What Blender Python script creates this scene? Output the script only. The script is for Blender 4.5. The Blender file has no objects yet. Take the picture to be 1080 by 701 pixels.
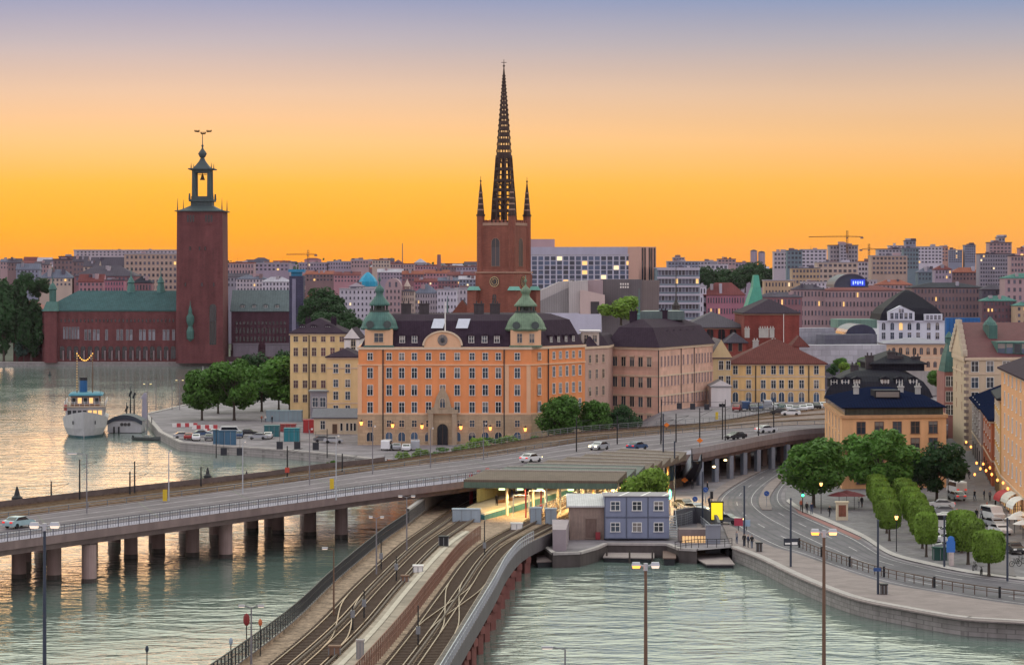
import bpy, math, random
from mathutils import Vector, noise
R = math.radians
random.seed(7)
scene = bpy.context.scene
col = scene.collection
# ------------------------------------------------------------------ camera
F, CAMH, HOR = 2640.0, 38.0, 292.0          # focal length in photo pixels, height above the water, horizon row
cam_d = bpy.data.cameras.new('camera'); cam = bpy.data.objects.new('camera', cam_d); col.objects.link(cam)
cam_d.sensor_width = 36.0; cam_d.lens = F*36.0/1080.0
cam_d.shift_y = -(350.5-HOR)/1080.0
cam.location = (0, 0, CAMH); cam.rotation_euler = (R(90), 0, 0)
cam_d.clip_start = 1.0; cam_d.clip_end = 40000
scene.camera = cam
# ------------------------------------------------------------------ world, sun, exposure
scene.view_settings.view_transform = 'Standard'; scene.view_settings.look = 'None'
scene.view_settings.exposure = 0.16; scene.view_settings.gamma = 1.0
HAZE = 1.4e-5                                 # density of the evening haze, built last
SUN_EL, SUN_AZ = 1.2, -8.5                   # degrees; azimuth from +Y towards +X
w = bpy.data.worlds.new('World'); scene.world = w; w.use_nodes = True
nt = w.node_tree; nt.nodes.clear()
def nn(t, **k):
    n = nt.nodes.new(t)
    for a, b in k.items(): setattr(n, a, b)
    return n
wo = nn('ShaderNodeOutputWorld'); add = nn('ShaderNodeAddShader')
sky = nn('ShaderNodeTexSky'); sky.sky_type = 'NISHITA'; sky.sun_disc = False
sky.sun_elevation = R(SUN_EL); sky.sun_rotation = R(SUN_AZ); sky.altitude = 30; sky.dust_density = 2.0
bg1 = nn('ShaderNodeBackground'); bg1.inputs["Strength"].default_value = 0.008
bg2 = nn('ShaderNodeBackground'); bg2.inputs['Strength'].default_value = 1.0
tc = nn('ShaderNodeTexCoord'); sp = nn('ShaderNodeSeparateXYZ')
nt.links.new(tc.outputs['Generated'], sp.inputs[0])
def ramp(stops):
    r = nn('ShaderNodeValToRGB'); e = r.color_ramp.elements
    while len(e) > 1: e.remove(e[-1])
    e[0].position = stops[0][0]; e[0].color = (*stops[0][1], 1)
    for p, c in stops[1:]:
        q = e.new(p); q.color = (*c, 1)
    return r
# evening sky by elevation: z = sin(elevation); the ramp runs over sqrt-free remap z in -0.02..1 -> low part stretched
mlow = nn('ShaderNodeMapRange'); mlow.inputs[1].default_value = 0.0; mlow.inputs[2].default_value = 0.30
nt.links.new(sp.outputs['Z'], mlow.inputs[0])
S = lambda deg: math.sin(R(deg))/0.30
front = ramp([(0.0, (0.892,0.276,0.009)), (S(.5), (0.911,0.327,0.009)), (S(1.2), (0.920,0.382,0.020)), (S(2.1), (0.911,0.437,0.060)),
              (S(3.1), (0.810,0.488,0.216)), (S(4.2), (0.635,0.469,0.350)), (S(5.3), (0.377,0.377,0.432)), (S(6.5), (0.165,0.265,0.470)),
              (S(7.8), (.36,.43,.48)), (S(10.5), (1.05,1.06,.80)), (S(17.2), (1.45,1.52,1.30))])
nt.links.new(mlow.outputs[0], front.inputs[0])
back = ramp([(0.0, (1.08,.84,.82)), (.4, (1.22,1.07,1.04)), (1.0, (.95,.94,1.02))])
nt.links.new(mlow.outputs[0], back.inputs[0])
mz = nn('ShaderNodeMapRange'); mz.inputs[1].default_value = -0.35; mz.inputs[2].default_value = 0.45; mz.interpolation_type = 'SMOOTHSTEP'
nt.links.new(sp.outputs['Y'], mz.inputs[0])
mix = nn('ShaderNodeMix'); mix.data_type = 'RGBA'
nt.links.new(mz.outputs[0], mix.inputs['Factor']); nt.links.new(back.outputs[0], mix.inputs['A']); nt.links.new(front.outputs[0], mix.inputs['B'])
# faint high haze streaks in the glow
nz = nn('ShaderNodeTexNoise'); nz.inputs['Scale'].default_value = 3.0; nz.inputs['Detail'].default_value = 3
mp = nn('ShaderNodeMapping'); mp.inputs['Scale'].default_value = (1, 1, 10)
nt.links.new(tc.outputs['Generated'], mp.inputs[0]); nt.links.new(mp.outputs[0], nz.inputs[0])
mr = nn('ShaderNodeMapRange'); mr.inputs[1].default_value = .3; mr.inputs[2].default_value = .7; mr.inputs[3].default_value = .965; mr.inputs[4].default_value = 1.03
nt.links.new(nz.outputs[0], mr.inputs[0])
# the glow pales towards the right, away from where the sun went down
mx_ = nn('ShaderNodeMapRange'); mx_.inputs[1].default_value = -.08; mx_.inputs[2].default_value = .26; mx_.inputs[4].default_value = .30; mx_.interpolation_type = 'SMOOTHSTEP'; nt.links.new(sp.outputs['X'], mx_.inputs[0])
my_ = nn('ShaderNodeMapRange'); my_.inputs[1].default_value = .11; my_.inputs[2].default_value = .03; nt.links.new(sp.outputs['Z'], my_.inputs[0])
mm_ = nn('ShaderNodeMath', operation='MULTIPLY'); nt.links.new(mx_.outputs[0], mm_.inputs[0]); nt.links.new(my_.outputs[0], mm_.inputs[1])
pale = nn('ShaderNodeMix'); pale.data_type = 'RGBA'; pale.inputs['B'].default_value = (.80,.42,.17,1); nt.links.new(mm_.outputs[0], pale.inputs['Factor']); nt.links.new(mix.outputs['Result'], pale.inputs['A'])
vm = nn('ShaderNodeVectorMath', operation='SCALE'); nt.links.new(pale.outputs['Result'], vm.inputs[0]); nt.links.new(mr.outputs[0], vm.inputs['Scale'])
nt.links.new(vm.outputs[0], bg2.inputs['Color']); nt.links.new(sky.outputs[0], bg1.inputs['Color'])
nt.links.new(bg1.outputs[0], add.inputs[0]); nt.links.new(bg2.outputs[0], add.inputs[1]); nt.links.new(add.outputs[0], wo.inputs[0])
sl = bpy.data.lights.new('sun', 'SUN'); sun = bpy.data.objects.new('sun', sl); col.objects.link(sun)
sl.energy = 0.085; sl.angle = R(13); sl.color = (1, .55, .22)
sd = Vector((math.sin(R(SUN_AZ))*math.cos(R(SUN_EL)), math.cos(R(SUN_AZ))*math.cos(R(SUN_EL)), math.sin(R(SUN_EL))))
sun.rotation_euler = sd.to_track_quat('Z', 'Y').to_euler()
scene.cycles.max_bounces = 6; scene.cycles.diffuse_bounces = 3; scene.cycles.glossy_bounces = 3
scene.cycles.volume_bounces = 0; scene.cycles.sample_clamp_indirect = 4

# ------------------------------------------------------------------ measured points
def P(px, py, z=1.8):
    "world point at height z that the photograph shows at this pixel"
    d = F*(CAMH-z)/(py-HOR); return Vector(((px-540)*d/F, d, z))
def X(px, d): return (px-540)*d/F
def Z(py, d): return CAMH-(py-HOR)*d/F
def smooth(a, b, t):
    t = max(0, min(1, (t-a)/(b-a))); return t*t*(3-2*t)

# ------------------------------------------------------------------ materials
MATS = {}
def mat(name, color, rough=.8, var=.18, scale=.35, metal=0, streak=True, bump=0, pattern=None, coord='Object', spec=.3):
    if name in MATS: return MATS[name]
    m = bpy.data.materials.new(name); m.use_nodes = True; t = m.node_tree; N = t.nodes; L = t.links
    b = N['Principled BSDF']; b.inputs['Roughness'].default_value = rough; b.inputs['Metallic'].default_value = metal
    b.inputs['Specular IOR Level'].default_value = spec
    c = N.new('ShaderNodeTexCoord'); g = N.new('ShaderNodeNewGeometry')
    src = c.outputs['Object'] if coord == 'Object' else g.outputs['Position']
    n1 = N.new('ShaderNodeTexNoise'); n1.inputs['Scale'].default_value = scale; n1.inputs['Detail'].default_value = 6; n1.inputs['Roughness'].default_value = .65
    L.new(src, n1.inputs['Vector'])
    fac = n1.outputs[0]
    if streak:
        mp_ = N.new('ShaderNodeMapping'); mp_.inputs['Scale'].default_value = (1.3, 1.3, .12)
        n2 = N.new('ShaderNodeTexNoise'); n2.inputs['Scale'].default_value = scale*2.5; n2.inputs['Detail'].default_value = 4
        L.new(src, mp_.inputs[0]); L.new(mp_.outputs[0], n2.inputs['Vector'])
        a_ = N.new('ShaderNodeMath'); a_.operation = 'ADD'; L.new(n1.outputs[0], a_.inputs[0]); L.new(n2.outputs[0], a_.inputs[1])
        h_ = N.new('ShaderNodeMath'); h_.operation = 'MULTIPLY'; h_.inputs[1].default_value = .5; L.new(a_.outputs[0], h_.inputs[0]); fac = h_.outputs[0]
    r = N.new('ShaderNodeMapRange'); r.inputs[1].default_value = .3; r.inputs[2].default_value = .7
    r.inputs[3].default_value = 1-var; r.inputs[4].default_value = 1+var; L.new(fac, r.inputs[0])
    v = N.new('ShaderNodeVectorMath'); v.operation = 'SCALE'; v.inputs[0].default_value = color
    out = r.outputs[0]
    if pattern:
        kind, ps, amt = pattern
        if kind == 'brick':
            p_ = N.new('ShaderNodeTexBrick'); p_.inputs['Scale'].default_value = ps; p_.inputs['Color1'].default_value = (1,1,1,1); p_.inputs['Color2'].default_value = (.8,.8,.8,1)
            p_.inputs['Mortar'].default_value = (1-amt,)*3+(1,)
            # bricks laid on both wall directions: use x+y and z
            s_ = N.new('ShaderNodeSeparateXYZ'); L.new(src, s_.inputs[0]); ad = N.new('ShaderNodeMath'); ad.operation = 'ADD'
            L.new(s_.outputs[0], ad.inputs[0]); L.new(s_.outputs[1], ad.inputs[1]); cb = N.new('ShaderNodeCombineXYZ')
            L.new(ad.outputs[0], cb.inputs[0]); L.new(s_.outputs[2], cb.inputs[1]); L.new(cb.outputs[0], p_.inputs['Vector']); po = p_.outputs['Color']
        elif kind in ('seamx', 'seamz', 'seamy', 'seamd'):
            p_ = N.new('ShaderNodeTexWave'); p_.wave_type = 'BANDS'; p_.bands_direction = {'x':'X','z':'Z','y':'Y','d':'DIAGONAL'}[kind[-1]]
            p_.inputs['Scale'].default_value = ps; p_.inputs['Distortion'].default_value = .4
            q_ = N.new('ShaderNodeMapRange'); q_.inputs[1].default_value = .75; q_.inputs[2].default_value = 1; q_.inputs[3].default_value = 1; q_.inputs[4].default_value = 1-amt
            L.new(src, p_.inputs['Vector']); L.new(p_.outputs['Fac'], q_.inputs[0]); po = q_.outputs[0]
        else:                                   # patches
            p_ = N.new('ShaderNodeTexVoronoi'); p_.inputs['Scale'].default_value = ps; L.new(src, p_.inputs['Vector'])
            q_ = N.new('ShaderNodeSeparateColor'); L.new(p_.outputs['Color'], q_.inputs[0])
            k_ = N.new('ShaderNodeMapRange'); k_.inputs[3].default_value = 1-amt; k_.inputs[4].default_value = 1+amt; L.new(q_.outputs[0], k_.inputs[0]); po = k_.outputs[0]
        mu = N.new('ShaderNodeMath'); mu.operation = 'MULTIPLY'; L.new(out, mu.inputs[0]); L.new(po, mu.inputs[1]); out = mu.outputs[0]
    L.new(out, v.inputs['Scale']); L.new(v.outputs[0], b.inputs['Base Color'])
    if bump:
        n3 = N.new('ShaderNodeTexNoise'); n3.inputs['Scale'].default_value = bump; n3.inputs['Detail'].default_value = 4; L.new(src, n3.inputs['Vector'])
        bp = N.new('ShaderNodeBump'); bp.inputs['Strength'].default_value = .5; bp.inputs['Distance'].default_value = .3
        L.new(n3.outputs[0], bp.inputs['Height']); L.new(bp.outputs[0], b.inputs['Normal'])
    MATS[name] = m; return m
def glow(name, color, strength):
    if name in MATS: return MATS[name]
    m = bpy.data.materials.new(name); m.use_nodes = True; b = m.node_tree.nodes['Principled BSDF']
    b.inputs['Base Color'].default_value = (*color, 1); b.inputs['Emission Color'].default_value = (*color, 1); b.inputs['Emission Strength'].default_value = strength
    MATS[name] = m; return m
def glass(name, color=(.03,.04,.055), rough=.08, curtain=0):
    if name in MATS: return MATS[name]
    m = bpy.data.materials.new(name); m.use_nodes = True; N = m.node_tree.nodes; L = m.node_tree.links; b = N['Principled BSDF']
    b.inputs['Roughness'].default_value = rough; b.inputs['Specular IOR Level'].default_value = .5
    oi = N.new('ShaderNodeObjectInfo'); r = N.new('ShaderNodeMapRange'); r.inputs[3].default_value = .4; r.inputs[4].default_value = 2.0
    L.new(oi.outputs['Random'], r.inputs[0]); v = N.new('ShaderNodeVectorMath'); v.operation = 'SCALE'; v.inputs[0].default_value = color
    # some panes have pale curtains or blinds drawn part of the way down
    c2 = N.new('ShaderNodeTexCoord'); sx = N.new('ShaderNodeSeparateXYZ'); L.new(c2.outputs['Object'], sx.inputs[0]); w1 = N.new('ShaderNodeMath'); w1.operation = 'MULTIPLY'; w1.inputs[1].default_value = 37.7; L.new(oi.outputs['Random'], w1.inputs[0])
    w2 = N.new('ShaderNodeMath'); w2.operation = 'FRACT'; L.new(w1.outputs[0], w2.inputs[0]); w3 = N.new('ShaderNodeMapRange'); w3.inputs[1].default_value = .6; w3.inputs[2].default_value = 1; w3.inputs[3].default_value = 1.3; w3.inputs[4].default_value = -.6; L.new(w2.outputs[0], w3.inputs[0])
    w4 = N.new('ShaderNodeMath'); w4.operation = 'GREATER_THAN'; L.new(sx.outputs[2], w4.inputs[0]); L.new(w3.outputs[0], w4.inputs[1]); mc = N.new('ShaderNodeMix'); mc.data_type = 'RGBA'; mc.inputs['B'].default_value = (.20,.18,.17,1) if curtain else (*color,1)
    L.new(w4.outputs[0], mc.inputs['Factor']); L.new(r.outputs[0], v.inputs['Scale']); L.new(v.outputs[0], mc.inputs['A']); L.new(mc.outputs['Result'], b.inputs['Base Color'])
    MATS[name] = m; return m
GLASS = glass('window_glass', curtain=1); GLASSB = glass('blue_glass', (.035,.06,.10), curtain=1); GLASSD = glass('dark_glass', (.015,.017,.022))
GLASSR = glass('red_brown_shutter', (.07,.025,.03), .5)
LIT = glow('lit_window', (1,.60,.20), .62); LITW = glow('lit_pale_window', (1,.78,.45), .7)
WHITE = mat('white_paint', (.72,.70,.68), .55); IRON = mat('dark_iron', (.025,.026,.03), .5, metal=.3); GREY = mat('grey_metal', (.22,.23,.25), .5, metal=.4)
STEEL = mat('galvanised_steel', (.42,.44,.48), .45, metal=.5)

# ------------------------------------------------------------------ mesh builder
class MB:
    def __init__(s): s.v = []; s.f = []; s.m = []
    def face(s, pts, mi=0):
        i = len(s.v); s.v += [tuple(p) for p in pts]; s.f.append(tuple(range(i, i+len(pts)))); s.m.append(mi)
    def box(s, x0, x1, y0, y1, z0, z1, mi=0):
        s.prism([(x0,y0),(x1,y0),(x1,y1),(x0,y1)], z0, z1, mi)
    def obox(s, cx, cy, z0, z1, sx, sy, rot=0, mi=0):
        c, n = math.cos(rot), math.sin(rot)
        s.prism([(cx+a*c-b*n, cy+a*n+b*c) for a, b in ((-sx/2,-sy/2),(sx/2,-sy/2),(sx/2,sy/2),(-sx/2,sy/2))], z0, z1, mi)
    def prism(s, poly, z0, z1, mi=0, cap=True, bottom=True):
        s.frustum(poly, z0, poly, z1, mi, cap, bottom)
    def frustum(s, A, z0, B, z1, mi=0, cap=True, bottom=False):
        n = len(A); i = len(s.v)
        s.v += [(p[0],p[1],z0) for p in A]+[(p[0],p[1],z1) for p in B]
        for k in range(n):
            j = (k+1) % n; s.f.append((i+k, i+j, i+n+j, i+n+k)); s.m.append(mi)
        if cap: s.f.append(tuple(i+n+k for k in range(n))); s.m.append(mi)
        if bottom: s.f.append(tuple(i+k for k in reversed(range(n)))); s.m.append(mi)
    def cyl(s, cx, cy, z0, z1, r0, r1=None, n=10, mi=0, rot=0):
        r1 = r0 if r1 is None else r1
        A = [(cx+r0*math.cos(rot+2*math.pi*k/n), cy+r0*math.sin(rot+2*math.pi*k/n)) for k in range(n)]
        B = [(cx+r1*math.cos(rot+2*math.pi*k/n), cy+r1*math.sin(rot+2*math.pi*k/n)) for k in range(n)]
        s.frustum(A, z0, B, z1, mi, True, True)
    def lathe(s, prof, n=12, cx=0, cy=0, rot=0, mi=0):
        i = len(s.v)
        for r, z in prof:
            s.v += [(cx+r*math.cos(rot+2*math.pi*k/n), cy+r*math.sin(rot+2*math.pi*k/n), z) for k in range(n)]
        for a in range(len(prof)-1):
            for k in range(n):
                j = (k+1) % n; s.f.append((i+a*n+k, i+a*n+j, i+(a+1)*n+j, i+(a+1)*n+k)); s.m.append(mi)
        s.f.append(tuple(i+(len(prof)-1)*n+k for k in range(n))); s.m.append(mi)
        s.f.append(tuple(i+k for k in reversed(range(n)))); s.m.append(mi)
    def beam(s, p, q, w_, h_, mi=0):
        p, q = Vector(p), Vector(q); d = (q-p)
        if d.length < 1e-6: return
        d.normalize(); up = Vector((0,0,1)) if abs(d.z) < .95 else Vector((1,0,0))
        a = d.cross(up).normalized()*(w_/2); b = a.cross(d).normalized()*(h_/2); i = len(s.v)
        for o in (p, q): s.v += [tuple(o-a-b), tuple(o+a-b), tuple(o+a+b), tuple(o-a+b)]
        for f in ((0,1,5,4),(1,2,6,5),(2,3,7,6),(3,0,4,7),(3,2,1,0),(4,5,6,7)): s.f.append(tuple(i+k for k in f)); s.m.append(mi)
    def tube(s, pts, r, n=6, mi=0):
        for a, b in zip(pts[:-1], pts[1:]):
            p, q = Vector(a), Vector(b); d = (q-p).normalized(); up = Vector((0,0,1)) if abs(d.z) < .95 else Vector((1,0,0))
            u = d.cross(up).normalized(); v_ = u.cross(d); i = len(s.v)
            for o in (p, q): s.v += [tuple(o+u*r*math.cos(2*math.pi*k/n)+v_*r*math.sin(2*math.pi*k/n)) for k in range(n)]
            for k in range(n):
                j = (k+1) % n; s.f.append((i+k, i+j, i+n+j, i+n+k)); s.m.append(mi)
    def ball(s, c, rx, ry, rz, n=10, k=6, mi=0):
        i0 = len(s.v)
        s.lathe([(max(.001, math.sin(math.pi*a/k)), -math.cos(math.pi*a/k)) for a in range(k+1)], n, mi=mi)
        for j in range(i0, len(s.v)):
            x, y, z = s.v[j]; s.v[j] = (c[0]+x*rx, c[1]+y*ry, c[2]+z*rz)
    def mesh(s, name, mats, smooth_=False):
        me = bpy.data.meshes.new(name); me.from_pydata(s.v, [], s.f)
        for m in (mats if isinstance(mats, (list, tuple)) else [mats]): me.materials.append(m)
        me.polygons.foreach_set('material_index', s.m)
        if smooth_: me.polygons.foreach_set('use_smooth', [True]*len(s.f))
        me.update(); return me
    def shift(s, o):
        s.v = [(x-o[0], y-o[1], z-o[2]) for x, y, z in s.v]; return s
    def build(s, name, mats, parent=None, loc=None, smooth_=False, world=True):
        "geometry was written in world coordinates unless world=False; it is stored relative to its parent / loc"
        o = Vector(parent_loc(parent)) if parent is not None else Vector(loc or (0,0,0))
        if world: s.shift(o)
        ob = bpy.data.objects.new(name, s.mesh(name, mats, smooth_)); col.objects.link(ob)
        if parent is not None: ob.parent = parent
        else: ob.location = o
        return ob
def parent_loc(p):
    v = Vector((0,0,0))
    while p is not None: v += p.location; p = p.parent
    return v
def tag(o, label=None, cat=None, group=None, kind=None):
    if label: o['label'] = label
    if cat: o['category'] = cat
    if group: o['group'] = group
    if kind: o['kind'] = kind
    return o
def thing(name, label, cat, loc, group=None, rz=0):
    o = bpy.data.objects.new(name, None); col.objects.link(o); o.location = loc; o.rotation_euler = (0,0,rz); o.empty_display_size = .5
    return tag(o, label, cat, group)
def struct(name, mb, m, loc=(0,0,0)): return tag(mb.build(name, m, None, loc), kind='structure')
def copy_tree(o, parent=None):
    c = o.copy(); col.objects.link(c); c.parent = parent
    for ch in o.children: copy_tree(ch, c)
    return c
def inst(proto_mesh, name, parent, loc, rz=0, scale=None):
    o = bpy.data.objects.new(name, proto_mesh); col.objects.link(o); o.parent = parent; o.location = loc; o.rotation_euler = (0,0,rz)
    if scale: o.scale = scale
    return o
def offset_poly(poly, d):
    "inset a convex-ish counter-clockwise polygon by d (negative grows it)"
    n = len(poly); out = []
    for k in range(n):
        p0, p1, p2 = (Vector(poly[(k+i) % n][:2]) for i in (-1, 0, 1))
        e1 = (p1-p0).normalized(); e2 = (p2-p1).normalized()
        n1 = Vector((-e1.y, e1.x)); n2 = Vector((-e2.y, e2.x)); b = (n1+n2); b = b/ max(.3, b.length_squared)*2
        out.append((p1.x+b.x*d, p1.y+b.y*d))
    return out
def resample(pts, n, curve=True):
    pts = [Vector(p) for p in pts]
    if curve and len(pts) > 2:
        q = [pts[0]*2-pts[1]]+pts+[pts[-1]*2-pts[-2]]; d = []
        for i in range(1, len(q)-2):
            for k in range(12):
                t = k/12; a, b, c, e = q[i-1:i+3]
                d.append(.5*((2*b)+(c-a)*t+(2*a-5*b+4*c-e)*t*t+(3*b-a-3*c+e)*t**3))
        d.append(pts[-1]); pts = d
    L = [0]
    for a, b in zip(pts[:-1], pts[1:]): L.append(L[-1]+(b-a).length)
    out = []; j = 0
    for k in range(n):
        s = L[-1]*k/(n-1)
        while j < len(L)-2 and L[j+1] < s: j += 1
        t = (s-L[j])/max(1e-9, L[j+1]-L[j]); out.append(pts[j].lerp(pts[j+1], t))
    return out
def between(A, B, t): return [a.lerp(b, t) for a, b in zip(A, B)]
def ribbon(mb, A, B, dz=0, mi=0):
    u = Vector((0,0,dz))
    for k in range(len(A)-1): mb.face([A[k]+u, A[k+1]+u, B[k+1]+u, B[k]+u], mi)
# ================================================================== SETTING
ASPH = mat('asphalt', (.115,.105,.122), .8, .36, .15, streak=False, coord='Position')
ASPHB = mat('bridge_asphalt', (.145,.118,.137), .8, .34, .12, streak=False, coord='Position')
PAVE = mat('paving', (.25,.205,.20), .85, .18, .4, streak=False, coord='Position', pattern=('brick', 1.2, .2))
PAVEG = mat('grey_setts', (.17,.16,.17), .85, .2, .5, streak=False, coord='Position', pattern=('patch', 1.5, .15))
QUAYM = mat('quay_stone', (.30,.275,.27), .85, .25, .4, pattern=('brick', .5, .4))
CONC = mat('concrete', (.33,.30,.29), .85, .2, .3)
CONCD = mat('weathered_concrete', (.20,.155,.15), .85, .25, .3)
GRAVEL = mat('ground_gravel', (.20,.18,.195), .9, .25, .15, streak=False, coord='Position', pattern=('patch', .35, .18))
BALLAST = mat('rail_ballast', (.27,.195,.14), .95, .35, .5, streak=False, coord='Position', pattern=('patch', 3.0, .35), bump=3)
RAILM = mat('rail_steel', (.30,.205,.13), .30, .3, .8, metal=.85, streak=False)
SLEEPER = mat('sleeper_timber', (.10,.07,.052), .9, .3, 2)
PAINT = mat('road_paint', (.38,.36,.37), .7, .45, .8, streak=False)
RUST = mat('rust_red_steel', (.17,.062,.055), .75, .3, .5)
PIERM = mat('pier_concrete', (.35,.25,.235), .85, .22, .4)
BLUEG = mat('blue_grey_steel', (.26,.29,.36), .5, .2, .8, metal=.2)
# ---- water
wm = bpy.data.materials.new('water'); wm.use_nodes = True; N = wm.node_tree.nodes; L = wm.node_tree.links; b = N['Principled BSDF']
b.inputs['Base Color'].default_value = (.125,.175,.155,1); b.inputs['Roughness'].default_value = .09; b.inputs['IOR'].default_value = 1.8
b.inputs['Specular IOR Level'].default_value = .7
g = N.new('ShaderNodeNewGeometry')
def wave(scale, sx, sy, det, dist, rot):
    m_ = N.new('ShaderNodeMapping'); m_.inputs['Scale'].default_value = (sx, sy, 1); m_.inputs['Rotation'].default_value = (0,0,R(rot))
    n_ = N.new('ShaderNodeTexNoise'); n_.inputs['Scale'].default_value = scale; n_.inputs['Detail'].default_value = det; n_.inputs['Roughness'].default_value = .5
    n_.inputs['Distortion'].default_value = dist; L.new(g.outputs['Position'], m_.inputs[0]); L.new(m_.outputs[0], n_.inputs['Vector']); return n_.outputs[0]
a1 = wave(.23, .6, 1.0, 3, .5, 12); a2 = wave(.85, .55, 1.0, 3, .4, -9); a3 = wave(.03, 1, 1, 2, 0, 30)
s1 = N.new('ShaderNodeMath'); s1.operation = 'MULTIPLY_ADD'; s1.inputs[1].default_value = .35; L.new(a2, s1.inputs[0]); L.new(a1, s1.inputs[2])
bp = N.new('ShaderNodeBump'); bp.inputs['Strength'].default_value = 1.0
mrn = N.new('ShaderNodeMapRange'); mrn.inputs[1].default_value = .3; mrn.inputs[2].default_value = .7; mrn.inputs[3].default_value = .09; mrn.inputs[4].default_value = .36
L.new(a3, mrn.inputs[0]); L.new(mrn.outputs[0], bp.inputs['Distance']); L.new(s1.outputs[0], bp.inputs['Height']); L.new(bp.outputs[0], b.inputs['Normal'])
mb = MB(); mb.face([(-3000,-300,0),(3000,-300,0),(3000,1150,0),(-3000,1150,0)]); struct('water', mb, wm)
# ---- land
quay_r = [Vector((400,238,1.8)), Vector((90,246,1.8))]+[P(*q) for q in ((1080,656),(1015,652),(950,641),(905,632),(870,620),(835,605),(800,588),(772,577))]
quay_r = resample(quay_r[1:], 40)
dock = [P(*q) for q in ((735,580),(716,579),(703,574),(640,573.5),(630,578),(612,583),(583,584),(560,566),(505,530))]
quay_l = [P(*q, 1.5) for q in ((420,500),(395,486),(345,480),(300,476),(240,472),(190,468),(168,457),(152,438))]
west = [Vector((-88,760,1.5)), Vector((-70,880,1.5)), Vector((-60,1000,1.5)), Vector((-58,1075,1.5))]
outline = [Vector((400,238,0))]+quay_r+dock+quay_l+west+[Vector((500,1075,0)), Vector((500,238,0))]
poly = [(p.x,p.y) for p in outline]
mb = MB(); mb.face([(x,y,1.8) for x,y in poly]); struct('ground', mb, GRAVEL)
def quay(name, pts, label, top=1.8, capw=.9, m=QUAYM):
    t = thing(name, label, 'quay wall', (pts[0].x, pts[0].y, 0)); mb = MB(); cp = MB()
    for a, b_ in zip(pts[:-1], pts[1:]):
        a0, b0 = Vector((a.x,a.y,-3)), Vector((b_.x,b_.y,-3)); a1_, b1_ = Vector((a.x,a.y,top+.02)), Vector((b_.x,b_.y,top+.02))
        mb.face([a0,b0,b1_,a1_]); d = (b_-a); d.z = 0; d.normalize(); n_ = Vector((-d.y,d.x,0)) 
        o = n_*capw; u = Vector((0,0,.16)); e = -n_*.12
        cp.face([a1_+e+u,b1_+e+u,b1_+o+u,a1_+o+u]); cp.face([a1_+e-u,b1_+e-u,b1_+e+u,a1_+e+u]); cp.face([b1_+o,a1_+o,a1_+o+u,b1_+o+u])
    mb.build('wall', m, t); cp.build('coping', mat('pale_granite', (.36,.325,.315), .8, .2, .6), t); return t
quay('quay_wall', list(reversed(quay_r)), 'curved granite quay wall along the promenade on the right')
quay('quay_wall', list(reversed(quay_l))[0:7]+[P(420,500,1.5)], 'stone quay wall below the orange palace and car park', 1.8)
quay('quay_wall', list(reversed(dock)), 'low stained concrete dock edge below the blue site office', 1.8, .5, mat('dark_dock_wall', (.075,.062,.06), .85, .3, .4))
quay('quay_wall', [Vector((-58,1075,1.5)), Vector((-60,1000,1.5)), Vector((-70,880,1.5)), Vector((-88,760,1.5)), P(152,438,1.5)][::1], 'stone quay edge under the round trees, facing the red town hall')
# ---- far land with hills
def hill(x, y):
    s = 1200+900*smooth(-250, 250, x); h = 46*smooth(s, s+2100, y)
    h *= .72+.28*smooth(900, -200, abs(x+250)-200) if y < 5000 else .9
    return 1.8+h+smooth(1500,3000,y)*6*noise.noise(Vector((x/420, y/500, 3.3)))
ys = [1066,1100,1150,1200]+[1200+75*k for k in range(1,40)]+[4200+400*k for k in range(6)]+[6700]
xs = [-1]; xs = [-4000,-3000]+[-2400+100*k for k in range(49)]+[3000,4000]
mb = MB(); nx = len(xs)
mb.v = [(x,y,hill(x,y) if y > 1070 else 1.6) for y in ys for x in xs]
for j in range(len(ys)-1):
    for i in range(nx-1): mb.f.append((j*nx+i, j*nx+i+1, (j+1)*nx+i+1, (j+1)*nx+i)); mb.m.append(0)
struct('terrain', mb, mat('hill_ground', (.055,.06,.045), .95, .3, .01, streak=False, coord='Position'))
quay('quay_wall', [Vector((-900,1066,0)), Vector((-300,1066,0)), Vector((-150,1066,0)), Vector((-58,1066,0))], 'long low stone quay in front of the red brick town hall', 1.7, 2.5)
mb = MB(); mb.prism([(-70,60),(70,60),(70,184),(-70,184)], -3, 8); struct('street', mb, PAVEG)

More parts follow.
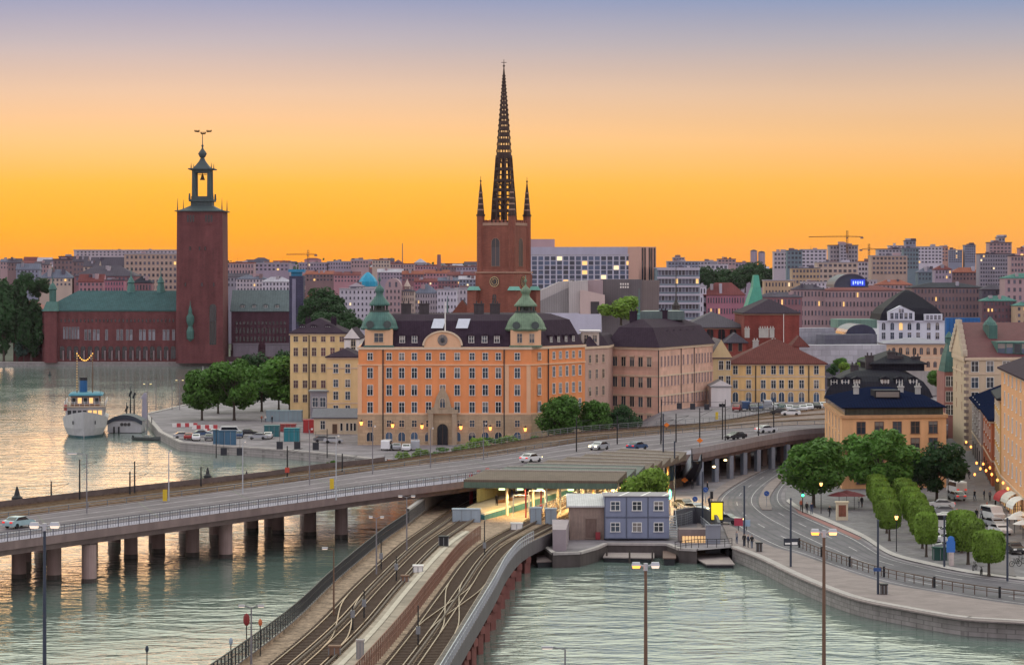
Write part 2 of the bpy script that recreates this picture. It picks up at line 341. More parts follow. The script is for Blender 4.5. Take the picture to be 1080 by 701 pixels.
# ================================================================== RAILING HELPER
def railing(name, parent, pts, h, step, m, bars=2, r=.05, fill=0, label=None):
    mb = MB(); n = max(2, int(sum((b_-a).length for a, b_ in zip(pts[:-1], pts[1:]))/step)+1); q = resample(pts, n, False); u = Vector((0,0,1))
    for p in q: mb.beam(p, p+u*h, r*1.6, r*1.6)
    for k in range(bars):
        z = h*(1-k/max(1,bars)*.85)
        for a, b_ in zip(q[:-1], q[1:]): mb.beam(a+u*z, b_+u*z, r*(1.6 if k == 0 else 1), r*(1.6 if k == 0 else 1))
    if fill:
        for a, b_ in zip(q[:-1], q[1:]):
            for i in range(1, fill): p = a.lerp(b_, i/fill); mb.beam(p+u*.1, p+u*h*.97, r*.6, r*.6)
    o = mb.build(name, m, parent)
    return o
def track(parent, pts, dz=.1, gauge=1.435, sl=True, rail_m=RAILM):
    n = max(4, int(sum((b_-a).length for a, b_ in zip(pts[:-1], pts[1:]))/2.5)); q = resample(pts, n, True)
    root = None; mb = MB(); sm = MB()
    for k in range(n-1):
        a, b_ = q[k], q[k+1]; d = (b_-a).normalized(); s_ = Vector((d.y,-d.x,0)); u = Vector((0,0,dz))
        for sg in (-1,1): mb.beam(a+s_*sg*gauge/2+u+Vector((0,0,.1)), b_+s_*sg*gauge/2+u+Vector((0,0,.1)), .11, .17)
    if sl:
        m_ = max(2, int(sum((b_-a).length for a, b_ in zip(q[:-1], q[1:]))/.95)); qs = resample(q, m_, False)
        for k in range(m_-1):
            a, b_ = qs[k], qs[k+1]; d = (b_-a).normalized(); s_ = Vector((d.y,-d.x,0))
            sm.beam(a-s_*1.25+Vector((0,0,dz)), a+s_*1.25+Vector((0,0,dz)), .26, .12)
    o = mb.build('track', rail_m, parent)
    if sl:
        sm.build('sleepers', SLEEPER, o)
        cr = MB()
        for k in range(n-1):
            a, b_ = q[k], q[k+1]; d = (b_-a).normalized(); s_ = Vector((d.y,-d.x,0)); cr.beam(a+s_*1.3+Vector((0,0,dz+.28)), b_+s_*1.3+Vector((0,0,dz+.28)), .14, .2)
        cr.build('conductor_rail', mat('conductor_cover', (.13,.10,.08), .7, .3, 1), o)
    return o

# ================================================================== ROAD AND RAIL BRIDGE
NE = [P(*q) for q in ((-150,594,6.5),(0,574,6.5),(130,556.5,6.55),(270,537.7,6.7),(390,521.5,7.1),(497,508,7.3))]+[P(613,492,7.3), P(727,480.5,7.3), P(762,474.5,7.3), P(804,466,7.3), P(840,460,7.3), P(873,457.5,7.3), P(915,456,7.3), P(1000,455,7.3)]
FE = [P(*q) for q in ((-150,567,6.5),(0,547,6.5),(130,530.5,6.55),(270,513,6.7),(390,496,7.1),(510,482,7.3),(609,466,7.3),(665,460.5,7.3),(720,456,7.3),(760,452.5,7.3),(800,450,7.3),(840,448,7.3),(900,447,7.3),(1000,447,7.3))]
NE = resample(NE, 70); FE = resample(FE, 70)
rb = thing('road_bridge', 'long low concrete road bridge on round piers crossing the water on the left', 'bridge', (NE[10].x, NE[10].y, 0))
up = Vector((0,0,1))
mb = MB(); e = []
for k in range(69):
    for A, B, flip in ((NE,FE,0),):
        a, b_ = A[k], A[k+1]; c, d = B[k], B[k+1]
        mb.face([a+up*.25, b_+up*.25, b_-up*.75, a-up*.75][::-1]); mb.face([c, d, d-up*1.0, c-up*1.0])
        n1 = (c-a).normalized()
        mb.face([a-up*.75, b_-up*.75, b_-up*.85+n1*1.0, a-up*.85+n1*1.0][::-1])
        mb.face([a-up*.85+n1*1.0, b_-up*.85+n1*1.0, b_-up*1.55+n1*1.4, a-up*1.55+n1*1.4][::-1])
        mb.face([a-up*1.55+n1*1.4, b_-up*1.55+n1*1.4, d-up*1.5, c-up*1.5][::-1]); mb.face([c-up*.9, d-up*.9, d-up*1.5, c-up*1.5])
mb.build('deck', mat('bridge_concrete', (.20,.145,.14), .8, .3, .25), rb)
mb = MB(); ribbon(mb, between(NE,FE,.13), between(NE,FE,.97), .03); mb.build('roadway', ASPHB, rb)
mb = MB(); s0 = NE; s1_ = between(NE,FE,.13); ribbon(mb, s0, s1_, .25)
for k in range(69): mb.face([s1_[k]+up*.03, s1_[k+1]+up*.03, s1_[k+1]+up*.25, s1_[k]+up*.25])
mb.build('sidewalk', mat('pale_sidewalk', (.28,.26,.315), .85, .12, .3, streak=False, coord='Position'), rb)
mb = MB()
wl = mat('bridge_worn_asphalt', (.088,.075,.088), .75, .4, .35, streak=False, coord='Position')
for t_ in (.205,.275,.405,.475,.60,.67,.80,.87): mb = MB(); ribbon(mb, between(NE,FE,t_), between(NE,FE,t_+.03), .033); mb.build('worn_lane', wl, rb)
for k in range(3,66,5): mb = MB(); a, b_ = NE[k].lerp(FE[k],.135), NE[k].lerp(FE[k],.965); mb.face([a+up*.0345,a+up*.0345+(NE[k+1]-NE[k]).normalized()*.35,b_+up*.0345+(NE[k+1]-NE[k]).normalized()*.35,b_+up*.0345]); mb.build('expansion_joint', IRON, rb)
for t_ in (.16, .36, .56, .75, .94):
    mb = MB(); ribbon(mb, between(NE,FE,t_), between(NE,FE,t_+.007), .036); mb.build('lane_marking', PAINT, rb)
railing('railing', rb, [p+up*.25 for p in NE[:38]], 1.2, 2.0, mat('railing_dark_grey', (.12,.115,.14), .5, .2, 1), 3, .06, 4)
railing('railing', rb, [p for p in between(NE,FE,.135)][:42], .75, 4.0, STEEL, 1, .09)
railing('railing', rb, [p for p in between(NE,FE,.985)], .8, 4.0, GREY, 2, .07)
mb = MB()
for k in range(46,69): mb.face([NE[k]+up*.25, NE[k+1]+up*.25, NE[k+1]+up*1.25, NE[k]+up*1.25][::-1]); mb.face([NE[k]+up*.25+Vector((-.15,.2,0)), NE[k+1]+up*.25+Vector((-.15,.2,0)), NE[k+1]+up*1.25+Vector((-.15,.2,0)), NE[k]+up*1.25+Vector((-.15,.2,0))]); mb.face([NE[k]+up*1.25, NE[k+1]+up*1.25, NE[k+1]+up*1.25+Vector((-.15,.2,0)), NE[k]+up*1.25+Vector((-.15,.2,0))])
mb.build('parapet', mat('parapet_concrete', (.30,.26,.27), .85, .2, .4), rb)
bents = [((20,609),(57,610),(94,614)), ((138,588),(167,582),(203,586),(238,588)), ((266,560),(293,562),(327,564),(360,567))]
for bt in bents:
    pts = [P(x_, y_, 0) for x_, y_ in bt]
    for i, p in enumerate(pts):
        mb = MB(); mb.cyl(p.x, p.y, -3, 4.75, .95, .92, 18); o = mb.build('pier', PIERM, rb)
        ring = MB(); ring.cyl(p.x, p.y, -.1, .55, .97, .96, 18); ring.build('waterline_stain', mat('wet_concrete', (.07,.055,.05), .4, .3, 1), o)
    mb = MB(); a, b_ = pts[0], pts[-1]; d = (b_-a).normalized(); mb.beam(a-d*16+up*5.0, b_+d*.6+up*5.0, 1.3, .7); mb.build('cap_beam', CONCD, rb)
for (x_, y_) in ((-17,609),(-60,614)): 
    p = P(x_, y_, 0); mb = MB(); mb.cyl(p.x, p.y, -3, 4.75, .95, .92, 18); mb.build('pier', PIERM, rb)
# ramp columns on land to the right
for px, yb in ((741,512),(757,506),(771,500.5),(786,495),(802,489.5),(818,485),(834,481),(850,478)):
    k = min(range(70), key=lambda i: abs((NE[i].x*F/NE[i].y+540)-px)); p = NE[k]+(FE[k]-NE[k]).normalized()*1.2
    mb = MB(); mb.obox(p.x, p.y, 1.7, 5.9, .9, .9, .6); mb.build('column', BLUEG, rb)
    q = NE[k]+(FE[k]-NE[k]).normalized()*9
    mb = MB(); mb.obox(q.x, q.y, 1.7, 5.9, 1.1, 1.1, .6); mb.build('column', CONCD, rb)
# rail deck beside it
FR = resample([P(*q) for q in ((-150,555,6.3),(0,536,6.3),(130,520.5,6.4),(270,505,6.5),(340,495,6.7),(390,490,6.8),(500,474,7),(600,458,7),(700,450,7),(752,446,7),(820,434,7),(880,424,7),(960,420,7))], 70)
NR = [b_+(r_-b_)*.04-up*.1 for b_, r_ in zip(FE, FR)]
rr = thing('rail_bridge', 'flat railway viaduct running along the far side of the road bridge', 'bridge', (NR[10].x, NR[10].y, 0))
mb = MB()
for k in range(69):
    a, b_, c, d = NR[k], NR[k+1], FR[k], FR[k+1]
    mb.face([a-up*.1,b_-up*.1,d-up*.1,c-up*.1]); mb.face([a-up*1.6,b_-up*1.6,d-up*1.6,c-up*1.6][::-1]); mb.face([c-up*1.6,d-up*1.6,d+up*.35,c+up*.35][::-1])
    mb.face([c+up*.35,d+up*.35,d-up*.1,c-up*.1][::-1]); mb.face([a-up*1.6,b_-up*1.6,b_,a])
mb.build('deck', mat('rail_deck', (.19,.14,.125), .9, .3, .3, streak=False, coord='Position', pattern=('patch', 2, .25)), rr)
for t_ in (.18, .42, .66, .88): track(rr, between(NR,FR,t_), 0, sl=False)
mb = MB()
for k in range(0,22):
    a, b_ = FR[k], FR[k+1]; mb.face([a+up*.3,b_+up*.3,b_+up*1.0,a+up*1.0]); mb.face([a+up*.3,b_+up*.3,b_+up*1.0,a+up*1.0][::-1])
mb.build('parapet', CONCD, rr)
railing('railing', rr, FR[22:60], 1.3, 3, GREY, 3, .05)
for k in range(4, 22, 3):
    for t_ in (.25,.75):
        p = NR[k].lerp(FR[k], t_); mb = MB(); mb.cyl(p.x, p.y, -3, 4.9, .95, .92, 14); mb.build('pier', PIERM, rr)
# embankment wall below the rails on land
mb = MB()
for k in range(26, 69): mb.face([FR[k]+Vector((0,.3,.2)), FR[k+1]+Vector((0,.3,.2)), Vector((FR[k+1].x,FR[k+1].y+.3,1.5)), Vector((FR[k].x,FR[k].y+.3,1.5))])
tag(mb.build('embankment_wall', CONCD, None, (FR[40].x,FR[40].y,0)), 'stone wall holding up the railway tracks below the pink palace', 'wall')
mb = MB(); q = [(p.x,p.y) for p in FR[34:]]+[(150,800),(FR[34].x-2,800)]
mb.face([(x_,y_,6.9) for x_, y_ in [(p.x,p.y+.2) for p in FR if p.x > 33]+[(105,700),(60,690),(51.5,612),(33.5,586)]]); fx = [p for p in FR if p.x > 33][0]; mb.face([(fx.x,fx.y+.2,6.9),(33.5,586,6.9),(25.5,574,1.9),(fx.x-9,fx.y+.5,1.9)]); struct('terrace', mb, GRAVEL)

# ================================================================== METRO BRIDGE IN THE FOREGROUND
ML = [Vector((-27.2,183,4.3))]+[P(*q) for q in ((256,701,4.2),(312,657,4.1),(354,616,4.0),(402,575,3.7),(430,555,3.4),(455,536,3.1))]+[P(482,521,2.9), P(530,503,2.9), P(600,486,2.9)]
MR = [Vector((-7.5,183,4.3))]+[P(*q) for q in ((478.5,698,4.2),(504,654.5,4.1),(522,623.7,4.0),(535,599,3.7),(552,580,3.4),(581,565,3.1))]+[P(625,545,2.9), P(672,522,2.9), P(720,505,2.9)]
NM = 60
ML = resample(ML, NM); MR = resample(MR, NM)
mt = thing('metro_bridge', 'curved metro railway bridge with ballast tracks and rust red columns in the foreground', 'bridge', (MR[15].x, MR[15].y, 0))
mb = MB()
for k in range(NM-1):
    a, b_, c, d = ML[k], ML[k+1], MR[k], MR[k+1]
    mb.face([a,b_,d,c][::-1]); mb.face([c-up*1.1,d-up*1.1,d+up*.35,c+up*.35]); mb.face([a-up*1.1,b_-up*1.1,b_+up*.35,a+up*.35][::-1]); mb.face([a-up*1.1,b_-up*1.1,d-up*1.1,c-up*1.1])
mb.build('deck', BALLAST, mt)
for E, s_ in ((MR,1),(ML,-1)):
    mb = MB()
    for k in range(36):
        a, b_ = E[k], E[k+1]; n1 = ((MR[k]-ML[k]).normalized())*s_*.06
        mb.face([a+n1-up*1.3, b_+n1-up*1.3, b_+n1+up*.45, a+n1+up*.45]); mb.face([a+n1+up*.45, b_+n1+up*.45, b_-n1*2+up*.45, a-n1*2+up*.45])
    mb.build('edge_girder', mat('edge_girder_grey', (.10,.088,.095), .7, .25, .5), mt)
for t_ in (.19, .345, .735, .885): track(mt, between(ML,MR,t_))
# crossover curves
def xover(k0, t0, k1, t1, mid=4):
    pts = [ML[k0].lerp(MR[k0], t0), ML[k0+mid].lerp(MR[k0+mid], t0+(t1-t0)*.14), ML[k1-mid].lerp(MR[k1-mid], t1-(t1-t0)*.14), ML[k1].lerp(MR[k1], t1)]
    track(mt, pts, .12, sl=False)
xover(9, .345, 17, .19, 2); xover(12, .735, 21, .885, 2); xover(12, .885, 21, .735, 2)
mb = MB(); ribbon(mb, between(ML,MR,.44)[:34], between(ML,MR,.585)[:34], .35)
for t_ in (.44,.585):
    A = between(ML,MR,t_)
    for k in range(33): mb.face([A[k],A[k+1],A[k+1]+up*.35,A[k]+up*.35])
mb.build('walkway', mat('walkway_concrete', (.36,.30,.24), .85, .25, .3, streak=False, coord='Position', pattern=('brick', .4, .35)), mt)
mb = MB(); ribbon(mb, between(ML,MR,.925)[:34], between(ML,MR,.985)[:34], .3); mb.build('walkway', mat('narrow_walkway', (.13,.11,.10), .85, .35, .8, pattern=('patch', 1.2, .3)), mt)
mb = MB(); ribbon(mb, between(ML,MR,.47)[:34], between(ML,MR,.5)[:34], .42); mb.build('cable_trough', mat('pale_trough', (.45,.40,.33), .8, .2, .4), mt)
railing('railing', mt, [p+up*.45 for p in MR[:34]], 1.25, 1.9, STEEL, 2, .045, 3)
railing('railing', mt, [p+up*.45 for p in ML[:38]], 1.5, 1.4, mat('dark_green_iron', (.05,.05,.05), .6, .2, 1), 2, .06, 5)
railing('fence', mt, [p for p in between(ML,MR,.63)[:33]], 1.9, 1.5, mat('rusty_fence', (.20,.105,.075), .7, .3, 1), 3, .05, 4)
L_ = 0; acc = []; 
for k in range(2, 34, 2):
    if MR[k].y > 338: break
    ax = (MR[k]-ML[k]).normalized(); 
    for off in (.5, 6.5, 12.5, 18.3):
        p = MR[k]-ax*off; mb = MB(); mb.obox(p.x, p.y, -3, p.z-1.25, .75, .9, math.atan2(ax.y,ax.x)); mb.build('column', RUST, mt)
    a, c = MR[k]+ax*.1-up*1.65, ML[k]-ax*.1-up*1.65; mb = MB(); mb.beam(a, c, .8, .75); mb.build('cross_beam', RUST, mt)
# abutment
p = P(590,583,1.5); mb = MB(); mb.prism([(P(583,583,1.5).x,p.y),(P(597,583,1.5).x,p.y),(P(600,570,1.5).x,p.y+14),(P(583,575,1.5).x,p.y+14)], -2, 4.6)
tag(mb.build('abutment', mat('grey_abutment', (.30,.25,.27), .8, .15, .3), None, (p.x,p.y,0)), 'plain grey concrete block where the metro bridge meets the dock', 'abutment')
# retaining wall on the left of the tracks under the road bridge
mb = MB(); A = ML[33:46]
for a, b_ in zip(A[:-1], A[1:]): mb.face([a+up*-1.5, b_+up*-1.5, b_+up*2.3, a+up*2.3]); mb.face([a+up*2.3, b_+up*2.3, b_+up*2.3+Vector((-.5,.3,0)), a+up*2.3+Vector((-.5,.3,0))]); mb.face([a+up*-1.5+Vector((-.5,.3,0)), b_+up*-1.5+Vector((-.5,.3,0)), b_+up*2.3+Vector((-.5,.3,0)), a+up*2.3+Vector((-.5,.3,0))])
tag(mb.build('retaining_wall', CONC, None, (A[0].x,A[0].y,2)), 'stained concrete wall beside the metro tracks going under the road bridge', 'wall')

# ================================================================== STREETS ON THE RIGHT
def sheet(name, pxs, z, m, kind='structure'):
    mb = MB(); mb.face([tuple(P(x_, y_, z)) for x_, y_ in pxs]); return struct(name, mb, m)
def strip(name, a, b_, z, m, n=40, kerb=0):
    A = resample([P(*q, z) for q in a], n); B = resample([P(*q, z) for q in b_], n); mb = MB(); ribbon(mb, A, B)
    if kerb:
        for E in (A, B):
            for k in range(n-1): mb.face([E[k],E[k+1],E[k+1]-up*kerb,E[k]-up*kerb])
    return struct(name, mb, m)
outer = [(905,462),(872,470),(845,478),(812,492),(780,508),(758,524),(757,540),(775,556),(812,575),(842,584),(925,612),(1000,626),(1080,638),(1300,664)]
inner = [(905,470),(880,476),(858,486),(838,502),(825,518),(826,530),(840,539),(872,553),(906,568),(935,586),(975,597),(1020,606),(1080,614),(1300,640)]
strip('road', outer, inner, 1.806, ASPH, 80)
strip('pavement', [(772,577.5),(800,588.5),(835,605.5),(870,620.5),(905,632.5),(950,641.5),(1015,652.5),(1080,656.5),(1300,668)], [(757,541),(775,556),(812,575),(842,584),(925,612),(975,622),(1020,629.5),(1080,638),(1300,664)], 1.93, PAVE, 60, .13)
strip('pavement', [(735,560),(738,535),(760,512),(800,493),(835,478)], [(757,541),(758,524),(780,508),(812,492),(845,478)], 1.93, PAVE, 40, .13)
strip('cycle_lane', [(842,541),(872,554),(905,569)], [(836,533),(875,545),(918,562)], 1.81, mat('red_cycle_lane', (.27,.13,.12), .85, .2, .3, streak=False, coord='Position'), 12)
plaza = [(860,487),(840,503),(828,518),(829,528),(842,537),(874,550.5),(909,566),(938,584),(977,594.5),(1022,603.5),(1080,611),(1300,636),(1500,560),(1200,470),(1030,452),(1000,452)]
mb = MB(); A = [P(x_, y_, 1.93) for x_, y_ in plaza]; mb.face([tuple(p) for p in A])
for a, b_ in zip(A[:12], A[1:12]): mb.face([a,b_,b_-up*.13,a-up*.13])
struct('square', mb, PAVEG)
strip('kerb_strip', plaza[3:11], [(x_+3, y_-2.5) for x_, y_ in plaza[3:11]], 1.936, mat('pale_kerb', (.40,.37,.36), .8, .15, .5, streak=False), 40)
strip('street', [(1043,604),(1040,560),(1030,520),(1024,490),(1020,468)], [(1072,608),(1058,560),(1044,520),(1033,490),(1025,468)], 1.936, mat('street_paving', (.16,.145,.15), .8, .2, .3, streak=False, coord='Position'), 20)
# painted lines along the curve
A, B = resample([P(*q,1.812) for q in outer], 160), resample([P(*q,1.812) for q in inner], 160)
mb = MB()
for t_, dash in ((.07,0),(.93,0),(.30,1),(.52,0),(.74,1)):
    U = between(A,B,t_); V = between(A,B,t_+.012)
    for k in range(0,159):
        if dash and (k//3) % 3: continue
        mb.face([U[k],U[k+1],V[k+1],V[k]])
struct('road_markings', mb, PAINT)
mb = MB()                                     # tyre-worn tram of darker asphalt
for t_ in (.16,.24,.38,.46,.60,.68,.80,.88):
    ribbon(mb, between(A,B,t_), between(A,B,t_+.03), -.003)
struct('worn_lane', mb, mat('worn_asphalt', (.075,.072,.085), .7, .3, .4, streak=False, coord='Position'))
isl = resample([P(*q,1.93) for q in ((838,493),(812,508),(801,524),(803,536),(814,537),(812,524),(822,509),(838,493))], 40)
mb = MB(); mb.face([tuple(p) for p in isl[:-1]])
for a, b_ in zip(isl[:-1], isl[1:]): mb.face([a,b_,b_-up*.13,a-up*.13])
tag(mb.build('traffic_island', PAVE, None, (isl[0].x,isl[0].y,1.8)), 'narrow curved traffic island with pale kerb in the bend of the road', 'traffic island')
# ================================================================== BUILDING KIT
_wm = {}
def win_meshes(w_, h_, style, fm, gm, split):
    key = (round(w_,2), round(h_,2), style, fm.name, gm.name, split)
    if key in _wm: return _wm[key]
    fr, pn = MB(), MB(); gi = 0 if split else 1; pm = pn if split else fr
    a, b_ = w_/2, h_/2; t_ = .09 if w_ > .8 else .06
    if style == 'arch':
        n = 8; zc = b_-a; arc = [(a*math.cos(math.pi*k/n), zc+a*math.sin(math.pi*k/n)) for k in range(n+1)]
        out = [(-a,-b_),(a,-b_)]+arc; pm.face([(x,-.03,z) for x, z in out], gi)
        big = [((a+t_)*math.cos(math.pi*k/n), zc+(a+t_)*math.sin(math.pi*k/n)) for k in range(n+1)]
        for k in range(n):
            p, q, r_, s_ = arc[k], arc[k+1], big[k+1], big[k]; fr.face([(p[0],-.1,p[1]),(s_[0],-.1,s_[1]),(r_[0],-.1,r_[1]),(q[0],-.1,q[1])])
        fr.box(-a-t_,-a,-.1,0,-b_,zc); fr.box(a,a+t_,-.1,0,-b_,zc); fr.box(-a-t_,a+t_,-.14,0,-b_-t_,-b_); fr.box(-.035,.035,-.06,-.035,-b_,zc+a*.95)
    else:
        pm.face([(-a,-.03,-b_),(a,-.03,-b_),(a,-.03,b_),(-a,-.03,b_)], gi)
        fr.box(-a-t_,-a,-.1,0,-b_,b_); fr.box(a,a+t_,-.1,0,-b_,b_); fr.box(-a-t_,a+t_,-.1,0,b_,b_+t_); fr.box(-a-t_*1.8,a+t_*1.8,-.18,0,-b_-t_,-b_)
        if style in ('cross','tall'):
            fr.box(-.035,.035,-.07,-.035,-b_,b_); fr.box(-a,a,-.068,-.036,b_*.2-.03,b_*.2+.03)
        if style == 'hood': fr.box(-.035,.035,-.07,-.035,-b_,b_); fr.box(-a-.2,a+.2,-.28,0,b_+.2,b_+.38)
    r_ = (fr.mesh('window', [fm] if split else [fm, gm]), pn.mesh('pane', gm) if split else None)
    _wm[key] = r_; return r_
def windows(t, A, B, cols, rows, style='cross', fm=None, gm=None, split=False, margin=.06, skip=0, lit=0, name='window', bump_=0.0):
    "cols: a count, or fractions along the wall A->B; rows: (z centre, height, width)"
    fm = fm or WHITE; gm = gm or GLASS
    A, B = Vector(A[:2]), Vector(B[:2]); d = B-A; ang = math.atan2(d.y, d.x); n_ = Vector((d.y,-d.x)).normalized()*bump_
    if isinstance(cols, int): cols = [margin+(1-2*margin)*(i+.5)/cols for i in range(cols)]
    o = parent_loc(t)
    for row in rows:
        z, h_, w_ = row[:3]; st = row[3] if len(row) > 3 else style
        for f_ in cols:
            if skip and random.random() < skip: continue
            g_ = gm
            if lit and random.random() < lit: g_ = random.choice((LIT, LITW, LIT))
            fmsh, pmsh = win_meshes(w_, h_, st, fm, g_, split)
            p = A+d*f_+n_
            ob = inst(fmsh, name, t, (p.x-o.x, p.y-o.y, z-o.z), ang)
            if pmsh: inst(pmsh, 'pane', ob, (0,0,0))
def rect(px0, d0, px1, d1, depth):
    A = Vector((X(px0,d0), d0)); B = Vector((X(px1,d1), d1)); d = (B-A).normalized(); n_ = Vector((-d.y, d.x))*depth
    return [tuple(A), tuple(B), tuple(B+n_), tuple(A+n_)]
def roof_mesh(mb, foot, z, kind, h, over=.4, mi=0, inset=None, wall_mi=None):
    q = offset_poly(foot, -over)
    if kind == 'flat':
        mb.prism(q, z, z+h, mi); return
    if kind in ('hip','gable') and len(q) == 4:
        A, B, C, D = [Vector((*p, z)) for p in q]
        if (B-A).length < (C-B).length: A, B, C, D = B, C, D, A
        m0, m1 = (A+D)/2, (B+C)/2; f_ = 0 if kind == 'gable' else min(.48, .5*(C-B).length/(B-A).length)
        r0, r1 = m0.lerp(m1, f_), m0.lerp(m1, 1-f_); r0.z = r1.z = z+h; u = Vector((0,0,.25))
        mb.face([A,B,r1,r0], mi); mb.face([C,D,r0,r1], mi); mb.face([B,C,r1], mi if kind == 'hip' or wall_mi is None else wall_mi); mb.face([D,A,r0], mi if kind == 'hip' or wall_mi is None else wall_mi)
        for a, b_ in ((A,B),(B,C),(C,D),(D,A)): mb.face([a-u,b_-u,b_,a], mi)
        mb.face([A-u,D-u,C-u,B-u], mi); return
    i1 = inset or h*.5; q1 = offset_poly(q, i1); mb.frustum(q, z, q1, z+h*.72, mi, False)
    q2 = offset_poly(q1, min(i1*2.2, 4.5)); mb.frustum(q1, z+h*.72, q2, z+h, mi, True)
def building(name, label, foot, z0, z1, wall, roof=None, cat='building', group=None, cornice=None, bands=()):
    "roof: (kind, height, material[, overhang[, inset]])"
    t = thing(name, label, cat, (foot[0][0], foot[0][1], z0), group)
    mb = MB(); mb.prism(foot, z0, z1); mb.build('wall', wall, t)
    if roof:
        mb = MB(); roof_mesh(mb, foot, z1+.02, roof[0], roof[1], roof[3] if len(roof) > 3 else .4, 0, roof[4] if len(roof) > 4 else None, 1)
        mb.build('roof', [roof[2], wall], t)
    if cornice:
        mb = MB(); q = offset_poly(foot, -.3); mb.prism(q, z1-.55, z1-.01); mb.build('cornice', cornice, t)
    for z, m in bands:
        mb = MB(); q = offset_poly(foot, -.12); mb.prism(q, z-.16, z+.16); mb.build('string_course', m, t)
    return t
def chimney(t, x, y, z0, z1, sx=1.2, sy=.9, m=None):
    mb = MB(); mb.box(x-sx/2,x+sx/2,y-sy/2,y+sy/2,z0,z1); mb.box(x-sx/2-.12,x+sx/2+.12,y-sy/2-.12,y+sy/2+.12,z1,z1+.25)
    for k in range(2): mb.cyl(x+(k-.5)*sx*.5, y, z1+.25, z1+.8, .16, .14, 8)
    mb.build('chimney', m or mat('chimney_render', (.30,.24,.22), .85, .3, .8), t)
def dormer(t, A, B, f_, z, w_, h_, out, roofm, wallm=None, depth=2.5, gm=None):
    "a roof window housing standing at fraction f_ of wall A->B, set back by -out"
    A, B = Vector(A[:2]), Vector(B[:2]); d = (B-A).normalized(); n_ = Vector((-d.y,d.x)); p = A+(B-A)*f_+n_*out; a = d*w_/2
    mb = MB(); q = [tuple(p-a), tuple(p+a), tuple(p+a+n_*depth), tuple(p-a+n_*depth)]; mb.prism(q, z, z+h_); o = mb.build('dormer', wallm or roofm, t)
    mb = MB(); roof_mesh(mb, q, z+h_, 'gable' , .35, .12); mb.build('dormer_roof', roofm, o)
    fm_, _ = win_meshes(w_*.66, h_*.72, 'cross', WHITE, gm or GLASS, False); ol = parent_loc(o)
    inst(fm_, 'dormer_window', o, (p.x-ol.x, p.y-ol.y, z+h_*.5-ol.z), math.atan2(d.y,d.x))
def downpipe(t, p, z0, z1):
    mb = MB(); mb.box(p[0]-.12,p[0]+.12,p[1]-.24,p[1]-.02,z0,z1); mb.build('downpipe', IRON, t)

BR = lambda n, c, s=1.2: mat(n, c, .88, .34, .22, pattern=('brick', s, .25))
ORANGE = mat('orange_stucco', (.72,.265,.105), .85, .16, .22); ORANGE2 = mat('pale_orange_trim', (.70,.42,.26), .85, .1, .3)
STONE = mat('beige_sandstone', (.46,.33,.215), .85, .14, .3, pattern=('brick', .35, .22))
YEL = mat('yellow_stucco', (.72,.51,.26), .85, .18, .25); PINK = mat('rose_stucco', (.67,.405,.315), .85, .17, .25, pattern=('brick', .22, .1))
PINKD = mat('dusky_stucco', (.46,.30,.25), .85, .12, .25); CREAM = mat('cream_stucco', (.62,.52,.38), .85, .1, .3); WHITEW = mat('white_stucco', (.66,.62,.62), .85, .1, .3)
SLATE = mat('dark_slate_roof', (.040,.026,.040), .85, .25, .5, pattern=('seamx', .8, .25), spec=.08); BLACKR = mat('black_sheet_roof', (.016,.016,.024), .7, .25, .4, pattern=('seamx', .55, .35), spec=.1)
BLUER = mat('blue_black_sheet_roof', (.009,.014,.036), .8, .2, .5, pattern=('seamx', .6, .5), spec=.0)
COPPER = mat('green_copper', (.058,.135,.12), .6, .3, .4, pattern=('seamx', .7, .25)); COPPERD = mat('aged_copper', (.135,.20,.135), .6, .3, .5, pattern=('seamx', .7, .2))
MAROON = mat('maroon_tin_roof', (.115,.036,.032), .8, .22, .4, pattern=('seamx', .6, .3), spec=.1); TRIM = mat('pale_trim', (.60,.46,.34), .8, .1, .5)
BRICK = BR('tower_brick', (.235,.085,.062)); HALLB = mat('town_hall_brick', (.150,.050,.052), .88, .42, .16, pattern=('brick', .8, .3)); REDB = BR('red_brick', (.24,.056,.045))

# ================================================================== ORANGE PALACE
D0 = 540.0; ZE = 22.9
cA = (X(378,D0), D0); cB = (X(560,D0), D0); cC = (X(578,546), 546.0); cD = (X(617,560), 560.0); back = [(X(617,560)-6, 590.0), (X(378,D0)-1, 575.0)]
foot = [cA, cB, cC, cD]+back
t = building('orange_palace', 'large orange palace with two copper domed corner turrets and a round pediment', foot, 1.5, ZE, ORANGE, None, 'palace', None, TRIM, ())
orange_palace = t
zb = 8.3; q = offset_poly(foot, -.15); mb = MB(); mb.prism(q, 1.5, zb); mb.build('stone_base', STONE, t)
q = offset_poly(foot, -.22); mb = MB(); mb.prism(q, zb, zb+.4); mb.prism(q, 18.9, 19.2); mb.build('string_course', ORANGE2, t)
fr = lambda px: (px-378)/(560-378)
cols = [fr(v) for v in (390.4,410.4,423.7,437,452,466.8,482.2,497.9,511.8,525.6,545.6)]
windows(t, cA, cB, cols, [(20.85,1.5,1.05),(17.3,2.2,1.1),(13.6,2.2,1.1),(9.9,2.2,1.1)], 'cross', WHITE, GLASS, True)
colsb = [c for i, c in enumerate(cols) if i != 5]
windows(t, cA, cB, colsb, [(6.4,1.4,1.0)], 'cross', TRIM, GLASS, True, bump_=.16); windows(t, cA, cB, [c for i, c in enumerate(cols) if i not in (5,)], [(3.6,2.0,1.5,'arch')], 'arch', TRIM, GLASSB, True, bump_=.16)
windows(t, cB, cC, [.45], [(20.85,1.5,1.05),(17.3,2.2,1.1),(13.6,2.2,1.1),(9.9,2.2,1.1),(6.4,1.4,1)], 'cross', WHITE, GLASS, True, bump_=.16)
